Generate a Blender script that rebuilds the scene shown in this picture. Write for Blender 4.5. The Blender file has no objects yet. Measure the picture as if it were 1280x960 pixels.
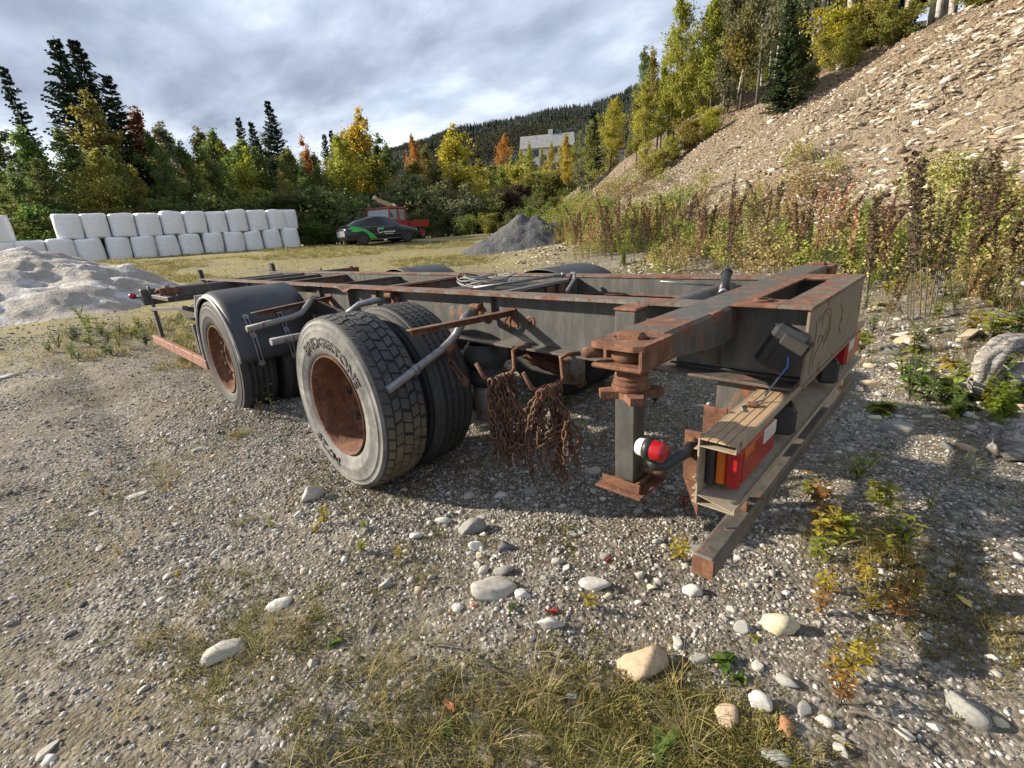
import bpy, bmesh, math, random
import numpy as np
from mathutils import Vector, Matrix

random.seed(7)
rng = np.random.default_rng(7)
PI = math.pi
SC = bpy.context.scene
COL = SC.collection

# ------------------------------------------------------------------ camera
FPX = 592.0
CAM = np.array([-0.70907, 2.37113, 1.37797])
RCAM = np.array([[-0.72565695, -0.68469267, -0.06795543],
                 [-0.16322497, 0.26724811, -0.94970314],
                 [0.66841574, -0.67806666, -0.30568939]])   # rows: right, down, forward
cd = bpy.data.cameras.new('camera')
cd.sensor_width = 36.0
cd.lens = FPX / 1280 * 36.0
cd.clip_start = 0.05
cd.clip_end = 8000
cam = bpy.data.objects.new('camera', cd)
COL.objects.link(cam)
mw = Matrix.Identity(4)
for i in range(3):
    mw[i][0] = RCAM[0][i]
    mw[i][1] = -RCAM[1][i]
    mw[i][2] = -RCAM[2][i]
    mw[i][3] = CAM[i]
cam.matrix_world = mw
SC.camera = cam

# ------------------------------------------------------------------ world, sun, exposure
SUN_AZ, SUN_EL = math.radians(34.0), math.radians(24.5)
SUN = Vector((math.cos(SUN_EL) * math.cos(SUN_AZ), math.cos(SUN_EL) * math.sin(SUN_AZ), math.sin(SUN_EL)))
world = bpy.data.worlds.new('World')
SC.world = world
world.use_nodes = True
wn = world.node_tree
wn.nodes.clear()


def nd(nt, typ, ins=None, **props):
    n = nt.nodes.new(typ)
    for k, v in props.items():
        setattr(n, k, v)
    if ins:
        for k, v in ins.items():
            if hasattr(v, 'is_linked') or isinstance(v, bpy.types.NodeSocket):
                nt.links.new(v, n.inputs[k])
            else:
                n.inputs[k].default_value = v
    return n


def ramp(nt, fac, stops, interp='LINEAR'):
    r = nt.nodes.new('ShaderNodeValToRGB')
    r.color_ramp.interpolation = interp
    el = r.color_ramp.elements
    while len(el) < len(stops):
        el.new(0.5)
    for e, (p, c) in zip(el, stops):
        e.position = p
        e.color = (c, c, c, 1) if isinstance(c, (int, float)) else (*c, 1)
    nt.links.new(fac, r.inputs[0])
    return r.outputs[0]


def mixc(nt, fac, a, b, blend='MIX'):
    n = nt.nodes.new('ShaderNodeMix')
    n.data_type = 'RGBA'
    n.blend_type = blend
    for k, v in ((0, fac), (6, a), (7, b)):
        if isinstance(v, bpy.types.NodeSocket):
            nt.links.new(v, n.inputs[k])
        elif k == 0:
            n.inputs[0].default_value = v
        else:
            n.inputs[k].default_value = (*v, 1) if len(v) == 3 else v
    return n.outputs[2]


def mth(nt, op, a, b=None, c=None):
    n = nt.nodes.new('ShaderNodeMath')
    n.operation = op
    for i, v in enumerate((a, b, c)):
        if v is None:
            continue
        if isinstance(v, bpy.types.NodeSocket):
            nt.links.new(v, n.inputs[i])
        else:
            n.inputs[i].default_value = v
    return n.outputs[0]


sky = nd(wn, 'ShaderNodeTexSky', sky_type='NISHITA', sun_disc=False, sun_elevation=SUN_EL,
         sun_rotation=PI / 2 - SUN_AZ, air_density=1.0, dust_density=1.5, ozone_density=1.0)
tc = nd(wn, 'ShaderNodeTexCoord')
sep = nd(wn, 'ShaderNodeSeparateXYZ', {0: tc.outputs['Generated']})
zc = mth(wn, 'MAXIMUM', mth(wn, 'ADD', sep.outputs[2], 0.17), 0.02)
px_ = mth(wn, 'DIVIDE', sep.outputs[0], zc)
py_ = mth(wn, 'DIVIDE', sep.outputs[1], zc)
cv = nd(wn, 'ShaderNodeCombineXYZ', {0: px_, 1: py_, 2: 0.0})
mp = nd(wn, 'ShaderNodeMapping', {0: cv.outputs[0], 2: (0, 0, math.radians(40)), 3: (0.75, 1.15, 1)})
n1 = nd(wn, 'ShaderNodeTexNoise', {'Vector': mp.outputs[0], 'Scale': 1.2, 'Detail': 5.0, 'Roughness': 0.55, 'Distortion': 0.5})
n2 = nd(wn, 'ShaderNodeTexNoise', {'Vector': mp.outputs[0], 'Scale': 3.4, 'Detail': 6.0, 'Roughness': 0.55})
nmix = mth(wn, 'ADD', mth(wn, 'MULTIPLY', n1.outputs[0], 0.62), mth(wn, 'MULTIPLY', n2.outputs[0], 0.38))
cloud = ramp(wn, nmix, [(0.34, (0.142, 0.170, 0.232)), (0.45, (0.207, 0.243, 0.312)), (0.55, (0.295, 0.335, 0.41)), (0.66, (0.48, 0.52, 0.58))])
thin = ramp(wn, n1.outputs[0], [(0.50, 0.0), (0.75, 0.25)])
skys = nd(wn, 'ShaderNodeVectorMath', {0: sky.outputs[0], 'Scale': 0.10}, operation='SCALE')
wcol = mixc(wn, thin, cloud, skys.outputs[0])
low = ramp(wn, sep.outputs[2], [(0.0, 0.8), (0.13, 0.6), (0.24, 0.0)])   # bright break of sky low over the horizon
low2 = mth(wn, 'MULTIPLY', low, ramp(wn, nmix, [(0.36, 0.05), (0.56, 1.0)]))
wcol = mixc(wn, low2, wcol, (0.62, 0.66, 0.72))
bg = nd(wn, 'ShaderNodeBackground', {0: wcol, 1: 1.0})
wo = nd(wn, 'ShaderNodeOutputWorld', {0: bg.outputs[0]})

sd = bpy.data.lights.new('sun', 'SUN')
sd.energy = 5.0
sd.angle = math.radians(0.9)
sd.color = (1.0, 0.875, 0.70)
sun = bpy.data.objects.new('sun', sd)
COL.objects.link(sun)
sun.rotation_euler = (-SUN).to_track_quat('-Z', 'Y').to_euler()
sun.location = (20, 10, 20)

vs = SC.view_settings
vs.view_transform = 'Standard'
vs.look = 'None'
vs.exposure = 1.12
vs.gamma = 1.0
vs.use_curve_mapping = False
SC.cycles.max_bounces = 6
SC.cycles.diffuse_bounces = 3
SC.cycles.glossy_bounces = 3
SC.cycles.transmission_bounces = 4
SC.cycles.transparent_max_bounces = 6
SC.cycles.use_denoising = True
try:
    SC.cycles.denoiser = 'OPENIMAGEDENOISE'
except Exception:
    pass

# ------------------------------------------------------------------ terrain height
def _h(ix, iy, s):
    n = (ix.astype(np.int64) * 374761393 + iy.astype(np.int64) * 668265263 + s * 974711) & 0x7fffffff
    n = ((n ^ (n >> 13)) * 1274126177) & 0x7fffffff
    return ((n ^ (n >> 16)) & 0xffff) / 65535.0


def vnoise(x, y, s=0):
    x = np.asarray(x, float); y = np.asarray(y, float)
    ix = np.floor(x); iy = np.floor(y)
    fx = x - ix; fy = y - iy
    fx = fx * fx * (3 - 2 * fx); fy = fy * fy * (3 - 2 * fy)
    ix = ix.astype(np.int64); iy = iy.astype(np.int64)
    a = _h(ix, iy, s); b = _h(ix + 1, iy, s); c = _h(ix, iy + 1, s); d = _h(ix + 1, iy + 1, s)
    return (a * (1 - fx) + b * fx) * (1 - fy) + (c * (1 - fx) + d * fx) * fy - 0.5


def fbm(x, y, s=0, o=4):
    r = 0; a = 1.0
    for i in range(o):
        r = r + a * vnoise(np.asarray(x) * 2 ** i, np.asarray(y) * 2 ** i, s + i * 17)
        a *= 0.5
    return r


def sstep(a, b, x):
    t = np.clip((np.asarray(x, float) - a) / (b - a), 0, 1)
    return t * t * (3 - 2 * t)


HA = np.array([0.0, -8.0]); HS = np.array([0.809, -0.588]); HN = np.array([-0.588, -0.809])


def st(x, y):
    dx = np.asarray(x, float) - HA[0]; dy = np.asarray(y, float) - HA[1]
    return dx * HS[0] + dy * HS[1], dx * HN[0] + dy * HN[1]


def base_z(x, y):
    x = np.asarray(x, float); y = np.asarray(y, float)
    xx = np.clip(x - 2, 0, 26)
    z = 0.028 * xx + 0.0009 * xx ** 2
    near = np.exp(-(np.hypot(x, y) / 30) ** 2)
    z = z + 0.06 * fbm(x * 0.5, y * 0.5, 3) + 0.045 * fbm(x * 1.7, y * 1.7, 9, 3) * near
    z = z + 0.05 * np.exp(-((x - 1.75) ** 2 / 0.5 + (y - 1.45) ** 2 / 0.06))     # gravel banked against the tyre
    z = z + 0.06 * np.exp(-((x - 3.9) ** 2 / 0.5 + (y - 1.35) ** 2 / 0.12))
    z = z + 0.10 * np.exp(-((x - 6.5) ** 2 / 3.0 + (y - 2.2) ** 2 / 0.5))       # grassy bump by the trailer nose
    rr_ = (x - CAM[0]) * 0.60 - (y - CAM[1]) * 0.80; ll_ = (x - CAM[0]) * 0.80 + (y - CAM[1]) * 0.60
    z = z + 6.5 * sstep(56, 84, rr_) * np.exp(-(ll_ / 34) ** 2)               # rise with the house behind the yard
    z = z - 0.05 * np.exp(-((y - 1.9 - 0.02 * x) ** 2 / 0.03)) * sstep(2.2, 3.5, x) * sstep(9, 7, x)   # old wheel rut
    return z


def hill_z(x, y):
    s, t = st(x, y)
    t = t + 0.9 * fbm(s * 0.10, t * 0.10, 21, 3)
    Hc = (7.4 + 1.0 * fbm(s * 0.12, s * 0 + 3.3, 31, 3)) * (1 - 0.80 * sstep(27, 36, s)) * (1 - 0.25 * sstep(-4, -22, s))
    tc_ = Hc / 0.62
    u = np.clip(t / tc_, 0, 1)
    z = Hc * (u - 0.035 * np.sin(2 * PI * u))
    z = z + np.clip(t - tc_, 0, 60) * 0.10
    z = z + 0.45 * sstep(-5.5, -0.5, t) * sstep(34, 26, s)
    return np.maximum(z, 0)


def H(x, y):
    return base_z(x, y) + hill_z(x, y)


def ray(px, py):
    d = RCAM.T @ np.array([(px - 640) / FPX, (py - 480) / FPX, 1.0])
    return d / np.linalg.norm(d)


def ground_at(px, py, far=120):
    """the spot of the terrain that lies on the sight line through a point of the photograph"""
    d = ray(px, py)
    t = 0.8; last = t
    while t < far:
        p = CAM + d * t
        if p[2] < float(H(p[0], p[1])):
            lo, hi = last, t
            for _ in range(20):
                m = (lo + hi) / 2
                p = CAM + d * m
                if p[2] < float(H(p[0], p[1])):
                    hi = m
                else:
                    lo = m
            p = CAM + d * hi
            return p, hi
        last = t
        t *= 1.02
    p = CAM + d * far
    return p, far


# ------------------------------------------------------------------ mesh helpers
class MB:
    def __init__(self):
        self.v = []; self.f = []; self.s = []

    def add(self, vs_, fs_, smooth=False):
        o = len(self.v)
        self.v += [tuple(map(float, p)) for p in vs_]
        self.f += [tuple(i + o for i in f) for f in fs_]
        self.s += [smooth] * len(fs_)
        return self

    def box(self, c, size, rot=None, bev=0.004):
        h = np.array(size) / 2.0
        b = min(bev, h.min() * 0.6)
        c = np.array(c, float)
        vs_, key = [], {}
        for sx in (-1, 1):
            for sy in (-1, 1):
                for sz in (-1, 1):
                    s = np.array((sx, sy, sz))
                    for ax in range(3):
                        q = h - b
                        q[ax] = h[ax]
                        key[(sx, sy, sz, ax)] = len(vs_)
                        vs_.append(s * q)
        fs_ = []
        for ax in range(3):
            o1, o2 = [(1, 2), (0, 2), (0, 1)][ax]
            for s in (-1, 1):
                fc = []
                for a, b_ in ((-1, -1), (1, -1), (1, 1), (-1, 1)):
                    k = [0, 0, 0]; k[ax] = s; k[o1] = a; k[o2] = b_
                    fc.append(key[(*k, ax)])
                fs_.append(fc)
        for ax in range(3):
            o1, o2 = [(1, 2), (0, 2), (0, 1)][ax]
            for a in (-1, 1):
                for b_ in (-1, 1):
                    k1 = [0, 0, 0]; k1[o1] = a; k1[o2] = b_
                    k2 = list(k1); k1[ax] = -1; k2[ax] = 1
                    fs_.append([key[(*k1, o1)], key[(*k2, o1)], key[(*k2, o2)], key[(*k1, o2)]])
        for sx in (-1, 1):
            for sy in (-1, 1):
                for sz in (-1, 1):
                    fs_.append([key[(sx, sy, sz, i)] for i in range(3)])
        A = np.array(vs_)
        out = []
        for f in fs_:
            p = A[f]
            n = np.cross(p[1] - p[0], p[2] - p[0])
            out.append(f if n @ p.mean(0) > 0 else f[::-1])
        if rot is not None:
            A = A @ np.array(rot).T
        return self.add(A + c, out)

    def span(self, x0, x1, y0, y1, z0, z1, bev=0.004):
        return self.box(((x0 + x1) / 2, (y0 + y1) / 2, (z0 + z1) / 2), (abs(x1 - x0), abs(y1 - y0), abs(z1 - z0)), None, bev)

    def bar(self, p0, p1, w, h, up=(0, 0, 1), bev=0.003):
        p0 = np.array(p0, float); p1 = np.array(p1, float)
        d = p1 - p0; L = np.linalg.norm(d); d /= L
        s = np.cross(np.array(up, float), d); s /= np.linalg.norm(s)
        u = np.cross(d, s)
        return self.box((p0 + p1) / 2, (L, w, h), np.array([d, s, u]).T, bev)

    def tube(self, pts, r, n=10, caps=True, smooth=True):
        P = [np.array(p, float) for p in pts]
        rs = r if isinstance(r, (list, tuple, np.ndarray)) else [r] * len(P)
        vs_, fs_ = [], []
        prev = None
        for i, p in enumerate(P):
            d = P[min(i + 1, len(P) - 1)] - P[max(i - 1, 0)]
            d = d / (np.linalg.norm(d) + 1e-12)
            if prev is None:
                a = np.cross(d, (0, 0, 1.0))
                if np.linalg.norm(a) < 0.1:
                    a = np.cross(d, (1.0, 0, 0))
            else:
                a = prev - d * (prev @ d)
            a /= np.linalg.norm(a)
            prev = a
            b = np.cross(d, a)
            for k in range(n):
                t = 2 * PI * k / n
                vs_.append(p + rs[i] * (math.cos(t) * a + math.sin(t) * b))
        m = len(P)
        for i in range(m - 1):
            for k in range(n):
                k2 = (k + 1) % n
                fs_.append((i * n + k, i * n + k2, (i + 1) * n + k2, (i + 1) * n + k))
        self.add(vs_, fs_, smooth)
        if caps:
            o = len(self.v) - len(vs_)
            self.f.append(tuple(o + k for k in range(n))[::-1]); self.s.append(False)
            self.f.append(tuple(o + (m - 1) * n + k for k in range(n))); self.s.append(False)
        return self

    def lathe(self, prof, c, axis='y', n=48, smooth=True, closed=False):
        """prof: list of (radius, offset along axis)"""
        vs_, fs_ = [], []
        for r, h in prof:
            for k in range(n):
                t = 2 * PI * k / n
                if axis == 'y':
                    q = (r * math.cos(t), h, r * math.sin(t))
                elif axis == 'z':
                    q = (r * math.cos(t), r * math.sin(t), h)
                else:
                    q = (h, r * math.cos(t), r * math.sin(t))
                vs_.append((c[0] + q[0], c[1] + q[1], c[2] + q[2]))
        m = len(prof)
        for i in range(m if closed else m - 1):
            j = (i + 1) % m
            for k in range(n):
                k2 = (k + 1) % n
                fs_.append((i * n + k, i * n + k2, j * n + k2, j * n + k))
        return self.add(vs_, fs_, smooth)

    def prism(self, poly, t, fn):
        """poly 2-D outline, thickness t, fn maps (a,b,h) to a point"""
        n = len(poly)
        vs_ = [fn(a, b, 0) for a, b in poly] + [fn(a, b, t) for a, b in poly]
        fs_ = [tuple(range(n))[::-1], tuple(range(n, 2 * n))]
        fs_ += [(i, (i + 1) % n, n + (i + 1) % n, n + i) for i in range(n)]
        return self.add(vs_, fs_)

    def build(self, name, mat=None, parent=None, fix=True):
        me = bpy.data.meshes.new(name)
        o = np.array(parent.location) if parent is not None else np.zeros(3)
        if parent is not None and parent.parent is not None:
            o = o + np.array(parent.parent.location)
        V = np.array(self.v) - o
        me.from_pydata(V.tolist(), [], self.f)
        me.polygons.foreach_set('use_smooth', self.s)
        if fix:
            bm = bmesh.new(); bm.from_mesh(me)
            bmesh.ops.recalc_face_normals(bm, faces=bm.faces)
            bm.to_mesh(me); bm.free()
        me.update()
        ob = bpy.data.objects.new(name, me)
        COL.objects.link(ob)
        if mat is not None:
            me.materials.append(mat)
        if parent is not None:
            ob.parent = parent
        return ob


def fast_mesh(name, V, F, mat=None, smooth=False):
    """V (n,3), F (m,k) arrays"""
    V = np.asarray(V, np.float32); F = np.asarray(F, np.int32)
    me = bpy.data.meshes.new(name)
    k = F.shape[1]
    me.vertices.add(len(V)); me.vertices.foreach_set('co', V.ravel())
    me.loops.add(F.size); me.loops.foreach_set('vertex_index', F.ravel())
    me.polygons.add(len(F))
    me.polygons.foreach_set('loop_start', np.arange(0, F.size, k, dtype=np.int32))
    try:
        me.polygons.foreach_set('loop_total', np.full(len(F), k, np.int32))
    except Exception:
        pass
    me.polygons.foreach_set('use_smooth', np.full(len(F), smooth))
    me.update(calc_edges=True)
    if mat is not None:
        me.materials.append(mat)
    return me


def link(me, name, parent=None, loc=(0, 0, 0), rz=0.0, sc=None, color=None):
    ob = bpy.data.objects.new(name, me)
    COL.objects.link(ob)
    ob.location = loc
    ob.rotation_euler = (0, 0, rz)
    if sc is not None:
        ob.scale = (sc, sc, sc) if isinstance(sc, (int, float)) else sc
    if color is not None:
        ob.color = (*color, 1)
    if parent is not None:
        ob.parent = parent
    return ob


def empty(name, loc=(0, 0, 0), rz=0.0):
    ob = bpy.data.objects.new(name, None)
    COL.objects.link(ob)
    ob.location = loc
    ob.rotation_euler = (0, 0, rz)
    ob.empty_display_size = 0.2
    return ob


def tag(o, label=None, cat=None, group=None, kind=None):
    for k, v in (('label', label), ('category', cat), ('group', group), ('kind', kind)):
        if v:
            o[k] = v
    return o


ORD = ['first', 'second', 'third', 'fourth', 'fifth', 'sixth', 'seventh', 'eighth', 'ninth', 'tenth', 'eleventh', 'twelfth', 'thirteenth', 'fourteenth', 'fifteenth', 'sixteenth', 'seventeenth', 'eighteenth', 'nineteenth', 'twentieth']
ORD += ['twenty-' + q for q in ORD[:9]] + ['thirtieth'] + ['thirty-' + q for q in ORD[:9]]
DEFER = {}


def counted(o, base, anchor, key):
    """look-alikes are told apart by counting them from a landmark"""
    DEFER.setdefault((base, anchor), []).append((key, o))


def label_counted():
    for (base, anchor), lst in DEFER.items():
        lst.sort(key=lambda q: q[0])
        for i, (_, o) in enumerate(lst):
            o['label'] = base if len(lst) == 1 else '%s %s, counted from %s' % (ORD[i], base, anchor)


# ------------------------------------------------------------------ materials
def base_mat(name):
    m = bpy.data.materials.new(name)
    m.use_nodes = True
    nt = m.node_tree
    return m, nt, nt.nodes['Principled BSDF']


def coords(nt, scale=(1, 1, 1), kind='Object', loc=(0, 0, 0)):
    t = nd(nt, 'ShaderNodeTexCoord')
    return nd(nt, 'ShaderNodeMapping', {0: t.outputs[kind], 1: loc, 3: scale}).outputs[0]


def noise(nt, vec, scale, detail=6, rough=0.6, dist=0.0):
    return nd(nt, 'ShaderNodeTexNoise', {'Vector': vec, 'Scale': scale, 'Detail': detail, 'Roughness': rough, 'Distortion': dist}).outputs[0]


def bump(nt, bs, hgt, strength=0.4, dist=0.01):
    b = nd(nt, 'ShaderNodeBump', {'Height': hgt, 'Strength': strength, 'Distance': dist})
    nt.links.new(b.outputs[0], bs.inputs['Normal'])
    return b


def speck(name, stops, scale=30, rough=0.8, bstr=0.3, bscale=80, metal=0.0, bdist=0.01, spec=0.5):
    m, nt, bs = base_mat(name)
    v = coords(nt)
    a = noise(nt, v, scale, 7, 0.65)
    nt.links.new(ramp(nt, a, stops), bs.inputs['Base Color'])
    bs.inputs['Roughness'].default_value = rough
    bs.inputs['Metallic'].default_value = metal
    bs.inputs['Specular IOR Level'].default_value = spec
    if bstr:
        bump(nt, bs, noise(nt, v, bscale, 6, 0.6), bstr, bdist)
    return m


RUST_D = (0.045, 0.022, 0.014); RUST_M = (0.125, 0.055, 0.030); RUST_L = (0.25, 0.125, 0.070)


def rusty(name, paint, amount, scale=5.0, dust=0.25, rough=0.5, dustcol=(0.23, 0.20, 0.16), edge=0.0):
    """old paint with rust breaking through; amount 0 (sound) to 1 (all rust)"""
    m, nt, bs = base_mat(name)
    v = coords(nt)
    vs2 = coords(nt, (1, 1, 0.25))
    big = noise(nt, v, scale, 8, 0.68, 0.3)
    streak = noise(nt, vs2, scale * 5, 6, 0.6)
    fine = noise(nt, v, 70, 6, 0.7)
    f = mth(nt, 'ADD', mth(nt, 'MULTIPLY', big, 0.7), mth(nt, 'MULTIPLY', streak, 0.3))
    thr = 0.72 - amount * 0.44
    mask = ramp(nt, f, [(max(thr - 0.03, 0.0), 0.0), (min(thr + 0.03, 1.0), 1.0)])
    midn = noise(nt, v, 16, 6, 0.65)
    rf = mth(nt, 'ADD', mth(nt, 'MULTIPLY', fine, 0.4), mth(nt, 'MULTIPLY', midn, 0.6))
    rc = ramp(nt, rf, [(0.33, RUST_D), (0.5, RUST_M), (0.68, RUST_L)])
    pc = mixc(nt, mth(nt, 'MULTIPLY', ramp(nt, streak, [(0.42, 0.0), (0.7, 1.0)]), dust), paint, dustcol)
    pc = mixc(nt, ramp(nt, fine, [(0.62, 0.0), (0.8, 0.35)]), pc, dustcol)
    if edge:
        bv = nd(nt, 'ShaderNodeBevel', {'Radius': 0.010}, samples=4)
        geo = nd(nt, 'ShaderNodeNewGeometry')
        dt = nd(nt, 'ShaderNodeVectorMath', {0: bv.outputs[0], 1: geo.outputs['Normal']}, operation='DOT_PRODUCT')
        ew = mth(nt, 'SUBTRACT', 1.0, dt.outputs['Value'])
        ew = ramp(nt, mth(nt, 'ADD', ew, mth(nt, 'MULTIPLY', mth(nt, 'SUBTRACT', rf, 0.5), 0.5)), [(0.05, 0.0), (0.14, edge)])
        mask = mth(nt, 'MAXIMUM', mask, ew)
    chip = ramp(nt, noise(nt, v, 120, 3, 0.5), [(0.70, 0.0), (0.74, 0.55)])
    pc = mixc(nt, chip, pc, (0.34, 0.33, 0.30))
    nt.links.new(mixc(nt, mask, pc, rc), bs.inputs['Base Color'])
    r = nd(nt, 'ShaderNodeMapRange', {0: mask, 3: rough, 4: 0.92})
    nt.links.new(r.outputs[0], bs.inputs['Roughness'])
    hh = mth(nt, 'ADD', mth(nt, 'MULTIPLY', fine, mask), mth(nt, 'MULTIPLY', big, 0.4))
    bump(nt, bs, hh, 0.5, 0.004)
    return m


def plain(name, col, rough=0.5, metal=0.0, var=0.12, scale=14, bstr=0.1, spec=0.5):
    m, nt, bs = base_mat(name)
    v = coords(nt)
    a = noise(nt, v, scale, 6, 0.6)
    lo = tuple(c * (1 - var) for c in col); hi = tuple(min(1, c * (1 + var)) for c in col)
    nt.links.new(ramp(nt, a, [(0.3, lo), (0.7, hi)]), bs.inputs['Base Color'])
    r = nd(nt, 'ShaderNodeMapRange', {0: a, 3: max(rough - 0.08, 0), 4: min(rough + 0.1, 1)})
    nt.links.new(r.outputs[0], bs.inputs['Roughness'])
    bs.inputs['Metallic'].default_value = metal
    bs.inputs['Specular IOR Level'].default_value = spec
    if bstr:
        bump(nt, bs, a, bstr, 0.003)
    return m


def glossy_lens(name, col, rough=0.28):
    m, nt, bs = base_mat(name)
    v = coords(nt, (60, 60, 60))
    w = nd(nt, 'ShaderNodeTexVoronoi', {'Vector': v, 'Scale': 1.0}).outputs[0]
    bs.inputs['Base Color'].default_value = (*col, 1)
    bs.inputs['Roughness'].default_value = rough
    bs.inputs['Coat Weight'].default_value = 0.12
    bs.inputs['Coat Roughness'].default_value = 0.1
    bump(nt, bs, w, 0.25, 0.002)
    return m


M = {}
M['paint'] = rusty('worn_dark_paint', (0.056, 0.058, 0.057), 0.24, 4.0, 0.40, 0.44, (0.17, 0.16, 0.14), 0.8)
M['paint_r'] = rusty('flaking_dark_paint', (0.062, 0.062, 0.059), 0.36, 5.0, 0.42, 0.48, (0.18, 0.165, 0.14), 0.9)
M['flange'] = rusty('rusted_flange_paint', (0.085, 0.078, 0.07), 0.53, 7.0, 0.7, 0.6)
M['rust'] = rusty('bare_rust', (0.12, 0.075, 0.05), 0.95, 9.0, 0.5, 0.85)
M['redbar'] = rusty('red_primer', (0.22, 0.085, 0.055), 0.42, 10.0, 0.35, 0.7, (0.30, 0.2, 0.15))
M['rearplate'] = rusty('dusty_rear_plate', (0.17, 0.15, 0.115), 0.30, 5.0, 0.75, 0.7, (0.26, 0.215, 0.15), 0.7)
M['alu'] = rusty('weathered_profile', (0.31, 0.27, 0.205), 0.14, 7.0, 0.7, 0.55, (0.22, 0.165, 0.10))
M['alutop'] = rusty('stained_profile_top', (0.36, 0.255, 0.155), 0.2, 8.0, 0.7, 0.6, (0.24, 0.15, 0.085))
M['galv'] = plain('galvanised_tube', (0.20, 0.205, 0.21), 0.42, 0.6, 0.35, 25, 0.15)
M['galvr'] = rusty('spotted_galvanised', (0.19, 0.19, 0.19), 0.36, 8.0, 0.5, 0.5)
M['black'] = plain('black_plastic', (0.018, 0.019, 0.021), 0.45, 0, 0.3, 10, 0.1)
M['guard'] = speck('mudguard_plastic', [(0.3, (0.016, 0.018, 0.022)), (0.6, (0.026, 0.028, 0.033)), (0.8, (0.06, 0.055, 0.05))], 4, 0.48, 0.12, 20)
M['guardlip'] = speck('scuffed_guard_lip', [(0.32, (0.16, 0.155, 0.15)), (0.55, (0.46, 0.45, 0.42))], 7, 0.75, 0.25, 50)
M['red'] = glossy_lens('red_lens', (0.30, 0.007, 0.010))
M['amber'] = glossy_lens('amber_lens', (0.48, 0.11, 0.008))
M['white_lens'] = glossy_lens('clear_lens', (0.55, 0.54, 0.50))
M['cable'] = plain('grey_cable', (0.15, 0.15, 0.15), 0.5, 0, 0.2)
M['bluewire'] = plain('blue_wire', (0.04, 0.12, 0.35), 0.5)
M['dark'] = plain('grime_and_hole_shade', (0.022, 0.020, 0.018), 0.8)  # grime on the underside parts, and painted shade for holes and openings


def tyre_mats():
    m, nt, bs = base_mat('dusty_sidewall')
    v = coords(nt)
    a = noise(nt, v, 5, 8, 0.65, 0.5)
    b = noise(nt, coords(nt, (1, 1, 1)), 40, 6, 0.7)
    f = mth(nt, 'ADD', mth(nt, 'MULTIPLY', a, 0.75), mth(nt, 'MULTIPLY', b, 0.25))
    nt.links.new(ramp(nt, f, [(0.30, (0.045, 0.046, 0.047)), (0.46, (0.12, 0.12, 0.117)), (0.66, (0.25, 0.245, 0.23))]), bs.inputs['Base Color'])
    bs.inputs['Roughness'].default_value = 0.85
    bump(nt, bs, b, 0.25, 0.003)
    M['sidewall'] = m
    m, nt, bs = base_mat('worn_tread')
    v = coords(nt)
    a = noise(nt, v, 9, 8, 0.65)
    b = noise(nt, v, 90, 5, 0.7)
    sp = nd(nt, 'ShaderNodeSeparateXYZ', {0: v})
    mud = ramp(nt, mth(nt, 'ADD', sp.outputs[2], mth(nt, 'MULTIPLY', a, 0.25)), [(0.50, 1.0), (0.72, 0.0)])   # dried mud line up to hub height
    c = ramp(nt, a, [(0.3, (0.028, 0.030, 0.033)), (0.62, (0.060, 0.062, 0.066)), (0.8, (0.13, 0.13, 0.125))])
    c2 = ramp(nt, a, [(0.3, (0.085, 0.070, 0.048)), (0.7, (0.17, 0.140, 0.095))])
    nt.links.new(mixc(nt, mud, c, c2), bs.inputs['Base Color'])
    bs.inputs['Roughness'].default_value = 0.8
    bump(nt, bs, b, 0.25, 0.003)
    M['tread'] = m
    M['rubber'] = speck('dark_rubber', [(0.3, (0.016, 0.017, 0.018)), (0.7, (0.04, 0.04, 0.04))], 8, 0.75, 0.2, 60)
    M['letters'] = plain('raised_lettering', (0.045, 0.045, 0.044), 0.7)


tyre_mats()

# ================================================================== the trailer
T = empty('container_trailer', (2.9, 0, 0))
tag(T, 'long rusty two-axle container trailer chassis standing on the gravel', 'trailer')


def part(name, mat, fn, parent=T):
    b = MB()
    fn(b)
    return b.build(name, M[mat] if isinstance(mat, str) else mat, parent)


RY, RZ0, RZ1 = 0.462, 0.755, 1.055
WY = 0.420      # the rails are channels: web on the inner side, flanges outwards
X0, X1 = -0.318, 7.0
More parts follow.
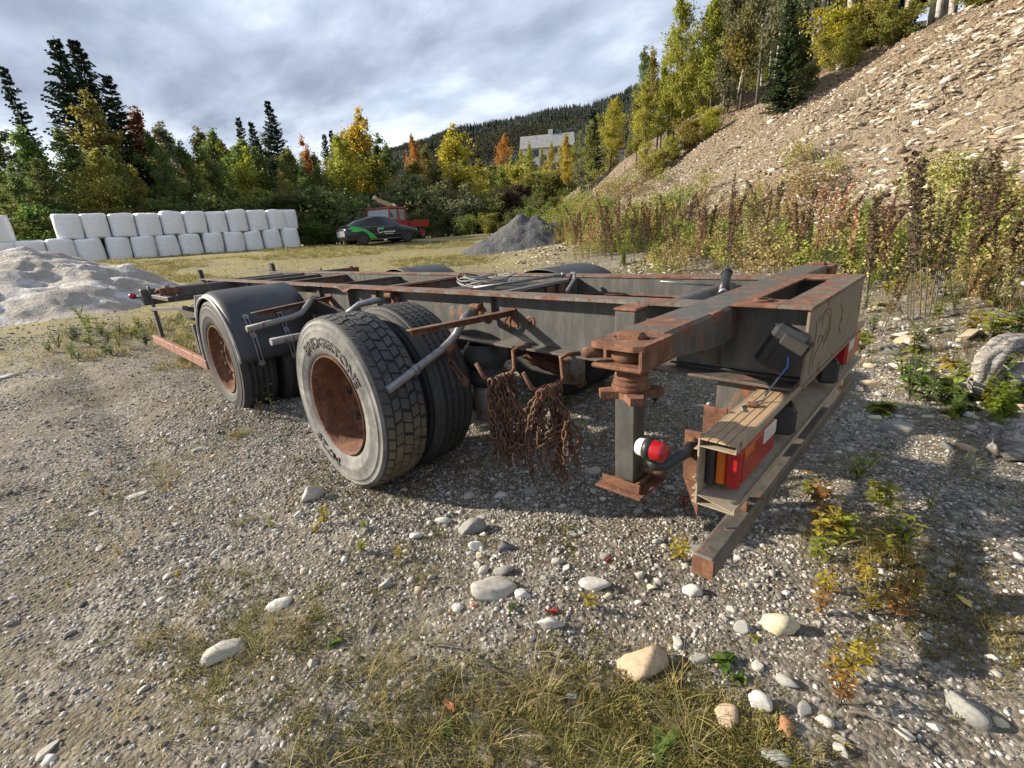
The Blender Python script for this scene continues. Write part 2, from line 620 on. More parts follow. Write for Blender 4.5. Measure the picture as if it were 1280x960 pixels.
# main rails: web, worn top flange, bottom flange
for sgn in (1, -1):
    y = sgn * RY
    web = part('main_rail', 'paint', lambda b: b.span(X0, X1, sgn * WY - 0.006, sgn * WY + 0.006, RZ0 + 0.012, RZ1 - 0.014, 0.001))
    def topf(b):
        # dented top flange: ragged outer edge made of a strip of short lengths
        xs = np.linspace(X0 + 0.30, X1, 150)
        vs_, fs_ = [], []
        for i, x in enumerate(xs):
            w = 0.056 + 0.0025 * float(vnoise(x * 9, sgn * 3.0, 5))
            dz = 0.0022 * float(vnoise(x * 6, sgn * 7.0, 6))
            dip = 0.035 * math.exp(-((x - 2.93) / 0.07) ** 2) if sgn > 0 else 0.0
            for (yy, zz) in ((y - sgn * 0.056, RZ1), (y + sgn * w, RZ1 + dz - dip), (y + sgn * w, RZ1 - 0.015 + dz - dip), (y - sgn * 0.056, RZ1 - 0.013)):
                vs_.append((x, yy, zz))
        for i in range(len(xs) - 1):
            for k in range(4):
                fs_.append((4 * i + k, 4 * i + (k + 1) % 4, 4 * i + 4 + (k + 1) % 4, 4 * i + 4 + k))
        fs_ += [(0, 1, 2, 3), tuple(len(vs_) - 4 + k for k in range(4))]
        b.add(vs_, fs_)
    part('top_flange', 'flange', topf)
    part('bottom_flange', M['paint_r'], lambda b: b.span(X0 + 0.02, X1, y - 0.056, y + 0.056, RZ0, RZ0 + 0.012, 0.002))
    # stiffener ribs and bolt holes
    for xx in (2.96, 4.9, 6.2):
        part('stiffener_rib', 'paint_r', lambda b: b.span(xx - 0.006, xx + 0.006, sgn * (WY + 0.006), sgn * (WY + 0.06), RZ0 + 0.014, RZ1 - 0.016, 0.001))

# drilled hole with rust ring
def hole(b):
    b.lathe([(0.034, 0.0), (0.034, 0.003), (0.018, 0.003), (0.018, 0.0)], (1.03, WY + 0.006, 0.895), 'y', 20)
part('rust_ring', 'rust', hole)
part('bolt_hole_shade', 'dark', lambda b: b.lathe([(0.0, 0.0045), (0.0175, 0.0045), (0.0175, 0.0)], (1.03, WY + 0.0055, 0.895), 'y', 18))  # dark disc on the web: shade of the hole painted, nothing is cut

# cross members between the rails
for (xx, w, h, mt, dz) in ((6.5, 0.06, 0.10, 'paint', 0.012), (5.35, 0.07, 0.11, 'paint', 0.012), (4.65, 0.07, 0.11, 'paint_r', 0.012), (3.55, 0.06, 0.10, 'paint', 0.02), (2.6, 0.07, 0.13, 'flange', 0.006), (1.34, 0.07, 0.13, 'paint', 0.006)):
    part('cross_member', mt, lambda b: (b.span(xx - w / 2, xx + w / 2, -WY + 0.008, RY - 0.008, RZ1 - 0.022 - h, RZ1 - 0.016 - dz + 0.006, 0.004),
                                        b.span(xx - w / 2 - 0.02, xx - w / 2, -WY + 0.06, RY - 0.06, RZ1 - 0.03, RZ1 - 0.024, 0.001)))
for yl in (-0.19, -0.07):
    part('bracket_lug', 'rust', lambda b: b.span(1.28, 1.304, yl - 0.03, yl + 0.03, 0.955, 1.02))
# inner ledge angle on the far rail
part('ledge_angle', 'rust', lambda b: b.span(0.3, 1.3, -0.45, -0.40, 0.93, 0.938, 0.001))
# air pipe lying in the frame and the round cylinder beside the cross beam
part('air_cylinder', 'paint', lambda b: b.lathe([(0.0, -0.38), (0.055, -0.37), (0.062, -0.34), (0.062, 0.30), (0.05, 0.34), (0.0, 0.35)], (0.26, -0.02, 0.975), 'y', 28))
part('hose_end', 'black', lambda b: (b.tube([(0.16, -0.02, 1.03), (0.20, -0.16, 1.10)], 0.024, 14), b.tube([(0.20, -0.16, 1.10), (0.203, -0.172, 1.107)], 0.027, 14)))
part('hose_collar', 'galv', lambda b: b.tube([(0.155, 0.0, 1.02), (0.17, -0.05, 1.045)], 0.022, 12))
part('push_rod', 'galv', lambda b: (b.tube([(1.75, 0.18, 1.03), (1.32, -0.26, 1.075)], 0.010, 8), b.tube([(1.33, -0.25, 1.075), (1.31, -0.27, 1.077)], 0.016, 10)))
part('bent_rod', 'galv', lambda b: b.tube([(1.30, -0.30, 1.03), (1.22, -0.22, 1.09), (1.12, -0.12, 1.10), (1.0, 0.05, 1.085), (0.86, 0.30, 1.062), (0.82, 0.36, 1.058)], 0.009, 8))
part('thin_rod', 'galv', lambda b: b.tube([(0.56, -0.16, 1.055), (0.30, -0.30, 1.02)], 0.006, 8))

# coil of cable: a thing lying in the frame
cb = MB()
for k in range(9):
    r = 0.14 + 0.02 * math.sin(k * 2.1)
    ox, oy = 0.05 * math.sin(k * 1.7), 0.035 * math.cos(k * 2.3)
    pts_ = [(1.83 + ox + 1.35 * r * math.cos(a), 0.0 + oy + r * math.sin(a), 1.04 + 0.006 * k + 0.02 * math.sin(a * 2 + k)) for a in np.linspace(0, 2 * PI, 26)]
    cb.tube(pts_, 0.0045, 6)
part('tray', 'dark', lambda b: b.span(1.50, 2.15, -0.40, 0.40, 0.99, 1.004, 0.001))
co = cb.build('cable_coil', M['cable'])
tag(co, 'loose coil of thin grey cable lying between the trailer rails', 'cable')

# rear box: rear plate, top plate ring, gussets
part('rear_plate', 'rearplate', lambda b: b.span(-0.330, -0.319, -0.505, 0.505, 0.775, 1.052, 0.002))
part('rear_plate_lip', 'rearplate', lambda b: b.span(-0.336, -0.3305, -0.505, 0.505, 0.769, 0.783, 0.002))
part('rear_top_plate', 'flange', lambda b: b.span(-0.336, -0.225, -0.515, 0.515, 1.0525, 1.0645, 0.002))
for sgn in (1, -1):
    part('side_top_plate', 'rust', lambda b: b.span(-0.2245, -0.062, sgn * 0.515, sgn * 0.36, 1.0525, 1.063, 0.002))
part('front_top_plate', 'rust', lambda b: b.span(-0.112, -0.062, -0.3585, 0.3585, 1.0525, 1.062, 0.002))
part('lock_plate', 'rust', lambda b: (b.span(-0.2, -0.12, -0.10, 0.20, 0.985, 0.995, 0.002), b.lathe([(0.0, 0.012), (0.05, 0.01), (0.055, 0.0)], (-0.16, 0.02, 0.996), 'z', 20)))
part('pin_collar', 'rust', lambda b: b.lathe([(0.02, 0.0), (0.034, 0.0), (0.034, 0.009), (0.02, 0.009)], (-0.15, 0.42, 1.063), 'z', 20))
part('box_floor', 'dark', lambda b: b.span(-0.31, 0.2, -0.445, 0.445, 0.78, 0.786, 0.001))

# scratched loops on the rear plate
def scratch(b):
    def loop(f, n=24, w=0.0035):
        P = [f(t) for t in np.linspace(0, 1, n)]
        for (a, c) in zip(P[:-1], P[1:]):
            b.bar((-0.3302, a[0], a[1]), (-0.3302, c[0], c[1]), 0.0012, w, (1, 0, 0), 0.0002) if math.dist(a, c) > 1e-4 else None
    loop(lambda t: (0.30 - 0.10 * math.sin(t * 5.2), 1.02 - 0.20 * t))
    loop(lambda t: (0.26 + 0.09 * math.cos(4 * t + 0.6), 0.95 + 0.07 * math.sin(4 * t + 0.6)))
    loop(lambda t: (0.42 - 0.02 * math.sin(6 * t), 1.0 - 0.2 * t))
    loop(lambda t: (0.02 - 0.10 * t - 0.03 * math.sin(6 * t), 0.97 - 0.05 * t + 0.03 * math.cos(5 * t)))
    loop(lambda t: (-0.02 - 0.05 * t, 0.90 - 0.04 * t))
    loop(lambda t: (0.36 - 0.22 * t, 0.91 + 0.02 * math.sin(9 * t)))
tag(part('rust_scratch', 'rust', scratch), kind='stuff')

# rear twist-lock cross beam
def loft_beam(b, sts, ch=0.012):
    vs_, fs_ = [], []
    for (yy, xa, xb, za, zb) in sts:
        vs_ += [(xa + ch, yy, za), (xb - ch, yy, za), (xb, yy, za + ch), (xb, yy, zb - ch), (xb - ch, yy, zb), (xa + ch, yy, zb), (xa, yy, zb - ch), (xa, yy, za + ch)]
    for i in range(len(sts) - 1):
        for k in range(8):
            k2 = (k + 1) % 8
            fs_.append((8 * i + k, 8 * i + k2, 8 * i + 8 + k2, 8 * i + 8 + k))
    fs_ += [tuple(range(8)), tuple(len(vs_) - 8 + k for k in range(8))]
    b.add(vs_, fs_)
part('rear_cross_beam', 'paint_r', lambda b: loft_beam(b, [(-1.06, -0.072, 0.092, 0.968, 1.0565), (-0.60, -0.072, 0.092, 0.915, 1.0565), (0.60, -0.072, 0.092, 0.915, 1.0565), (0.80, -0.072, 0.092, 0.94, 1.0565), (1.045, -0.072, 0.092, 0.968, 1.0565)]))
part('beam_scar', 'rust', lambda b: b.span(-0.074, -0.05, 0.60, 0.70, 1.02, 1.0575, 0.002))
for sgn in (1, -1):
    part('beam_gusset', 'paint_r', lambda b: b.prism([(0.45, 0.80), (0.72, 0.92), (0.45, 0.914)], 0.012, lambda a, c, h: (-0.02 + h, sgn * a, c)))


def ring_plate(b, cx, cy, cz, wx, wy, t, rx, ry, n=24):
    out, inn = [], []
    for k in range(n):
        a = 2 * PI * k / n
        c, s = math.cos(a), math.sin(a)
        q = 1 / max(abs(c) / (wx / 2), abs(s) / (wy / 2))
        out.append((cx + q * c, cy + q * s)); inn.append((cx + rx * c, cy + ry * s))
    vs_ = [(x, y, z) for z in (cz, cz - t) for L_ in (out, inn) for (x, y) in L_]
    fs_ = []
    for k in range(n):
        j = (k + 1) % n
        fs_ += [(k, j, n + j, n + k), (2 * n + k, 3 * n + k, 3 * n + j, 2 * n + j), (k, 2 * n + k, 2 * n + j, j), (n + k, n + j, 3 * n + j, 3 * n + k)]
    b.add(vs_, fs_)


def twist_lock(x, y, sgn, ztop, big=True):
    s = sgn
    cast = part('lock_casting', 'rust', lambda b: (
        ring_plate(b, x, y - s * 0.005, ztop, 0.175, 0.20, 0.018, 0.058, 0.032),
        b.span(x - 0.085, x + 0.085, y - s * 0.105, y + s * 0.092, ztop - 0.080, ztop - 0.066, 0.006),
        b.span(x - 0.088, x - 0.070, y - s * 0.10, y + s * 0.088, ztop - 0.074, ztop - 0.010, 0.006),
        b.span(x + 0.070, x + 0.088, y - s * 0.10, y + s * 0.02, ztop - 0.074, ztop - 0.010, 0.006)))
    part('lock_core', 'rust', lambda b: b.lathe([(0.0, -0.012), (0.03, -0.014), (0.045, -0.026), (0.054, -0.030), (0.055, -0.052), (0.045, -0.064), (0.04, -0.066)], (x, y + s * 0.015, ztop), 'z', 24), cast)
    part('lock_cone', 'rust', lambda b: b.box((x, y, ztop + 0.004), (0.085, 0.045, 0.030), None, 0.012), cast)
    part('lock_knob', 'rust', lambda b: b.tube([(x + 0.06, y + s * 0.06, ztop - 0.040), (x + 0.10, y + s * 0.085, ztop - 0.038), (x + 0.115, y + s * 0.09, ztop - 0.038)], [0.014, 0.018, 0.012], 12), cast)
    if big:
        part('lock_thread', 'rust', lambda b: b.lathe([(0.036, -0.078), (0.036, -0.088), (0.048, -0.094), (0.048, -0.102), (0.042, -0.105), (0.050, -0.110), (0.052, -0.122), (0.046, -0.125), (0.054, -0.130), (0.056, -0.142), (0.04, -0.146)], (x, y, ztop), 'z', 24))
        def wheel(b):
            pl = []
            for k in range(16):
                a = 2 * PI * k / 16 + 0.5
                r = 0.062 if k % 4 in (0, 1) else 0.062
                r = 0.098 if k % 4 in (0, 1) else 0.050
                pl.append((r * math.cos(a), r * math.sin(a)))
            b.prism(pl, 0.024, lambda a, c, h: (x + a, y + c, ztop - 0.183 + h))
            b.lathe([(0.055, -0.140), (0.060, -0.148), (0.055, -0.158)], (x, y, ztop), 'z', 24)
        part('hand_wheel', 'rust', wheel)


twist_lock(0.0, 1.13, 1, 1.052)
twist_lock(0.0, -1.13, -1, 1.052)
# front cross arm with its pair of locks
part('front_cross_beam', 'paint', lambda b: b.span(5.79, 5.92, -1.05, 1.05, 0.93, 1.045, 0.012))
twist_lock(5.853, 1.13, 1, 1.045, False)
twist_lock(5.853, -1.13, -1, 1.045, False)

# support leg
leg = part('support_leg', 'paint', lambda b: b.span(0.262, 0.362, 0.545, 0.640, 0.245, 1.032, 0.006))
part('leg_cap', 'rust', lambda b: b.span(0.258, 0.366, 0.541, 0.644, 1.033, 1.045, 0.003), leg)
part('leg_foot', 'rust', lambda b: (b.span(0.185, 0.42, 0.48, 0.72, 0.215, 0.227, 0.003), b.span(0.205, 0.40, 0.50, 0.52, 0.228, 0.27, 0.003),
                                    b.span(0.205, 0.40, 0.675, 0.69, 0.228, 0.27, 0.003), b.span(0.235, 0.255, 0.52, 0.675, 0.228, 0.25, 0.003)), leg)
part('leg_pin', 'rust', lambda b: b.tube([(0.262, 0.58, 0.30), (0.14, 0.57, 0.30)], 0.016, 10), leg)

# rear lamp bar: weathered hollow profile
YB = 1.045
bar_ = part('lamp_bar', 'alu', lambda b: (
    b.span(-0.188, -0.182, -YB, YB, 0.512, 0.741, 0.001),
    b.span(-0.295, -0.1885, -YB, YB, 0.7135, 0.7165, 0.001),
    b.span(-0.2955, -0.2925, -YB, YB, 0.717, 0.741, 0.001),
    b.bar((-0.300, 0, 0.5145), (-0.189, 0, 0.5145), 2 * YB, 0.003, (0, 0, 1), 0.001),
    b.bar((-0.302, 0, 0.520), (-0.189, 0, 0.545), 2 * YB, 0.003, (0, 0, 1), 0.001),
    b.span(-0.3035, -0.3005, -YB, YB, 0.5125, 0.534, 0.001)))
for k in range(4):
    x0 = -0.2915 + k * 0.0262
    part('top_plank', 'alutop', lambda b: b.span(x0, x0 + 0.0242, -YB, YB, 0.7365, 0.7415, 0.0015), bar_)
for zz in (0.70, 0.60, 0.562, 0.535, 0.515):
    part('profile_hook', 'alu', lambda b: b.span(-0.181, -0.170, -YB, YB, zz, zz + 0.004, 0.001), bar_)
# bumper tube
bt = part('bumper_tube', 'paint_r', lambda b: b.span(-0.284, -0.216, -1.125, 1.125, 0.316, 0.388, 0.009))
part('tube_end_cap', 'rust', lambda b: b.span(-0.283, -0.217, 1.1255, 1.128, 0.318, 0.386, 0.001), bt)
for y in (0.80, -0.80):
    part('bumper_bracket', 'rust', lambda b: (b.span(-0.1795, -0.10, y - 0.006, y + 0.006, 0.45, 0.754, 0.002), b.span(-0.27, -0.1895, y - 0.005, y + 0.005, 0.389, 0.5125, 0.002)))
part('lamp_bracket', 'rust', lambda b: (b.span(-0.180, -0.120, 0.985, 1.0, 0.56, 0.735, 0.002),
                                        b.prism([(-0.172, 0.43), (-0.12, 0.559), (-0.172, 0.559)], 0.008, lambda a, c, h: (a, 0.985 + h, c)),
                                        b.lathe([(0, 0.016), (0.011, 0.016), (0.011, 0)], (-0.15, 1.0, 0.71), 'y', 8),
                                        b.lathe([(0, 0.016), (0.011, 0.016), (0.011, 0)], (-0.14, 1.0, 0.66), 'y', 8)))
for y in (0.47, -0.47):
    part('hanger_plate', 'paint_r', lambda b: b.span(-0.18, -0.02, y - 0.006, y + 0.006, 0.56, 0.754, 0.002))


def tail_lamp(sgn):
    s = sgn
    base = part('tail_lamp', 'black', lambda b: b.span(-0.216, -0.1885, s * 0.62, s * 1.0, 0.560, 0.702, 0.010))
    part('red_lens', 'red', lambda b: (b.span(-0.290, -0.2165, s * 0.625, s * 0.962, 0.565, 0.698, 0.014), b.span(-0.2895, -0.2465, s * 0.9625, s * 0.988, 0.566, 0.697, 0.012)), base)
    part('amber_lens', 'amber', lambda b: (b.span(-0.246, -0.217, s * 0.9625, s * 0.987, 0.569, 0.694, 0.006), b.span(-0.2915, -0.285, s * 0.86, s * 0.945, 0.660, 0.688, 0.003)), base)
    part('reversing_lens', 'white_lens', lambda b: b.span(-0.2935, -0.285, s * 0.64, s * 0.765, 0.640, 0.690, 0.004), base)


tail_lamp(1); tail_lamp(-1)
for y in (0.44, -0.30):
    part('number_plate_lamp', 'black', lambda b: (b.box((-0.262, y, 0.625), (0.085, 0.12, 0.115), Matrix.Rotation(0.35, 3, 'Z'), 0.014), b.span(-0.23, -0.19, y - 0.03, y + 0.03, 0.60, 0.65, 0.004)))
# black lamp housing hanging on the side of the rear box
rm = Matrix.Rotation(math.radians(-27), 3, 'Y')
wl = part('side_lamp_housing', 'black', lambda b: (b.box((-0.262, 0.535, 0.915), (0.125, 0.065, 0.165), rm, 0.016),))
part('housing_mouth_shade', 'dark', lambda b: b.box((-0.285, 0.545, 0.905), (0.090, 0.072, 0.128), rm, 0.006), wl)  # dark block paints the shade inside the open housing
part('lamp_wire', 'bluewire', lambda b: b.tube([(-0.29, 0.577, 0.905), (-0.296, 0.59, 0.87), (-0.275, 0.60, 0.83)], 0.0035, 6), wl)
part('lamp_lead', 'cable', lambda b: b.tube([(-0.275, 0.60, 0.83), (-0.255, 0.62, 0.79), (-0.24, 0.64, 0.75), (-0.22, 0.68, 0.747), (-0.20, 0.73, 0.745), (-0.22, 0.77, 0.746)], 0.004, 6), wl)
part('lead_clip', 'rust', lambda b: b.box((-0.225, 0.70, 0.75), (0.035, 0.03, 0.014), Matrix.Rotation(0.4, 3, 'Z'), 0.004), wl)

# marker lamp on a rubber arm
mk = part('marker_lamp', 'black', lambda b: (b.lathe([(0.0, -0.012), (0.033, -0.012), (0.036, 0.0), (0.033, 0.012), (0.0, 0.012)], (-0.070, 1.14, 0.71), 'x', 24),
                                             b.tube([(-0.075, 1.138, 0.675), (-0.085, 1.132, 0.652), (-0.11, 1.11, 0.652), (-0.142, 1.06, 0.68), (-0.15, 1.01, 0.69)], [0.017, 0.018, 0.018, 0.019, 0.02], 10)))
part('white_lens', 'white_lens', lambda b: b.lathe([(0.030, 0.012), (0.027, 0.034), (0.022, 0.040), (0.0, 0.042)], (-0.070, 1.14, 0.71), 'x', 22), mk)
part('red_lens', 'red', lambda b: b.lathe([(0.032, -0.012), (0.032, -0.042), (0.027, -0.054), (0.012, -0.057), (0.010, -0.060), (0.0, -0.060)], (-0.070, 1.14, 0.71), 'x', 22), mk)

# ------------------------------------------------------------------ wheels
ZC = 0.492


def tyre_profile(hw):
    q = [(0.292, 0.74), (0.300, 0.80), (0.318, 0.90), (0.345, 0.965), (0.372, 0.99), (0.375, 1.003), (0.384, 1.005), (0.388, 0.997), (0.42, 0.985), (0.440, 0.958), (0.444, 0.966), (0.450, 0.964), (0.453, 0.945), (0.474, 0.905), (0.476, 0.915), (0.482, 0.912), (0.484, 0.888), (0.497, 0.845), (0.503, 0.70), (0.505, 0.0)]
    half = [(r, k * hw) for r, k in q]
    return half + [(r, -w) for r, w in half[-2::-1]]


def wheel(x, yc, side, blocks, dish, rim_mat='rust'):
    hw = 0.152
    ty = part('tyre', 'sidewall' if blocks else 'rubber', lambda b: b.lathe([(r, w * side) for r, w in tyre_profile(hw)], (x, yc, ZC), 'y', 96))
    if blocks:
        def tread(b):
            N = 48
            rows = [(-0.128, -0.082), (-0.074, -0.032), (-0.025, 0.025), (0.032, 0.074), (0.082, 0.128)]
            for ri, (w0, w1) in enumerate(rows):
                for k in range(N):
                    a0 = 2 * PI * (k + (0.5 if ri % 2 else 0.0) + 0.06 * math.sin(k * 3.1 + ri)) / N
                    da = 2 * PI / N * 0.82
                    sk = 0.10 * 2 * PI / N * (1 if ri % 2 else -1) * 2.2
                    r0, r1 = 0.500, 0.517 + 0.0008 * math.sin(k * 5.7 + ri * 2)
                    if ri in (0, 4):
                        r1 -= 0.002
                    vs_ = []
                    for (r, e) in ((r0, 0.0), (r1, 0.06)):
                        for (w, aa, sh) in ((w0, 0, 0), (w1, 0, sk), (w1, da, sk), (w0, da, 0)):
                            am = a0 + sh + (aa - da / 2) * (1 - e)
                            wm = (w0 + w1) / 2 + (w - (w0 + w1) / 2) * (1 - e)
                            rr = r - (0.010 if (abs(w) > 0.12 and r == r1) else 0)
                            vs_.append((x + rr * math.cos(am), yc + wm, ZC + rr * math.sin(am)))
                    b.add(vs_, [(4, 5, 6, 7), (0, 1, 5, 4), (1, 2, 6, 5), (2, 3, 7, 6), (3, 0, 4, 7)])
        part('tread', 'tread', tread, ty)
        part('tread_base', 'rubber', lambda b: b.lathe([(0.499, -0.1285), (0.5062, -0.1275), (0.5062, 0.1275), (0.499, 0.1285)], (x, yc, ZC), 'y', 96), ty)
    else:
        def tread2(b):
            for ri, w in enumerate((-0.09, -0.045, 0.0, 0.045, 0.09)):
                b.lathe([(0.500, w - 0.019), (0.512, w - 0.017), (0.512, w + 0.017), (0.500, w + 0.019)], (x, yc, ZC), 'y', 96)
            for k in range(110):
                a = 2 * PI * k / 110
                for w in (-0.068, -0.022, 0.022, 0.068):
                    b.box((x + 0.5135 * math.cos(a), yc + w + 0.006 * math.sin(k * 9), ZC + 0.5135 * math.sin(a)), (0.006, 0.010, 0.012), Matrix.Rotation(-a, 3, 'Y'), 0.001)
        part('tread', 'rubber', tread2, ty)
    fl = side * (0.135)
    def rim(b):
        d = dish
        prof = [(0.292, fl - side * 0.03), (0.300, fl), (0.296, fl + side * 0.006), (0.287, fl - side * 0.002), (0.284, fl - side * 0.03),
                (0.272, fl - side * 0.05), (0.268, fl - side * (d - 0.03)), (0.255, fl - side * d), (0.20, fl - side * (d + 0.005)), (0.14, fl - side * (d - 0.012)), (0.115, fl - side * (d - 0.012)), (0.112, fl - side * (d + 0.05)), (0.0, fl - side * (d + 0.05))]
        b.lathe(prof, (x, yc, ZC), 'y', 72)
    rm_ = part('rim', rim_mat, rim)
    for k in range(10):
        a = 2 * PI * k / 10 + 0.2
        part('wheel_nut', 'rust', lambda b: b.lathe([(0.0, side * 0.024), (0.013, side * 0.024), (0.015, 0.0)], (x + 0.167 * math.cos(a), yc + fl - side * (dish - 0.004), ZC + 0.167 * math.sin(a)), 'y', 6, False), rm_)
    for k in range(8):
        a = 2 * PI * k / 8
        part('hand_hole_shade', 'dark', lambda b: b.lathe([(0.0, 0.0), (0.026, 0.0), (0.027, -side * 0.004)], (x + 0.225 * math.cos(a), yc + fl - side * (dish - 0.002), ZC + 0.225 * math.sin(a)), 'y', 14, False), rm_)  # dark discs laid on the rim, painted shade in place of openings
    return ty


def arc_text(word, parent, x, y, r, phi0, phi1, h, mat, depth=0.004, flip=False):
    cu = bpy.data.curves.new('lettering', 'FONT')
    cu.body = word; cu.size = 1.0; cu.extrude = 0.02; cu.resolution_u = 3
    cu.offset = 0.02
    to = bpy.data.objects.new('lettering', cu)
    COL.objects.link(to)
    bpy.context.view_layer.update()
    me = bpy.data.meshes.new_from_object(to.evaluated_get(bpy.context.evaluated_depsgraph_get()))
    bpy.data.objects.remove(to)
    n = len(me.vertices)
    co_ = np.empty(n * 3, np.float32); me.vertices.foreach_get('co', co_); co_ = co_.reshape(-1, 3)
    xmin, xmax = co_[:, 0].min(), co_[:, 0].max()
    phi = np.radians(phi0 + (co_[:, 0] - xmin) / (xmax - xmin) * (phi1 - phi0))
    hh = co_[:, 1] / 0.72 * h
    rr = r + hh
    out = np.c_[x - rr * np.sin(phi), y + (co_[:, 2] / 0.02 * 0.5 + 0.5) * depth, ZC + rr * np.cos(phi)]
    out -= np.array(T.location)
    me.vertices.foreach_set('co', out.astype(np.float32).ravel())
    me.materials.clear(); me.materials.append(M[mat])
    me.update()
    ob = bpy.data.objects.new('lettering', me)
    COL.objects.link(ob); ob.parent = parent
    return ob


XR, XF = 1.823, 3.915
t_out = wheel(XR, 1.115, 1, True, 0.20)
arc_text('BRIDGESTONE', t_out, XR, 1.2645, 0.355, -38, 62, 0.055, 'letters', 0.006)
arc_text('M729', t_out, XR, 1.2645, 0.352, 190, 232, 0.050, 'letters', 0.006)
wheel(XR, 0.775, 1, False, 0.10)
wheel(XF, 1.115, 1, False, 0.085)
wheel(XF, 0.775, 1, False, 0.10)
for xx in (XR, XF):
    wheel(xx, -1.115, -1, False, 0.12)
    wheel(xx, -0.775, -1, False, 0.12)
    part('axle_tube', 'dark', lambda b: b.tube([(xx, -0.95, ZC), (xx, 0.95, ZC)], 0.065, 16))
    for s in (1, -1):
        part('brake_drum', 'rust', lambda b: b.lathe([(0.05, s * 0.50), (0.20, s * 0.50), (0.205, s * 0.62), (0.205, s * 0.66)], (xx, 0, ZC), 'y', 32))
        part('air_bellows', 'rubber', lambda b: b.lathe([(0.10, 0.0), (0.13, 0.02), (0.135, 0.06), (0.105, 0.10), (0.11, 0.12), (0.14, 0.16), (0.14, 0.20), (0.11, 0.24), (0.1, 0.26)], (xx - 0.42, s * 0.44, 0.48), 'z', 28))
        part('bellows_piston', 'galvr', lambda b: b.lathe([(0.0, 0.0), (0.095, 0.0), (0.10, 0.19), (0.10, 0.225), (0, 0.23)], (xx - 0.42, s * 0.44, 0.25), 'z', 28))
        part('trailing_arm', 'rust', lambda b: (b.bar((xx + 0.55, s * 0.44, 0.56), (xx, s * 0.44, ZC - 0.09), 0.08, 0.07), b.bar((xx + 0.02, s * 0.44, ZC - 0.095), (xx - 0.52, s * 0.44, 0.24), 0.08, 0.05), b.prism([(xx + 0.45, 0.75), (xx + 0.66, 0.75), (xx + 0.60, 0.52), (xx + 0.50, 0.52)], 0.1, lambda a, c, h: (a, s * 0.44 - 0.05 + h, c))))


# mudguards: quarter-bent plastic sheets with a rolled lip
def mudguard(x, sgn, a0, a1):
    R0 = 0.585
    def sheet(b):
        n = 40
        vs_, fs_ = [], []
        ys = [sgn * v for v in (0.60, 0.80, 1.0, 1.19, 1.235, 1.255)]
        for i in range(n + 1):
            a = a0 + (a1 - a0) * i / n
            for j, y in enumerate(ys):
                r = R0 - (0.0, 0.0, 0.0, 0.004, 0.022, 0.05)[j] + 0.004 * math.sin(i * 0.9 + j)* (0.3)
                vs_.append((x + r * math.cos(a), y, ZC + r * math.sin(a)))
        m = len(ys)
        o = len(vs_)
        for i in range(n + 1):
            a = a0 + (a1 - a0) * i / n
            for j, y in enumerate(ys):
                r = R0 - 0.007 - (0.0, 0.0, 0.0, 0.004, 0.022, 0.05)[j]
                vs_.append((x + r * math.cos(a), y - sgn * (0.006 if j > 3 else 0), ZC + r * math.sin(a)))
        for i in range(n):
            for j in range(m - 1):
                q = (i * m + j, i * m + j + 1, (i + 1) * m + j + 1, (i + 1) * m + j)
                fs_.append(q); fs_.append(tuple(o + k for k in q[::-1]))
            fs_.append((i * m, (i + 1) * m, o + (i + 1) * m, o + i * m))
            fs_.append((i * m + m - 1, o + i * m + m - 1, o + (i + 1) * m + m - 1, (i + 1) * m + m - 1))
        for j in range(m - 1):
            fs_.append((j, j + 1, o + j + 1, o + j))
            fs_.append((n * m + j, o + n * m + j, o + n * m + j + 1, n * m + j + 1))
        b.add(vs_, fs_, True)
    g = part('mudguard', 'guard', sheet)
    def lip(b):
        n = 44
        pts_ = [(x + 0.538 * math.cos(a), sgn * 1.255, ZC + 0.538 * math.sin(a)) for a in np.linspace(a0, a1, n)]
        b.tube(pts_, 0.011, 8)
    part('guard_lip', 'guardlip', lip, g)
    return g


g_f = mudguard(XF, 1, math.radians(-8), math.radians(176))
mudguard(XF, -1, math.radians(5), math.radians(175))
mudguard(XR, -1, math.radians(5), math.radians(175))

# tube with slotted straps over the front guard
part('guard_tube', 'galvr', lambda b: b.tube([(3.44, 0.52, 0.93), (3.36, 0.62, 0.93), (3.30, 0.68, 0.90), (3.30, 0.74, 0.85), (3.31, 0.82, 0.83), (3.30, 1.18, 0.80)], 0.024, 14))
for yy in (0.86, 1.12):
    def strap(b):
        for k in range(7):
            pass
        P = []
        for a in np.linspace(math.radians(152 + 8), math.radians(118 + 8), 8):
            pass
        for a in np.linspace(math.radians(2), math.radians(40), 8):
            P.append(a)
        aa = [math.pi - 0 - q for q in P]
        # strap follows the rear of the guard (towards -x)
        for side_ in (-1, 1):
            pts_ = [(XF + 0.596 * math.cos(q), yy + side_ * 0.014, ZC + 0.596 * math.sin(q)) for q in aa]
            for p, q in zip(pts_[:-1], pts_[1:]):
                b.bar(p, q, 0.009, 0.006, (1, 0, 0.3), 0.001)
        for q in (aa[0], aa[len(aa) // 2], aa[-1]):
            c = (XF + 0.596 * math.cos(q), yy, ZC + 0.596 * math.sin(q))
            n_ = np.array((math.cos(q), 0, math.sin(q)))
            b.tube([np.array(c) - n_ * 0.004, np.array(c) + n_ * 0.006], 0.024, 14)
            b.tube([np.array(c) + n_ * 0.006, np.array(c) + n_ * 0.016], 0.010, 6, True, False)
    part('guard_strap', 'galv', strap)
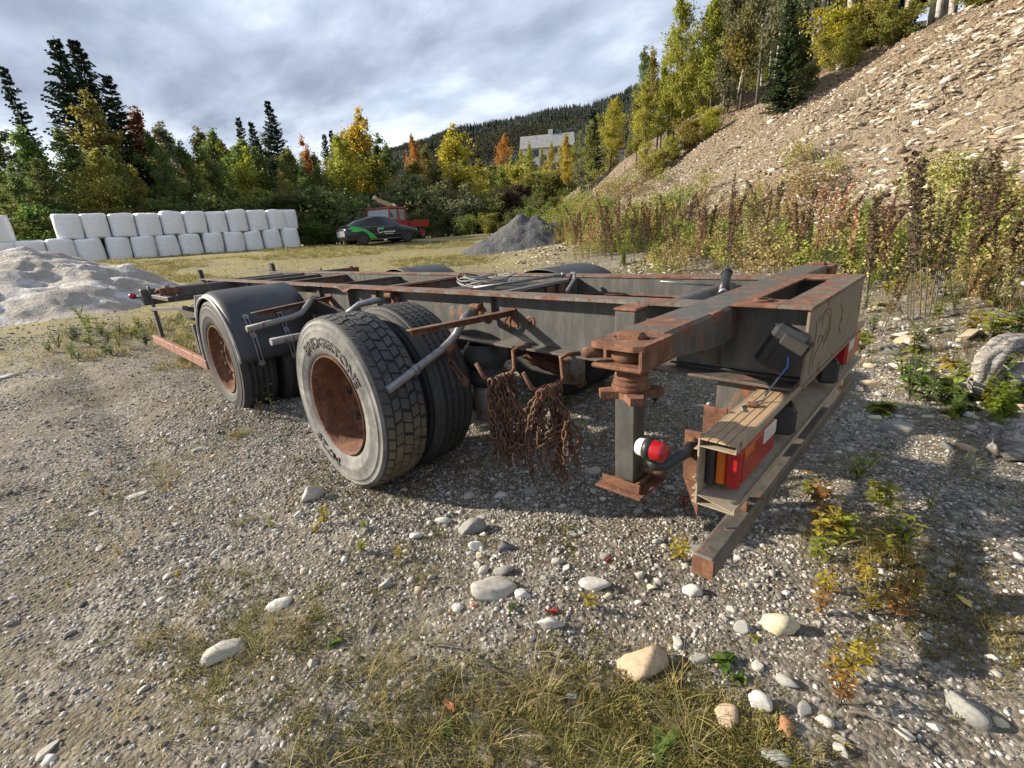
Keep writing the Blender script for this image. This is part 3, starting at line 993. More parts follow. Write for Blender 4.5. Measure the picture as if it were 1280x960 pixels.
# flat bar arms standing out from the rail
for (bx, tx, bz, tz) in ((1.155, 1.235, 0.955, 0.955), (3.37, 3.39, 0.945, 0.905)):
    arm = part('side_arm', 'flange', lambda b: (b.bar((bx, WY + 0.008, bz), (tx, 1.09, tz), 0.045, 0.006), b.bar((bx + 0.02, WY + 0.008, bz - 0.02), (tx + 0.02, 1.06, tz - 0.02), 0.005, 0.035)))
    part('arm_plate', 'rust', lambda b: b.prism([(bx - 0.03, 0.855), (bx + 0.06, 0.86), (bx + 0.06, 0.96), (bx - 0.02, 0.965)], 0.006, lambda a, c, h: (a, WY + 0.0065 + h, c)), arm)
    part('arm_clip', 'rust', lambda b: (b.tube([(bx + 0.0, WY + 0.02, 0.93), (bx - 0.01, WY + 0.05, 0.89), (bx + 0.005, WY + 0.04, 0.85)], 0.007, 8), b.tube([(bx + 0.03, WY + 0.02, 0.92), (bx + 0.02, WY + 0.06, 0.90), (bx + 0.035, WY + 0.05, 0.87)], 0.006, 8)), arm)
part('arm_strut', 'paint_r', lambda b: b.bar((3.33, 0.56, 0.925), (3.02, WY + 0.02, 0.80), 0.03, 0.006))
part('strut_bolt', 'rust', lambda b: b.box((3.02, WY + 0.03, 0.83), (0.05, 0.05, 0.06), None, 0.012))
part('cross_stub', 'galvr', lambda b: b.tube([(3.10, 0.48, 0.70), (3.08, 1.10, 0.705)], 0.028, 14))
# bent tube by the rear wheel
part('bent_tube', 'galv', lambda b: b.tube([(1.40, 0.50, 0.93), (1.36, 0.58, 0.945), (1.325, 0.65, 0.935), (1.315, 0.69, 0.90), (1.33, 0.715, 0.855), (1.345, 0.75, 0.82), (1.345, 0.82, 0.785), (1.325, 1.2, 0.662)], 0.023, 14))
part('tube_sleeve', 'galv', lambda b: b.tube([(1.331, 1.0, 0.727), (1.329, 1.03, 0.717)], 0.030, 14))
part('tube_flange', 'rust', lambda b: (b.lathe([(0.0, 0.03), (0.045, 0.03), (0.048, 0.0)], (1.42, WY + 0.007, 0.925), 'y', 18), b.box((1.43, WY + 0.04, 0.965), (0.09, 0.05, 0.03), None, 0.01)))
part('tube_flange', 'rust', lambda b: (b.lathe([(0.0, 0.03), (0.045, 0.03), (0.048, 0.0)], (2.33, WY + 0.007, 0.965), 'y', 18), b.box((2.34, WY + 0.05, 1.0), (0.10, 0.06, 0.035), None, 0.01)))
part('bent_tube', 'galv', lambda b: b.tube([(2.33, 0.48, 0.96), (2.36, 0.58, 0.975), (2.42, 0.68, 0.96), (2.5, 0.74, 0.90), (2.52, 0.78, 0.85)], 0.023, 14))
def rstrap(b):
    p, q = np.array((1.478, 0.765, 0.813)), np.array((1.236, 0.765, 0.606))
    n_ = np.array((0.65, 0, -0.76))
    for s in (-1, 1):
        b.bar(p + n_ * 0.017 * s, q + n_ * 0.017 * s, 0.006, 0.011, n_, 0.001)
    for c in (p, q, p * 0.55 + q * 0.45):
        b.tube([c + np.array((0, -0.006, 0)), c + np.array((0, 0.008, 0))], 0.026, 14)
part('slotted_strap', 'rust', rstrap)
part('strap_clamp', 'rust', lambda b: b.tube([(1.347, 0.74, 0.80), (1.346, 0.80, 0.775)], 0.034, 12))

# hooks under the rail
HK = {'a': (1.03, 0.0), 'b': (0.70, 0.0)}
for (x0, xo) in ((1.03, 0.0), (0.70, 0.0)):
    part('hook', 'rust', lambda b: b.tube([(x0 - 0.04, 0.48, 0.772), (x0, 0.535, 0.776), (x0 + 0.015, 0.565, 0.76), (x0 - 0.02, 0.60, 0.67), (x0 - 0.02, 0.64, 0.645), (x0 + 0.0, 0.74, 0.640), (x0 + 0.03, 0.78, 0.66), (x0 + 0.06, 0.80, 0.74)], 0.011, 10))

# trailer nose: side frame, cross beam, stops
part('front_beam', 'paint', lambda b: b.span(6.86, 6.98, -1.22, 1.22, 0.80, 1.0, 0.01))
for s in (1, -1):
    part('nose_side_panel', 'paint', lambda b: (b.span(6.80, 6.90, s * 1.12, s * 1.145, 0.72, 1.03, 0.004), b.span(5.9, 6.79, s * 1.08, s * 1.14, 0.885, 0.93, 0.004)))
    part('nose_gusset', 'dark', lambda b: b.prism([(6.78, 0.76), (5.15, 0.83), (5.15, 0.55)], 0.01, lambda a, c, h: (a, s * (0.95 + h), c)))
    part('side_guard_top_bar', 'paint', lambda b: b.bar((6.88, s * 1.16, 0.745), (5.12, s * 1.16, 0.86), 0.05, 0.04))
    for (xa, za) in ((6.80, 0.73), (5.02, 0.70)):
        part('side_guard_post', 'paint', lambda b: b.span(xa - 0.045, xa + 0.045, s * 1.125, s * 1.165, 0.385, za, 0.004))
    part('side_guard_bar', 'redbar', lambda b: b.bar((6.95, s * 1.20, 0.36), (4.60, s * 1.20, 0.335), 0.05, 0.10, (0, 0, 1), 0.005))
    part('rail_stop', 'black', lambda b: (b.prism([(0, 0), (0.14, 0.01), (0.06, 0.03), (0.05, 0.15), (0.03, 0.17), (-0.03, 0.17), (-0.05, 0.15)], 0.05, lambda a, c, h: (7.02 - a, s * (0.48) + h - 0.025, 1.0 + c)),))
part('front_marker_lamp', 'black', lambda b: b.bar((6.85, 1.14, 0.90), (7.0, 1.28, 0.90), 0.03, 0.02))
part('red_lens', 'red', lambda b: b.lathe([(0.0, 0.05), (0.035, 0.03), (0.042, 0.0), (0.035, -0.03), (0.0, -0.04)], (7.02, 1.29, 0.925), 'x', 18))
part('crumpled_bracket', 'guardlip', lambda b: (b.bar((4.60, 1.12, 1.0), (4.62, 1.16, 0.80), 0.10, 0.012, (1, 0, 0)), b.bar((4.62, 1.16, 0.80), (4.60, 1.12, 0.66), 0.07, 0.012, (1, 0, 0)), b.bar((4.66, 0.55, 0.98), (4.62, 1.15, 0.99), 0.05, 0.03)))
part('drawbar', 'paint', lambda b: (b.bar((6.9, 0.42, 0.80), (8.3, 0.05, 0.70), 0.09, 0.12), b.bar((6.9, -0.42, 0.80), (8.3, -0.05, 0.70), 0.09, 0.12)))


# ------------------------------------------------------------------ tyre chains on the hooks
def link_shape(c, d, n_, L=0.050, W=0.030, r=0.0056, b=None):
    """one oval chain link"""
    d = d / np.linalg.norm(d); n_ = n_ - d * (n_ @ d); n_ /= np.linalg.norm(n_)
    s = np.cross(d, n_)
    ring = []
    for k in range(10):
        a = 2 * PI * k / 10
        ring.append(c + d * (L / 2 * np.sign(math.cos(a)) * abs(math.cos(a)) ** 0.7) + s * (W / 2 * math.sin(a)))
    vs_, fs_ = [], []
    for k in range(10):
        p = ring[k]; t = ring[(k + 1) % 10] - ring[k - 1]; t = t / np.linalg.norm(t)
        q = np.cross(t, n_)
        for j in range(5):
            a = 2 * PI * j / 5
            vs_.append(p + r * (math.cos(a) * n_ + math.sin(a) * q))
    for k in range(10):
        k2 = (k + 1) % 10
        for j in range(5):
            j2 = (j + 1) % 5
            fs_.append((k * 5 + j, k * 5 + j2, k2 * 5 + j2, k2 * 5 + j))
    b.add(vs_, fs_, True)


def strand(b, P, step=0.038):
    P = [np.array(p, float) for p in P]
    i = 0
    for a, c in zip(P[:-1], P[1:]):
        L_ = np.linalg.norm(c - a); n = max(1, int(L_ / step))
        for k in range(n):
            q = a + (c - a) * (k + 0.5) / n + rng.normal(0, 0.002, 3)
            nn = np.array((1, 0, 0.1)) if i % 2 else np.array((0.1, 1, 0))
            dd = (c - a) / (L_ + 1e-9) + rng.normal(0, 0.09, 3)
            link_shape(q, dd, nn + rng.normal(0, 0.18, 3), b=b)
            i += 1


M['chain'] = rusty('chain_rust', (0.055, 0.036, 0.028), 0.55, 20.0, 0.3, 0.8)


def chain_bundle(x0, nst, zmin, spread, seed, lab):
    r = random.Random(seed)
    b = MB()
    for k in range(nst):
        ya = 0.62 + 0.16 * (k + 0.5) / nst
        xt = x0 - 0.02 + r.uniform(-0.012, 0.012)
        xb = xt + r.uniform(-spread, spread) * 1.5
        zb = zmin + r.uniform(0, 0.22)
        m1 = (xt + (xb - xt) * 0.4 + r.uniform(-0.03, 0.03), ya + r.uniform(-0.03, 0.03), 0.65 + (zb - 0.65) * 0.35)
        m2 = (xt + (xb - xt) * 0.8 + r.uniform(-0.03, 0.03), ya + r.uniform(-0.03, 0.03), 0.65 + (zb - 0.65) * 0.7)
        e = (xb + r.uniform(-0.015, 0.015), ya + r.uniform(-0.02, 0.02), zb)
        side = r.choice((-1, 1)) * 0.03
        strand(b, [(xt, ya, 0.658), (m1[0] + side, m1[1], m1[2]), (m2[0] + side, m2[1], m2[2]), e])
    for k in range(3):
        z = r.uniform(0.30, 0.5)
        strand(b, [(x0 - 0.09, 0.70, z), (x0, 0.78, z - 0.06), (x0 + 0.07, 0.72, z + 0.02)])
    o = b.build('tyre_chain_bundle', M['chain'], None, False)
    tag(o, lab, 'chain', 'rusty tyre chains hung under the rail')
    return o


chain_bundle(1.03, 15, 0.09, 0.07, 3, 'rusty tyre chain bundle on the hook beside the dual wheels')
cbs = chain_bundle(0.70, 15, 0.12, 0.08, 5, 'rusty tyre chain bundle on the hook beside the support leg')
b = MB()
strand(b, [(0.99, 0.71, 0.66), (0.90, 0.73, 0.55), (0.84, 0.73, 0.49), (0.78, 0.72, 0.57), (0.71, 0.70, 0.66)])
strand(b, [(0.98, 0.72, 0.62), (0.90, 0.74, 0.46), (0.85, 0.74, 0.38), (0.80, 0.74, 0.42), (0.70, 0.72, 0.60)])
strand(b, [(0.90, 0.735, 0.52), (0.885, 0.73, 0.40), (0.89, 0.735, 0.22)])
strand(b, [(0.93, 0.74, 0.56), (0.92, 0.745, 0.42), (0.925, 0.74, 0.27)])
strand(b, [(0.82, 0.74, 0.52), (0.825, 0.745, 0.40), (0.82, 0.74, 0.26)])
strand(b, [(0.97, 0.75, 0.55), (0.90, 0.76, 0.34), (0.83, 0.76, 0.30), (0.76, 0.75, 0.42), (0.72, 0.74, 0.58)])
strand(b, [(1.0, 0.76, 0.40), (0.92, 0.77, 0.30), (0.84, 0.77, 0.33), (0.74, 0.76, 0.36)])
strand(b, [(0.86, 0.735, 0.48), (0.865, 0.73, 0.30), (0.86, 0.735, 0.19)])
o = b.build('slack_chain', M['chain'], None, False)
tag(o, 'slack rusty chain loop slung between the two hanging chain bundles', 'chain')

# ================================================================== ground
def ground_mat(name, hillside=False):
    m, nt, bs = base_mat(name)
    t = nd(nt, 'ShaderNodeTexCoord')
    v = t.outputs['Object']
    vo1 = nd(nt, 'ShaderNodeTexVoronoi', {'Vector': v, 'Scale': 55.0, 'Randomness': 1.0})
    vo2 = nd(nt, 'ShaderNodeTexVoronoi', {'Vector': v, 'Scale': 22.0})
    sep1 = nd(nt, 'ShaderNodeSeparateColor', {0: vo1.outputs['Color']})
    sep2 = nd(nt, 'ShaderNodeSeparateColor', {0: vo2.outputs['Color']})
    big = noise(nt, v, 0.35, 6, 0.6)
    mid = noise(nt, v, 1.6, 7, 0.65)
    fine = noise(nt, v, 14, 6, 0.7)
    peb = ramp(nt, sep1.outputs[0], [(0.0, (0.055, 0.046, 0.035)), (0.45, (0.13, 0.114, 0.092)), (0.8, (0.25, 0.226, 0.19)), (1.0, (0.48, 0.455, 0.41))])
    peb2 = ramp(nt, sep2.outputs[1], [(0.0, (0.075, 0.065, 0.052)), (0.5, (0.17, 0.152, 0.126)), (1.0, (0.33, 0.30, 0.255))])
    c = mixc(nt, 0.45, peb, peb2)
    dirt = ramp(nt, fine, [(0.3, (0.058, 0.046, 0.031)), (0.7, (0.165, 0.138, 0.098))])
    c = mixc(nt, ramp(nt, mid, [(0.42, 0.0), (0.62, 0.75)]), c, dirt)
    sx = nd(nt, 'ShaderNodeSeparateXYZ', {0: v})
    if not hillside:
        # grass and moss cover spreading over the yard away from the gravel
        moss = ramp(nt, fine, [(0.3, (0.060, 0.050, 0.018)), (0.5, (0.135, 0.115, 0.038)), (0.75, (0.25, 0.20, 0.08))])
        straw = ramp(nt, noise(nt, v, 5, 7, 0.7), [(0.35, (0.16, 0.15, 0.045)), (0.6, (0.30, 0.25, 0.10)), (0.8, (0.34, 0.29, 0.15))])
        far = nd(nt, 'ShaderNodeMapRange', {0: sx.outputs[0], 1: 5.5, 2: 12.0}, clamp=True).outputs[0]
        gcov = mth(nt, 'ADD', mth(nt, 'MULTIPLY', big, 0.6), mth(nt, 'MULTIPLY', mid, 0.4))
        near_f = ramp(nt, gcov, [(0.50, 0.0), (0.63, 0.55)])
        far_f = ramp(nt, gcov, [(0.36, 0.15), (0.52, 0.9)])
        c = mixc(nt, mth(nt, 'MULTIPLY', near_f, mth(nt, 'SUBTRACT', 1.0, far)), c, moss)
        c = mixc(nt, mth(nt, 'MULTIPLY', far_f, far), c, straw)
    else:
        tan = ramp(nt, fine, [(0.25, (0.13, 0.090, 0.053)), (0.5, (0.28, 0.215, 0.142)), (0.75, (0.43, 0.365, 0.27))])
        och = ramp(nt, mid, [(0.35, (0.21, 0.115, 0.05)), (0.65, (0.31, 0.235, 0.15))])
        zf = nd(nt, 'ShaderNodeMapRange', {0: sx.outputs[2], 1: 4.5, 2: 8.0}, clamp=True).outputs[0]
        c = mixc(nt, 0.35, tan, c)
        c = mixc(nt, mth(nt, 'MULTIPLY', zf, ramp(nt, big, [(0.35, 0.3), (0.6, 0.9)])), c, och)
        hum = ramp(nt, fine, [(0.3, (0.03, 0.022, 0.012)), (0.7, (0.09, 0.065, 0.03))])
        zf2 = nd(nt, 'ShaderNodeMapRange', {0: mth(nt, 'ADD', sx.outputs[2], mth(nt, 'MULTIPLY', mid, 1.6)), 1: 8.3, 2: 8.9}, clamp=True).outputs[0]
        c = mixc(nt, zf2, c, hum)
    nt.links.new(c, bs.inputs['Base Color'])
    bs.inputs['Roughness'].default_value = 0.92
    bs.inputs['Specular IOR Level'].default_value = 0.25
    h1 = mth(nt, 'MULTIPLY', vo1.outputs['Distance'], -0.6)
    h2 = mth(nt, 'MULTIPLY', vo2.outputs['Distance'], -1.2 if hillside else -0.25)
    hh = mth(nt, 'ADD', mth(nt, 'ADD', h1, h2), mth(nt, 'MULTIPLY', fine, 0.9))
    if hillside:
        vo3 = nd(nt, 'ShaderNodeTexVoronoi', {'Vector': v, 'Scale': 7.0})
        hh = mth(nt, 'ADD', mth(nt, 'MULTIPLY', hh, 0.5), mth(nt, 'MULTIPLY', vo3.outputs['Distance'], -1.6))
        bump(nt, bs, hh, 1.0, 0.07)
    else:
        bump(nt, bs, mth(nt, 'ADD', hh, mth(nt, 'MULTIPLY', noise(nt, v, 60, 5, 0.7), 0.5)), 0.8, 0.016)
    return m


def graded(lo, hi, c0, c1, fine_, grow=1.06):
    a = [c0]
    s = fine_
    x = c0
    while x < c1:
        x += fine_; a.append(x)
    s = fine_
    while a[-1] < hi:
        s *= grow; a.append(a[-1] + s)
    s = fine_
    while a[0] > lo:
        s *= grow; a.insert(0, a[0] - s)
    return np.array(a)


gx = graded(-900, 2500, -3.5, 9.0, 0.07, 1.07)
gy = graded(-1500, 1500, -5.5, 5.0, 0.07, 1.07)
GX, GY = np.meshgrid(gx, gy, indexing='ij')
S_, T_ = st(GX, GY)
GZ = base_z(GX, GY) + hill_z(GX, GY) * (1 - sstep(-1.5, 0.5, T_)) + 0.012 * fbm(GX * 7, GY * 7, 40, 3) * np.exp(-np.hypot(GX, GY) / 12)
GZ = GZ - 1.2 * sstep(-0.6, 1.6, T_) * sstep(80, 55, np.abs(S_)) * sstep(70, 50, T_)
nx, ny = GX.shape
V = np.c_[GX.ravel(), GY.ravel(), GZ.ravel()]
I = np.arange(nx * ny).reshape(nx, ny)
F = np.stack([I[:-1, :-1], I[1:, :-1], I[1:, 1:], I[:-1, 1:]], -1).reshape(-1, 4)
M['ground'] = ground_mat('gravel_yard')
g = link(fast_mesh('ground', V, F, M['ground'], True), 'ground')
tag(g, kind='structure')

ss = np.concatenate([np.arange(-45, -14, 1.2), np.arange(-14, 42, 0.22), np.arange(42, 75, 1.5)])
tt = np.concatenate([np.arange(-1.6, 20, 0.22), np.arange(20, 70, 1.5)])
SS, TT = np.meshgrid(ss, tt, indexing='ij')
HX = HA[0] + SS * HS[0] + TT * HN[0]
HY = HA[1] + SS * HS[1] + TT * HN[1]
HZ = base_z(HX, HY) + hill_z(HX, HY) + 0.02
onf = sstep(0, 1.5, TT)
gull = np.abs(fbm(SS * 0.45 + 0.25 * TT * 0.3, TT * 0.06, 71, 3))
HZ = HZ - 0.45 * np.clip(0.16 - gull, 0, 1) / 0.16 * sstep(2, 6, TT) * sstep(13, 10, TT)
HZ = HZ + (0.16 * fbm(HX * 0.9, HY * 0.9, 50, 4) + 0.06 * fbm(SS * 0.7, TT * 3, 61, 3)) * onf
HZ = HZ - 0.15 * sstep(-0.9, -1.6, TT)
nx, ny = HX.shape
V = np.c_[HX.ravel(), HY.ravel(), HZ.ravel()]
I = np.arange(nx * ny).reshape(nx, ny)
F = np.stack([I[:-1, :-1], I[1:, :-1], I[1:, 1:], I[:-1, 1:]], -1).reshape(-1, 4)
M['hill'] = ground_mat('gravel_bank', True)
hillside = link(fast_mesh('hillside', V, F, M['hill'], True), 'hillside')
tag(hillside, kind='structure')
_sg, _tg, _HZ = ss, tt, HZ


def hill_surface(s, t):
    i = np.clip(np.searchsorted(_sg, s) - 1, 0, len(_sg) - 2)
    j = np.clip(np.searchsorted(_tg, t) - 1, 0, len(_tg) - 2)
    a = (s - _sg[i]) / (_sg[i + 1] - _sg[i]); b = (t - _tg[j]) / (_tg[j + 1] - _tg[j])
    return (_HZ[i, j] * (1 - a) * (1 - b) + _HZ[i + 1, j] * a * (1 - b) + _HZ[i, j + 1] * (1 - a) * b + _HZ[i + 1, j + 1] * a * b)


# ------------------------------------------------------------------ stones
def stone_mesh(name, seed, sub=2, flat=0.7, ang=0.0, mat=None):
    r = np.random.default_rng(seed)
    bm = bmesh.new()
    bmesh.ops.create_icosphere(bm, subdivisions=sub, radius=0.5)
    V = np.array([v.co[:] for v in bm.verts])
    n = V / np.linalg.norm(V, axis=1)[:, None]
    sc = np.array((1.0, r.uniform(0.65, 0.9), flat * r.uniform(0.8, 1.15)))
    d = np.ones(len(V))
    for k in range(4):
        q = r.normal(size=3); q /= np.linalg.norm(q)
        d += r.uniform(-0.10, 0.12) * np.sin(n @ q * r.uniform(2, 4) + r.uniform(0, 6))
    V = V * d[:, None]
    for k in range(int(ang)):
        q = r.normal(size=3); q /= np.linalg.norm(q)
        h = r.uniform(0.24, 0.38)
        over = np.maximum(V @ q - h, 0)
        V -= np.outer(over, q) * 0.95
    if sub > 2:
        V = V * (1 + 0.035 * np.sin(n[:, 0] * 17 + seed) * np.sin(n[:, 1] * 15 + 2) + 0.03 * np.sin(n[:, 2] * 23 + n[:, 0] * 11))[:, None]
    V = V * sc
    F_ = [[v.index for v in f.verts] for f in bm.faces]
    bm.free()
    me = bpy.data.meshes.new(name)
    me.from_pydata(V.tolist(), [], F_)
    me.polygons.foreach_set('use_smooth', [sub > 2 or ang < 4] * len(F_))
    if mat:
        me.materials.append(mat)
    me.update()
    return me


def stone_mat(name, stops, use_color=False, bs_=0.35, rnd=True):
    m, nt, bs = base_mat(name)
    oi = nd(nt, 'ShaderNodeObjectInfo')
    v = coords(nt)
    vv = nd(nt, 'ShaderNodeVectorMath', {0: v, 1: oi.outputs['Location']}, operation='ADD').outputs[0]
    f = noise(nt, vv, 9, 7, 0.7)
    if use_color:
        c = mixc(nt, 1.0, oi.outputs['Color'], ramp(nt, f, [(0.25, 0.55), (0.5, 0.95), (0.75, 1.25)]), 'MULTIPLY')
    else:
        c = ramp(nt, oi.outputs['Random'], stops)
        c = mixc(nt, 1.0, c, ramp(nt, f, [(0.3, 0.65), (0.7, 1.2)]), 'MULTIPLY')
    nt.links.new(c, bs.inputs['Base Color'])
    bs.inputs['Roughness'].default_value = 0.85
    bs.inputs['Specular IOR Level'].default_value = 0.3
    if bs_:
        bump(nt, bs, noise(nt, vv, 30, 6, 0.7), bs_, 0.01)
    return m


M['pebble'] = stone_mat('pebble_mix', [(0.0, (0.06, 0.057, 0.052)), (0.25, (0.15, 0.138, 0.12)), (0.5, (0.27, 0.25, 0.22)), (0.72, (0.41, 0.39, 0.355)), (0.88, (0.55, 0.535, 0.50)), (0.94, (0.34, 0.25, 0.165)), (1.0, (0.62, 0.61, 0.585))], bs_=0)
M['slopestone'] = stone_mat('slope_stone_mix', [(0.0, (0.17, 0.13, 0.09)), (0.35, (0.29, 0.24, 0.178)), (0.7, (0.42, 0.36, 0.28)), (0.86, (0.55, 0.51, 0.45)), (1.0, (0.66, 0.64, 0.59))], bs_=0)
M['stone'] = stone_mat('field_stone', None, True)

hid = bpy.data.collections.new('pebble_shapes')     # not linked to the scene: shapes for the scatter only


def protos(colname, meshes):
    c = bpy.data.collections.new(colname)
    for i, me in enumerate(meshes):
        o = bpy.data.objects.new('%s_shape' % colname, me)
        c.objects.link(o)
    return c


def scatter(name, pts_, rot, scl, coll, n_shapes, kind='stuff', seed=0):
    me = bpy.data.meshes.new(name)
    n = len(pts_)
    me.vertices.add(n)
    me.vertices.foreach_set('co', np.asarray(pts_, np.float32).ravel())
    a = me.attributes.new('rot', 'FLOAT_VECTOR', 'POINT'); a.data.foreach_set('vector', np.asarray(rot, np.float32).ravel())
    a = me.attributes.new('scl', 'FLOAT_VECTOR', 'POINT'); a.data.foreach_set('vector', np.asarray(scl, np.float32).ravel())
    a = me.attributes.new('pick', 'INT', 'POINT'); a.data.foreach_set('value', np.random.default_rng(seed).integers(0, n_shapes, n).astype(np.int32))
    ob = bpy.data.objects.new(name, me)
    COL.objects.link(ob)
    ng = bpy.data.node_groups.new(name, 'GeometryNodeTree')
    ng.interface.new_socket('Geometry', in_out='INPUT', socket_type='NodeSocketGeometry')
    ng.interface.new_socket('Geometry', in_out='OUTPUT', socket_type='NodeSocketGeometry')
    gi = ng.nodes.new('NodeGroupInput'); go = ng.nodes.new('NodeGroupOutput')
    ci = ng.nodes.new('GeometryNodeCollectionInfo'); ci.inputs['Collection'].default_value = coll
    ci.inputs['Separate Children'].default_value = True; ci.inputs['Reset Children'].default_value = True
    ip = ng.nodes.new('GeometryNodeInstanceOnPoints')
    ip.inputs['Pick Instance'].default_value = True
    def attr(nm, dt):
        q = ng.nodes.new('GeometryNodeInputNamedAttribute'); q.data_type = dt; q.inputs['Name'].default_value = nm
        return q.outputs['Attribute']
    L = ng.links.new
    L(gi.outputs[0], ip.inputs['Points'])
    L(ci.outputs[0], ip.inputs['Instance'])
    L(attr('pick', 'INT'), ip.inputs['Instance Index'])
    er = ng.nodes.new('FunctionNodeEulerToRotation')
    L(attr('rot', 'FLOAT_VECTOR'), er.inputs[0])
    L(er.outputs[0], ip.inputs['Rotation'])
    L(attr('scl', 'FLOAT_VECTOR'), ip.inputs['Scale'])
    L(ip.outputs[0], go.inputs[0])
    md = ob.modifiers.new('scatter', 'NODES'); md.node_group = ng
    tag(ob, kind=kind)
    return ob


def ground_surface(x, y):
    S1, T1 = st(x, y)
    return base_z(x, y) + hill_z(x, y) * (1 - sstep(-1.5, 0.5, T1)) + 0.012 * fbm(np.asarray(x) * 7, np.asarray(y) * 7, 40, 3) * np.exp(-np.hypot(x, y) / 12)


VIEW_AZ = math.radians(-45.4)


def wedge(n, r0, r1, half=62, power=1.0, seed=1):
    r = np.random.default_rng(seed)
    u = r.random(n)
    rad = (r0 ** power + u * (r1 ** power - r0 ** power)) ** (1 / power)
    az = VIEW_AZ + np.radians(r.uniform(-half, half, n))
    return CAM[0] + rad * np.cos(az), CAM[1] + rad * np.sin(az), rad


peb_coll = protos('pebble', [stone_mesh('pebble', 100 + i, 1, 0.6, 3 if i % 2 else 5, M['pebble']) for i in range(10)])


def pebbles(name, n, r0, r1, size, power, seed, sink=0.25, label=None, cov=0.0):
    x, y, rad = wedge(n, r0, r1, 64, power, seed)
    keep = np.ones(n, bool)
    _, t = st(x, y)
    keep &= t < 1.0
    g_ = fbm(x * 0.35 + 5, y * 0.35, 77, 4) + 0.5 * fbm(x * 1.6, y * 1.6, 78, 3)
    keep &= np.random.default_rng(seed + 5).random(n) < np.clip(0.80 - cov - 1.3 * g_, 0.25, 1.0)
    x, y = x[keep], y[keep]
    r = np.random.default_rng(seed + 9)
    m = len(x)
    s = size[0] * (size[1] / size[0]) ** (r.random(m) ** 2.0)
    z = ground_surface(x, y) + s * (0.22 - sink)
    rot = np.c_[r.normal(0, 0.25, m), r.normal(0, 0.25, m), r.uniform(0, 2 * PI, m)]
    return scatter(name, np.c_[x, y, z], rot, np.c_[s, s, s], peb_coll, 10, seed=seed)


pebbles('gravel', 230000, 1.2, 4.8, (0.005, 0.025), 1.4, 1, 0.22)
pebbles('coarse_gravel', 5500, 1.2, 5.5, (0.026, 0.058), 1.5, 2)
pebbles('yard_gravel', 130000, 4.4, 11.0, (0.011, 0.045), 1.3, 3)
pebbles('distant_gravel', 14000, 10.0, 24.0, (0.04, 0.10), 1.3, 4)

# single stones lying about the yard: (x, y in the photograph, width, height of its outline, colour, what it is)
GREY = (0.26, 0.26, 0.245); PALE = (0.42, 0.40, 0.355); WHITE = (0.52, 0.51, 0.48); TAN = (0.40, 0.31, 0.21); DARK = (0.13, 0.135, 0.135); CREAM = (0.50, 0.45, 0.31); PINK = (0.45, 0.23, 0.15); RUSTY = (0.30, 0.15, 0.075)
CN = {GREY: 'grey', PALE: 'pale beige', WHITE: 'whitish', TAN: 'tan', DARK: 'dark slate', CREAM: 'cream yellow', PINK: 'pinkish', RUSTY: 'rust brown'}
STONES = [
 (590, 656, 38, 30, GREY, 0, 'rounded grey green stone on the gravel right of the dual tyres'),
 (619, 730, 54, 32, PALE, 2, 'broad pale stone half sunk in the gravel'),
 (651, 738, 18, 20, WHITE, 2, 'small whitish stone touching the broad pale stone'),
 (690, 775, 32, 26, WHITE, 6, 'angular whitish stone with a red leaf on it'),
 (741, 727, 40, 26, WHITE, 6, 'knobbly white stone beside yellow weeds'),
 (802, 820, 64, 56, TAN, 5, 'big tan boulder at the edge of the moss'),
 (976, 775, 44, 46, CREAM, 1, 'round cream yellow stone below the bumper tube'),
 (1207, 882, 56, 42, GREY, 7, 'flat angular blue grey slab on white gravel'),
 (910, 889, 36, 44, TAN, 6, 'blocky tan stone beside green rosette weeds'),
 (950, 872, 28, 40, WHITE, 5, 'leaning white wedge of stone with a yellow leaf'),
 (984, 900, 20, 44, RUSTY, 4, 'rust brown crumbly lump among white gravel'),
 (1123, 531, 34, 30, GREY, 0, 'smooth round grey stone behind the trailer bumper'),
 (287, 810, 58, 26, PALE, 6, 'long thin pale slab lying in the grass'),
 (350, 752, 34, 15, WHITE, 5, 'flat whitish stone near the long thin slab'),
 (389, 616, 32, 26, PALE, 4, 'pale stone beside the treaded tyre'),
 (573, 755, 14, 24, WHITE, 0, 'egg shaped white stone standing in the gravel'),
 (593, 755, 13, 12, PINK, 5, 'small pinkish orange stone beside the white egg shaped stone'),
 (632, 680, 24, 24, DARK, 5, 'dark slate stone standing on edge'),
 (847, 797, 13, 34, PALE, 1, 'finger shaped pale stone beside the tan boulder'),
 (871, 684, 38, 22, GREY, 5, 'flat grey stone behind the bumper tube end'),
 (1006, 878, 16, 36, GREY, 3, 'long curved grey stone beside the rust brown lump'),
 (1183, 556, 18, 14, DARK, 1, 'dark slate stone beside the split tan stone'),
 (1204, 560, 22, 17, TAN, 2, 'split tan stone beside a dark stone'),
]
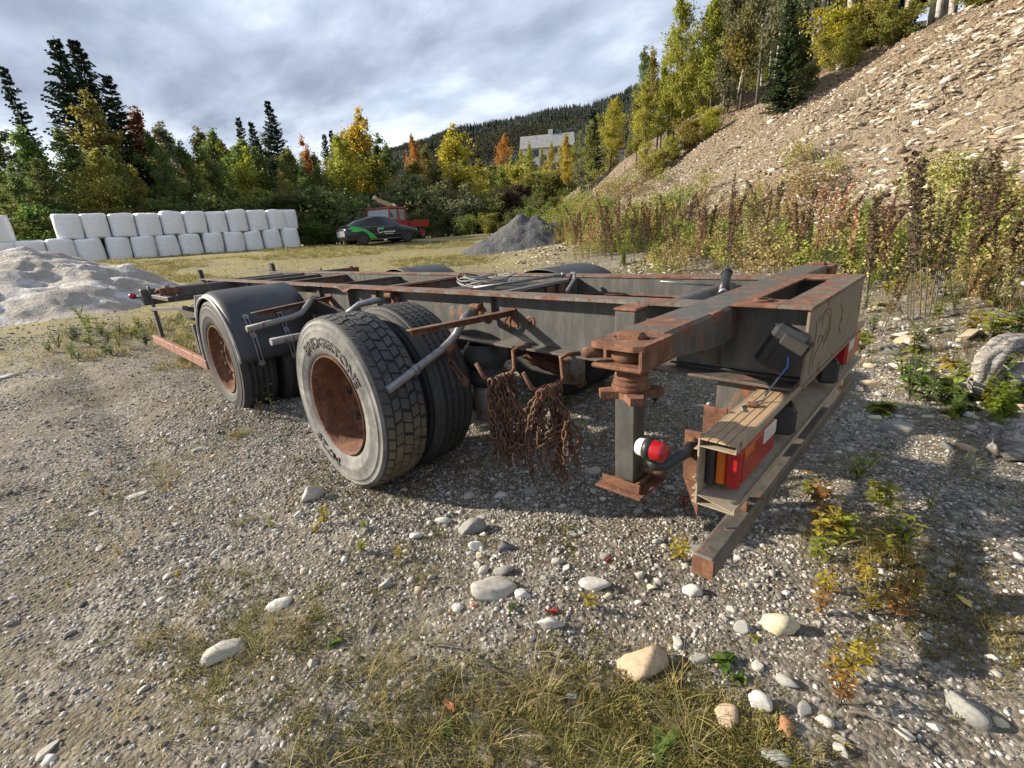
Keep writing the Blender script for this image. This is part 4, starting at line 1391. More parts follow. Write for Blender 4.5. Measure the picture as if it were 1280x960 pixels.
more = [(518, 668, 16, 15, WHITE), (594, 680, 19, 14, WHITE), (600, 691, 13, 11, CREAM), (630, 711, 26, 17, GREY), (605, 711, 16, 12, PALE), (554, 649, 20, 11, WHITE), (481, 730, 18, 13, PALE), (586, 619, 16, 13, PALE), (626, 619, 15, 10, WHITE), (663, 612, 18, 17, GREY), (740, 587, 21, 13, PALE), (681, 721, 14, 12, GREY), (697, 701, 15, 12, PALE), (756, 693, 13, 12, GREY), (799, 716, 15, 14, PALE), (815, 731, 13, 11, CREAM), (374, 641, 17, 14, WHITE), (173, 617, 26, 7, WHITE), (60, 936, 26, 10, PALE), (8, 470, 20, 7, WHITE), (928, 781, 20, 22, GREY), (866, 735, 26, 18, WHITE), (984, 850, 26, 20, GREY), (1029, 894, 20, 22, PALE), (875, 822, 24, 20, GREY), (868, 932, 16, 13, WHITE), (1250, 902, 17, 11, CREAM), (1160, 794, 19, 15, PALE), (1274, 693, 14, 17, WHITE), (969, 944, 36, 22, GREY), (1126, 456, 28, 15, WHITE), (1135, 424, 27, 18, TAN), (1088, 478, 24, 15, TAN), (1113, 437, 22, 20, DARK), (1117, 506, 17, 12, PALE), (1138, 396, 18, 10, GREY), (1163, 477, 12, 10, WHITE), (1088, 456, 14, 10, CREAM), (1103, 404, 14, 10, PALE), (1177, 411, 18, 12, GREY), (1018, 738, 12, 9, WHITE), (905, 770, 11, 9, PALE), (1060, 560, 14, 8, PALE), (1100, 600, 14, 8, GREY), (1225, 640, 16, 8, PALE), (1180, 700, 20, 8, GREY), (1240, 520, 15, 10, WHITE), (1160, 520, 13, 9, CREAM), (1200, 480, 16, 10, WHITE), (1225, 455, 15, 9, PALE), (1050, 935, 20, 14, PALE), (720, 640, 13, 10, GREY), (655, 577, 13, 9, WHITE), (420, 640, 12, 10, PALE), (540, 720, 11, 9, GREY), (450, 690, 12, 8, PALE), (760, 745, 12, 9, CREAM), (250, 560, 16, 6, PALE), (120, 640, 15, 6, WHITE), (320, 690, 14, 7, GREY), (210, 720, 16, 7, PALE), (90, 790, 16, 8, GREY), (180, 860, 18, 8, PALE), (1110, 850, 15, 10, GREY), (1090, 770, 14, 10, PALE), (1240, 820, 18, 12, WHITE), (1130, 915, 20, 12, PALE), (715, 870, 15, 11, GREY), (820, 945, 24, 18, GREY)]
_rx = random.Random(77)
for _ in range(44):
    w_ = _rx.uniform(8, 17)
    more.append((_rx.uniform(1085, 1278), _rx.uniform(385, 545), w_, w_ * _rx.uniform(0.5, 0.75), _rx.choice((PALE, WHITE, GREY, TAN, PALE, WHITE, CREAM))))
for _ in range(26):
    w_ = _rx.uniform(8, 13)
    more.append((_rx.uniform(560, 860), _rx.uniform(590, 760), w_, w_ * _rx.uniform(0.6, 0.85), _rx.choice((PALE, WHITE, GREY, PALE))))
for q in more:
    STONES.append((*q, random.choice((0, 1, 2, 5)), None))
seen = {}
re_short = {q[6]: q[6].split(' on ')[0].split(' right')[0].split(' half')[0].split(' touching')[0].split(' with')[0].split(' beside')[0].split(' at the')[0].split(' below')[0].split(' among')[0].split(' behind')[0].split(' lying')[0].split(' near')[0].split(' standing')[0] for q in STONES if q[6]}
STONES.sort(key=lambda q: 0 if q[6] else 1)
labelled = [q for q in STONES if q[6]]
STONES = labelled + sorted([q for q in STONES if not q[6]], key=lambda q: min((q[0] - r[0]) ** 2 + (q[1] - r[1]) ** 2 for r in labelled))
for i, (px, py, w, h, colr, ang, lab) in enumerate(STONES):
    p, dist = ground_at(px, py + h * 0.25)
    depth = float((p - CAM) @ RCAM[2])
    wm = w / FPX * depth; hm = h / FPX * depth
    me = stone_mesh('stone', 500 + i, 3, 1.0, ang + 3, M['stone'])
    hz = min(hm * 1.15, wm * 0.95)
    bright = random.uniform(0.88, 1.1)
    z = float(ground_surface(p[0], p[1]))
    # stretch across the line of sight, lie on the ground
    o = link(me, 'stone', None, (p[0], p[1], z + hz * 0.08), VIEW_AZ + PI / 2 + random.uniform(-0.25, 0.25) - (px - 640) / FPX, (wm * 1.08, max(wm * 0.8, hm), hz * 0.85), tuple(c * bright for c in colr))
    if lab:
        tag(o, lab, 'stone')
    else:
        near = min((q for q in STONES if q[6]), key=lambda q: (q[0] - px) ** 2 + (q[1] - py) ** 2)
        short = ' '.join(near[6].split()[:5]) if near[6].split()[4] in ('stone', 'lump', 'slab', 'boulder') else ' '.join(near[6].split()[:4])
        short = re_short.get(near[6], short)
        key_ = (CN[colr], short)
        seen[key_] = seen.get(key_, 0) + 1
        tag(o, '%s %s stone, %s nearest to the %s' % ('small' if w < 18 else 'fist sized', CN[colr], ORD[seen[key_] - 1], short), 'stone', 'loose %s stones on the yard' % CN[colr])

# stones in the bank: the largest ones singly, the rest as one mass
slope_shapes = [stone_mesh('bank_stone', 900 + i, 2, 0.55, 4, M['slopestone']) for i in range(8)]
rs = np.random.default_rng(44)
cnt = 0
tries = 0
while cnt < 300 and tries < 20000:
    tries += 1
    s_ = rs.uniform(-12, 24); t_ = rs.uniform(0.5, 12.5)
    x = HA[0] + s_ * HS[0] + t_ * HN[0]; y = HA[1] + s_ * HS[1] + t_ * HN[1]
    dens = 0.55 + 1.3 * float(fbm(s_ * 0.18, t_ * 0.3, 91, 3)) + (0.25 if s_ < 4 else 0)
    if rs.random() > dens:
        continue
    sz = rs.uniform(0.26, 0.58) * (1.0 if s_ < 8 else 0.85)
    z = float(hill_surface(s_, t_))
    o = link(slope_shapes[cnt % 8], 'stone', hillside, (x, y, z + 0.04 * sz))
    o.rotation_euler = (rs.normal(0, 0.15) + 0.45, rs.normal(0, 0.2), math.atan2(HS[1], HS[0]) + rs.normal(0, 0.35))
    o.scale = (sz, sz * rs.uniform(0.6, 0.9), sz * rs.uniform(0.45, 0.8))
    cnt += 1
n = 95000
s_ = rs.uniform(-16, 34, n); t_ = 13.5 * rs.random(n) ** 0.9
keep = rs.random(n) < np.clip(0.55 + 1.2 * fbm(s_ * 0.2, t_ * 0.45, 93, 4) + 0.2 * sstep(9, 2, t_), 0.18, 1)
s_, t_ = s_[keep], t_[keep]
n = len(s_)
sz = 0.06 * (0.38 / 0.06) ** (rs.random(n) ** 2.1) * np.where(s_ > 9, 0.62, 1.0)
X = HA[0] + s_ * HS[0] + t_ * HN[0]; Y = HA[1] + s_ * HS[1] + t_ * HN[1]; Z = hill_surface(s_, t_) + sz * 0.12
rot = np.c_[rs.normal(0.40, 0.3, n), rs.normal(0, 0.25, n), math.atan2(HS[1], HS[0]) + rs.normal(0, 0.5, n)]
bank = protos('bank_pebble', [stone_mesh('bank_pebble', 950 + i, 1, 0.5, 5, M['slopestone']) for i in range(8)])
o = scatter('bank_rubble', np.c_[X, Y, Z], rot, np.c_[sz, sz * 0.75, sz * 0.65], bank, 8, seed=6)
# rubble strip at the foot of the bank, among the weeds
n = 5000
s_ = rs.uniform(-10, 16, n); t_ = rs.normal(-2.2, 1.3, n)
keep = (fbm(s_ * 0.25, t_ * 0.4, 95, 3) > -0.05)
s_, t_ = s_[keep], t_[keep]; n = len(s_)
X = HA[0] + s_ * HS[0] + t_ * HN[0]; Y = HA[1] + s_ * HS[1] + t_ * HN[1]
sz = 0.05 * (0.26 / 0.05) ** (rs.random(n) ** 1.6)
scatter('toe_rubble', np.c_[X, Y, H(X, Y) + sz * 0.12], np.c_[rs.normal(0, .25, n), rs.normal(0, .25, n), rs.uniform(0, 6.3, n)], np.c_[sz, sz * .8, sz * .65], bank, 8, seed=7)


# ------------------------------------------------------------------ heaps
def heap(name, cx, cy, peaks, rad, mat, seed, res=0.12, rough=0.1):
    xs = np.arange(cx - rad, cx + rad + res, res); ys = np.arange(cy - rad, cy + rad + res, res)
    X, Y = np.meshgrid(xs, ys, indexing='ij')
    g0 = base_z(X, Y)
    h = np.full(X.shape, -1.0)
    for (px, py, hh, sl, ex, ey) in peaks:
        d = np.hypot((X - px) / ex, (Y - py) / ey)
        d = np.sqrt(d * d + 0.12) - 0.2
        d = d * (1 + 0.12 * fbm(np.arctan2(Y - py, X - px) * 2.0, d * 0.2, seed, 2))
        h = np.maximum(h, hh - sl * d)
    k = 0.25
    h = np.where(h > -0.3, h, -0.3 + 0 * h)
    h = h + rough * (fbm(X * 1.1, Y * 1.1, seed + 3, 4) + 0.35 * fbm(X * 4, Y * 4, seed + 4, 3)) * sstep(-0.1, 0.4, h)
    Z = g0 + h
    nx, ny = X.shape
    V = np.c_[X.ravel(), Y.ravel(), Z.ravel()]
    I = np.arange(nx * ny).reshape(nx, ny)
    F = np.stack([I[:-1, :-1], I[1:, :-1], I[1:, 1:], I[:-1, 1:]], -1).reshape(-1, 4)
    keepf = (h.ravel()[F] > -0.28).any(1)
    F = F[keepf]
    used = np.unique(F)
    mp_ = np.full(len(V), -1); mp_[used] = np.arange(len(used))
    return link(fast_mesh(name, V[used], mp_[F], mat, True), name)


def sand_mat():
    m, nt, bs = base_mat('crusted_sand')
    v = coords(nt)
    a = noise(nt, coords(nt, (1, 1, 2.2)), 0.9, 9, 0.66, 0.6)
    f = noise(nt, v, 18, 7, 0.7)
    c = ramp(nt, f, [(0.3, (0.34, 0.305, 0.26)), (0.7, (0.55, 0.51, 0.455))])
    crust = ramp(nt, mth(nt, 'ADD', mth(nt, 'MULTIPLY', a, 0.8), mth(nt, 'MULTIPLY', f, 0.2)), [(0.48, 0.0), (0.58, 0.9)])
    nt.links.new(mixc(nt, crust, c, (0.78, 0.78, 0.79)), bs.inputs['Base Color'])
    bs.inputs['Roughness'].default_value = 0.9
    bump(nt, bs, mth(nt, 'ADD', noise(nt, v, 3.0, 8, 0.65), mth(nt, 'MULTIPLY', f, 0.3)), 1.0, 0.25)
    return m


M['sand'] = sand_mat()
M['gravelheap'] = speck('crushed_rock', [(0.3, (0.045, 0.048, 0.053)), (0.6, (0.088, 0.092, 0.098)), (0.8, (0.15, 0.15, 0.155))], 5, 0.9, 0.9, 9, 0, 0.12)
sp, d_ = ground_at(60, 395)
SA = np.array([11.6, 2.55])
sandh = heap('sand_heap', 16.2, 3.0, [(16.1, 1.9, 1.22, 0.40, 1.35, 0.98), (15.7, 3.9, 1.25, 0.40, 1.3, 1.0), (14.0, 3.1, 0.72, 0.42, 1.0, 1.0), (17.5, 5.6, 1.2, 0.40, 1.2, 1.2)], 6.5, M['sand'], 5, 0.08, 0.22)
tag(sandh, 'wide pale sand heap with white crust in front of the bales', 'sand heap')
gd = ray(654, 285)
gc = CAM + gd / np.hypot(gd[0], gd[1]) * 22.5
gh = heap('gravel_heap', gc[0], gc[1], [(gc[0] + 0.3, gc[1] - 0.2, 1.62, 0.80, 1.05, 1.05), (gc[0] - 0.35, gc[1] - 0.55, 1.58, 0.80, 1.05, 1.05), (gc[0] - 0.8, gc[1] - 1.0, 1.40, 0.85, 1.0, 1.0), (gc[0] + 0.9, gc[1] + 0.9, 0.75, 0.6, 1.2, 1.2)], 4.6, M['gravelheap'], 8, 0.1, 0.22)
tag(gh, 'dark grey heap of crushed rock behind the trailer', 'gravel heap')


# ------------------------------------------------------------------ wrapped bales
def bale_mat():
    m, nt, bs = base_mat('white_bale_wrap')
    v = coords(nt, (1, 1, 7))
    a = noise(nt, v, 2.5, 7, 0.6)
    b_ = noise(nt, coords(nt), 9, 6, 0.7)
    nt.links.new(ramp(nt, mth(nt, 'ADD', mth(nt, 'MULTIPLY', a, 0.5), mth(nt, 'MULTIPLY', b_, 0.5)), [(0.3, (0.66, 0.68, 0.71)), (0.55, (0.82, 0.83, 0.84)), (0.8, (0.87, 0.875, 0.88))]), bs.inputs['Base Color'])
    bs.inputs['Roughness'].default_value = 0.38
    bump(nt, bs, a, 0.35, 0.03)
    return m


M['bale'] = bale_mat()


def bale_shape(seed):
    r = np.random.default_rng(seed)
    n, prof = 36, []
    for q in np.linspace(0, 1, 7):
        prof.append((0.54 * q, 0.012 * (1 - q)))
    for q in np.linspace(0, PI / 2, 5)[1:]:
        prof.append((0.54 + 0.10 * math.sin(q), 0.10 * (1 - math.cos(q))))
    for z in (0.35, 0.6, 0.85):
        prof.append((0.655 - abs(z - 0.6) * 0.03, z))
    for q in np.linspace(0, PI / 2, 5):
        prof.append((0.54 + 0.10 * math.cos(q), 1.12 + 0.10 * math.sin(q)))
    prof.append((0.4, 1.235)); prof.append((0.0, 1.24))
    V, F = [], []
    p1, p2 = r.uniform(0, 6, 2)
    for rr, z in prof:
        for k in range(n):
            a = 2 * PI * k / n
            c, s = math.cos(a), math.sin(a)
            sq = 1.0 / (abs(c) ** 3.4 + abs(s) ** 3.4) ** (1 / 3.4)
            q = rr * (0.25 + 0.75 * sq) * (1 + 0.018 * math.sin(3 * a + p1 + z * 2) + 0.012 * math.sin(7 * a + p2 - z * 3))
            V.append((q * c, q * s, z + 0.02 * math.sin(2 * a + p2) * (z / 1.2)))
    m = len(prof)
    for i in range(m - 1):
        for k in range(n):
            k2 = (k + 1) % n
            F.append((i * n + k, i * n + k2, (i + 1) * n + k2, (i + 1) * n + k))
    return fast_mesh('wrapped_bale', V, F, M['bale'], True)


bales = [bale_shape(i) for i in range(5)]


def on_ray(px, py, dist):
    d = ray(px, py)
    hd = math.hypot(d[0], d[1])
    return np.array([CAM[0] + d[0] / hd * dist, CAM[1] + d[1] / hd * dist, CAM[2] + d[2] / hd * dist])


B0 = on_ray(150, 318, 33.6); B1 = on_ray(360, 306, 35.0)
bd = (B1 - B0)[:2]; bl = np.linalg.norm(bd); bd /= bl
bn = np.array([-bd[1], bd[0]])
BP = 1.10
brz = math.atan2(bd[1], bd[0])
nb = int(round(bl / BP))
k = 0
for row, (n0, n1, off, zz) in enumerate(((-3, nb + 1, 0.0, 0.0), (-2, nb, 0.48, 1.21))):
    for i in range(n0, n1):
        p = B0[:2] + bd * (i * BP + off) + bn * random.uniform(-0.06, 0.06) + (bn * 0.12 if row else 0)
        zg = float(base_z(*(B0[:2] + bd * (i * BP + off))))
        o = link(bales[k % 5], 'wrapped_bale', None, (p[0], p[1], zg - 0.03 + zz - (0.02 if row else 0)), brz + random.uniform(-0.06, 0.06), (0.84 * random.uniform(0.96, 1.03), 0.95, random.uniform(0.955, 1.02)))
        o.rotation_euler = (random.uniform(-0.03, 0.03), random.uniform(-0.05, 0.05), brz + random.uniform(-0.06, 0.06))
        tag(o, 'white wrapped bale in the %s layer of the long stack, %s from the car' % ('top' if row else 'bottom', ORD[n1 - 1 - i]), 'bale', 'white bales stacked %s' % ('on top' if row else 'on the ground'))
        k += 1
# second row hidden behind the first shows at its end
for row in (0, 1):
    p = B0[:2] + bd * ((nb + (0.35 if row == 0 else -0.1)) * BP + (0.62 if row else 0)) - bn * 1.35 * (1 if (bn @ (CAM[:2] - B0[:2])) > 0 else -1)
    zg = float(base_z(*p))
    o = link(bales[k % 5], 'wrapped_bale', None, (p[0], p[1], zg - 0.03 + 1.20 * row), brz, (0.82, 0.95, 1.0))
    tag(o, 'white wrapped bale behind the far end of the stack, %s layer' % ('upper' if row else 'lower'), 'bale', 'bales behind the stack end')
    k += 1
L0 = on_ray(8, 318, 34)
for i, row in ((0, 0), (0, 1), (-1, 0), (-1, 1)):
    p = L0[:2] - bd * (BP * (-i)) 
    zg = float(base_z(*p))
    o = link(bales[k % 5], 'wrapped_bale', None, (p[0], p[1], zg - 0.03 + 1.20 * row), brz + 0.05, (0.82, 0.95, 1.0))
    tag(o, 'white wrapped bale of the short stack beyond the sand heap, %s layer' % ('upper' if row else 'lower'), 'bale', 'bales of the short stack')
    k += 1

# ================================================================== parked car
M['carpaint'] = plain('black_car_paint', (0.020, 0.023, 0.030), 0.14, 0.0, 0.1, 3, 0.0)
M['carglass'] = plain('tinted_glass', (0.010, 0.012, 0.016), 0.06, 0.0, 0.1, 3, 0.0)
M['green'] = plain('green_wrap', (0.045, 0.42, 0.075), 0.3, 0, 0.05, 3, 0.0)
M['white'] = plain('white_vinyl', (0.75, 0.76, 0.76), 0.4, 0, 0.05, 3, 0.0)
M['silver'] = plain('silver_trim_and_glare', (0.30, 0.31, 0.33), 0.35, 0.7, 0.1, 6, 0.0)  # metal of spokes and trim, also the painted reflections on tail and sill


def make_car(loc, rz):
    C = empty('parked_car', loc, rz)
    tag(C, 'black fastback car with green wrapped rear quarter parked on the yard', 'car')
    st_ = [(-2.38, .78, .50, .86, .70, .92, .55), (-2.30, .86, .36, .95, .80, 1.02, .64), (-2.05, .92, .30, 1.0, .85, 1.15, .66), (-1.5, .95, .27, 1.01, .87, 1.39, .64), (-0.8, .96, .25, .99, .87, 1.57, .62), (-0.2, .96, .25, .97, .87, 1.625, .61), (0.35, .96, .25, .95, .87, 1.57, .61), (0.85, .96, .25, .94, .86, 1.36, .63), (1.25, .95, .25, .92, .86, 1.04, .68), (1.55, .95, .27, .91, .85, .97, .66), (2.0, .92, .32, .83, .80, .87, .58), (2.28, .84, .38, .68, .72, .72, .5), (2.38, .72, .45, .58, .6, .61, .4)]
    secs = []
    for (x, w, zl, zb, wb, zr, wr) in st_:
        half = [(0, zl), (w * .86, zl), (w * .985, zl + .10), (w, min(zl + .30, (zl + zb) / 2)), (w * .985, (zl + zb) / 2 + .12), (wb, zb), (wr, zr - .05 if zr - zb > .12 else zr - .01), (wr * .7, zr), (0, zr + .012)]
        secs.append([(x, y, z) for y, z in half] + [(x, -y, z) for y, z in half[-2:0:-1]])
    m = len(secs[0]); n = len(secs)
    V = [p for s in secs for p in s]
    body, glass = MB(), MB()
    bf, gf = [], []
    for i in range(n - 1):
        for j in range(m):
            j2 = (j + 1) % m
            q = (i * m + j, i * m + j2, (i + 1) * m + j2, (i + 1) * m + j)
            xm = (st_[i][0] + st_[i + 1][0]) / 2
            side = j in (5, m - 6)
            screen = j in (6, 7, m - 8, m - 7) and (0.3 < xm < 1.25 or -2.0 < xm < -1.4)
            (gf if (side and -1.6 < xm < 1.2) or screen else bf).append(q)
    bf += [tuple(range(m)), tuple((n - 1) * m + k for k in range(m))[::-1]]
    def fin(b, fs, name, mat, par=C):
        b.v = V; b.f = fs; b.s = [True] * len(fs)
        me = bpy.data.meshes.new(name)
        me.from_pydata(V, [], fs)
        bm = bmesh.new(); bm.from_mesh(me)
        bmesh.ops.delete(bm, geom=[v for v in bm.verts if not v.link_faces], context='VERTS')
        bmesh.ops.recalc_face_normals(bm, faces=bm.faces)
        bm.to_mesh(me); bm.free()
        me.polygons.foreach_set('use_smooth', [True] * len(me.polygons))
        me.materials.append(M[mat])
        return link(me, name, par)
    bo = fin(body, bf, 'body', 'carpaint')
    fin(glass, gf, 'window', 'carglass')
    def P(name, mat, fn, par=C):
        b = MB(); fn(b)
        me_o = b.build(name, M[mat])
        me_o.parent = par
        return me_o
    for (wx, sy) in ((-1.45, 1), (-1.45, -1), (1.44, 1), (1.44, -1)):
        P('wheel_arch_shade', 'dark', lambda b: b.lathe([(0.0, sy * .968), (.40, sy * .968), (.405, sy * .93)], (wx, 0, .37), 'y', 28, False))  # dark disc proud of the body side paints the shade of the arch
        w = P('wheel', 'rubber', lambda b: b.lathe([(.24, sy * .965), (.27, sy * .985), (.34, sy * .98), (.36, sy * .95), (.36, sy * .76), (.3, sy * .74)], (wx, 0, .36), 'y', 32))
        rim = P('rim', 'black', lambda b: b.lathe([(0, sy * .975), (.06, sy * .978), (.07, sy * .965), (.22, sy * .972), (.245, sy * .98)], (wx, 0, .36), 'y', 24), w)
        for k in range(5):
            a = 2 * PI * k / 5
            P('spoke', 'silver', lambda b: b.bar((wx + .05 * math.cos(a), sy * .98, .36 + .05 * math.sin(a)), (wx + .22 * math.cos(a), sy * .982, .36 + .22 * math.sin(a)), .012, .03, (0, 1, 0.01), .002), w)
    def ys(z, x=0):
        z0 = [(.25, .84), (.36, .95), (.55, .965), (.75, .95), (1.0, .875), (1.15, .83)]
        zs, w_ = zip(*z0)
        return float(np.interp(z, zs, w_))
    def decal(b, poly, off):
        # fine grid clipped to the outline so the vinyl follows the door
        n_ = len(poly)
        from mathutils.geometry import tessellate_polygon
        dense = []
        for (a, c) in zip(poly, poly[1:] + poly[:1]):
            for k in range(3):
                dense.append((a[0] + (c[0] - a[0]) * k / 3, a[1] + (c[1] - a[1]) * k / 3))
        tri = tessellate_polygon([[Vector((x, z, 0)) for x, z in dense]])
        b.add([(x, -(ys(z) + off) * (1 - 0.035 * sstep(-1.7, -2.3, x)), z) for x, z in dense], [tuple(t) for t in tri])
    P('green_panel', 'green', lambda b: decal(b, [(-2.24, .93), (-2.0, 1.10), (-1.75, 1.05), (-1.2, .88), (-.85, .62), (-.60, .40), (-.55, .30), (-.98, .30), (-1.05, .46), (-1.18, .66), (-1.45, .79), (-1.75, .74), (-2.12, .78), (-2.0, .86)], .012))
    def logo(b):
        for k in range(20):
            a0 = 0.9 + k * 0.255; a1 = a0 + 0.255
            if a0 > 5.9: break
            q = [(-.32 + r * math.cos(a), .76 + r * math.sin(a)) for (r, a) in ((.11, a0), (.15, a0), (.15, a1), (.11, a1))]
            b.add([(x, -(ys(z) + .012), z) for x, z in q], [(0, 1, 2, 3)])
        r_ = random.Random(3)
        x = -.12
        while x < .62:
            w = r_.uniform(.025, .05)
            b.add([(xx, -(ys(zz) + .012), zz) for xx, zz in ((x, .64), (x + w, .64), (x + w, .64 + r_.choice((.06, .085))), (x, .71))], [(0, 1, 2, 3)])
            x += w + .012
        x = -.06
        while x < .52:
            w = r_.uniform(.02, .04)
            b.add([(xx, -(ys(zz) + .012), zz) for xx, zz in ((x, .54), (x + w, .54), (x + w, .58), (x, .58))], [(0, 1, 2, 3)])
            x += w + .012
    P('door_lettering', 'white', logo)
    P('logo_leaf', 'green', lambda b: decal(b, [(-.30, .78), (-.22, .92), (.0, .96), (-.08, .82)], .013))
    P('rear_sky_glare', 'silver', lambda b: (b.span(-2.402, -2.383, -.64, .64, .52, .84, .02), ))  # silver panel paints the bright sky reflected in the car's tail
    P('tail_lamp', 'red', lambda b: (b.span(-2.35, -2.25, -.80, -.60, .88, .95), b.span(-2.35, -2.25, .60, .80, .88, .95)))
    P('spoiler', 'carpaint', lambda b: b.span(-2.35, -2.12, -.62, .62, 1.08, 1.11))
    P('sill_reflection', 'silver', lambda b: (b.span(-1.0, 1.0, -.955, -.93, .27, .30), b.span(-1.0, 1.0, .93, .955, .27, .30)))  # silver strips paint the light reflected along the sills
    P('window_trim', 'silver', lambda b: [b.bar((x0, sy * .885, z0), (x1, sy * .885, z1), .012, .02) for sy in (1, -1) for (x0, z0, x1, z1) in ((-1.6, 1.02, .2, .985), (.2, .985, 1.15, .945))])
    P('mirror', 'carpaint', lambda b: (b.box((.78, -1.0, 1.02), (.14, .16, .11), None, .03), b.box((.78, 1.0, 1.02), (.14, .16, .11), None, .03)))
    P('headlamp', 'white_lens', lambda b: (b.span(2.12, 2.24, -.80, -.62, .72, .77), b.span(2.12, 2.24, .62, .80, .72, .77)))
    return C


pc, _ = ground_at(470, 309)
cdist = 32.0
pc = on_ray(476, 307, cdist)
make_car((pc[0], pc[1], float(base_z(pc[0], pc[1]))), math.radians(-98))

# ================================================================== old truck with a folded crane
M['truckred'] = plain('faded_red_paint', (0.34, 0.035, 0.028), 0.45, 0, 0.3, 5, 0.1)
M['crane'] = plain('cream_crane_paint', (0.55, 0.43, 0.25), 0.5, 0, 0.2, 6, 0.1)
M['screen'] = plain('windscreen', (0.30, 0.33, 0.35), 0.08, 0, 0.2, 2, 0.0)


def make_truck(loc, rz):
    C = empty('crane_truck', loc, rz)
    tag(C, 'old red crane truck with cream boom half hidden behind the car', 'truck')
    def P(name, mat, fn, par=C):
        b = MB(); fn(b)
        o = b.build(name, M[mat]); o.parent = par
        return o
    P('chassis', 'dark', lambda b: (b.span(-3.5, 1.2, -.45, -.3, .6, .8), b.span(-3.5, 1.2, .3, .45, .6, .8)))
    cab = P('cab', 'truckred', lambda b: (b.span(-1.0, 1.0, -1.05, 1.05, .75, 1.42, .06), b.span(-1.0, .85, -1.04, 1.04, 2.14, 2.27, .05),
                                          b.bar((.95, -.98, 1.42), (.76, -.95, 2.15), .09, .09), b.bar((.95, .98, 1.42), (.76, .95, 2.15), .09, .09),
                                          b.span(-1.0, -.86, -1.03, 1.03, 1.42, 2.14, .02),
                                          b.span(-.18, -.04, -1.03, -.95, 1.42, 2.14, .02), b.span(-.18, -.04, .95, 1.03, 1.42, 2.14, .02)))
    P('windscreen', 'screen', lambda b: b.bar((.915, 0, 1.42), (.775, 0, 2.14), 1.85, .012, (1, 0, 0)), cab)
    for s in (1, -1):
        P('side_window', 'screen', lambda b: (b.span(-.84, -.2, s * .975, s * .985, 1.44, 2.12, .002)), cab)
        P('side_window', 'screen', lambda b: (b.prism([(-.02, 1.44), (.84, 1.44), (.70, 2.12), (-.02, 2.12)], .01, lambda a, c, h: (a, s * .975 + h, c))), cab)
        P('mirror', 'black', lambda b: (b.box((1.02, s * 1.3, 1.7), (.05, .16, .3), None, .02), b.tube([(.9, s * 1.0, 1.9), (1.0, s * 1.28, 1.85)], .015, 6)), cab)
        P('headlamp', 'white_lens', lambda b: b.lathe([(0, 1.03), (.1, 1.02), (.11, 1.0)], (0, s * .75, 1.0), 'x', 16), cab)
        P('mudguard', 'truckred', lambda b: b.span(-.2, .9, s * .85, s * 1.15, .68, .80, .03), cab)
    P('bed', 'truckred', lambda b: (b.span(-3.6, -1.5, -1.1, 1.1, .86, 1.0, .02), b.span(-3.6, -1.5, -1.13, -1.105, 1.0, 1.38, .01), b.span(-3.6, -1.5, 1.105, 1.13, 1.0, 1.38, .01), b.span(-3.63, -3.605, -1.1, 1.1, 1.0, 1.38, .01)))
    for (x, s) in ((.35, 1), (.35, -1), (-2.7, 1), (-2.7, -1)):
        w = P('wheel', 'rubber', lambda b: b.lathe([(.27, s * 1.05), (.33, s * 1.1), (.46, s * 1.08), (.5, s * 1.03), (.5, s * .82), (.3, s * .8)], (x, 0, .5), 'y', 28))
        P('rim', 'truckred', lambda b: b.lathe([(0, s * 1.0), (.1, s * 1.02), (.12, s * .98), (.25, s * 1.0), (.28, s * 1.06)], (x, 0, .5), 'y', 20), w)
    cr = P('crane_column', 'crane', lambda b: (b.span(-1.42, -1.1, -.2, .2, .9, 2.35, .03),))
    P('crane_boom', 'crane', lambda b: (b.bar((-1.26, -.05, 2.2), (-1.5, -.55, 2.52), .3, .3), b.bar((-1.55, -.6, 2.45), (.35, -.35, 2.78), .28, .30), b.bar((.25, -.35, 2.72), (.62, -.35, 2.98), .22, .28)))
    P('boom_ram', 'black', lambda b: (b.tube([(-1.3, -.75, 2.6), (.2, -.55, 2.95)], .05, 8), b.tube([(.5, -.35, 3.0), (.95, -.25, 2.3)], .05, 8), b.tube([(-1.4, -.75, 2.62), (-1.75, -.75, 2.2)], .04, 8)))
    P('jib', 'crane', lambda b: b.bar((-1.6, -.85, 2.5), (-1.35, -.85, 1.7), .2, .24))
    P('roof_edge', 'black', lambda b: b.span(-.9, .8, -1.0, 1.0, 2.275, 2.31, .01))
    return C


pt = on_ray(487, 300, 37.0)
make_truck((pt[0], pt[1], float(base_z(pt[0], pt[1])) - 0.02), math.radians(108))

# ================================================================== house and shed on the rise
M['wall'] = plain('pale_render', (0.62, 0.60, 0.57), 0.85, 0, 0.1, 2, 0.1)
M['gable'] = plain('grey_cladding', (0.24, 0.215, 0.19), 0.85, 0, 0.12, 3, 0.1)
M['rooft'] = speck('slate_roof', [(0.3, (0.13, 0.135, 0.14)), (0.6, (0.25, 0.255, 0.26)), (0.8, (0.36, 0.36, 0.36))], 1.6, 0.7, 0.3, 12)
M['roofd'] = plain('brown_roof', (0.09, 0.06, 0.05), 0.8)
M['pane'] = plain('window_glass', (0.03, 0.035, 0.045), 0.1, 0, 0.1, 3, 0)


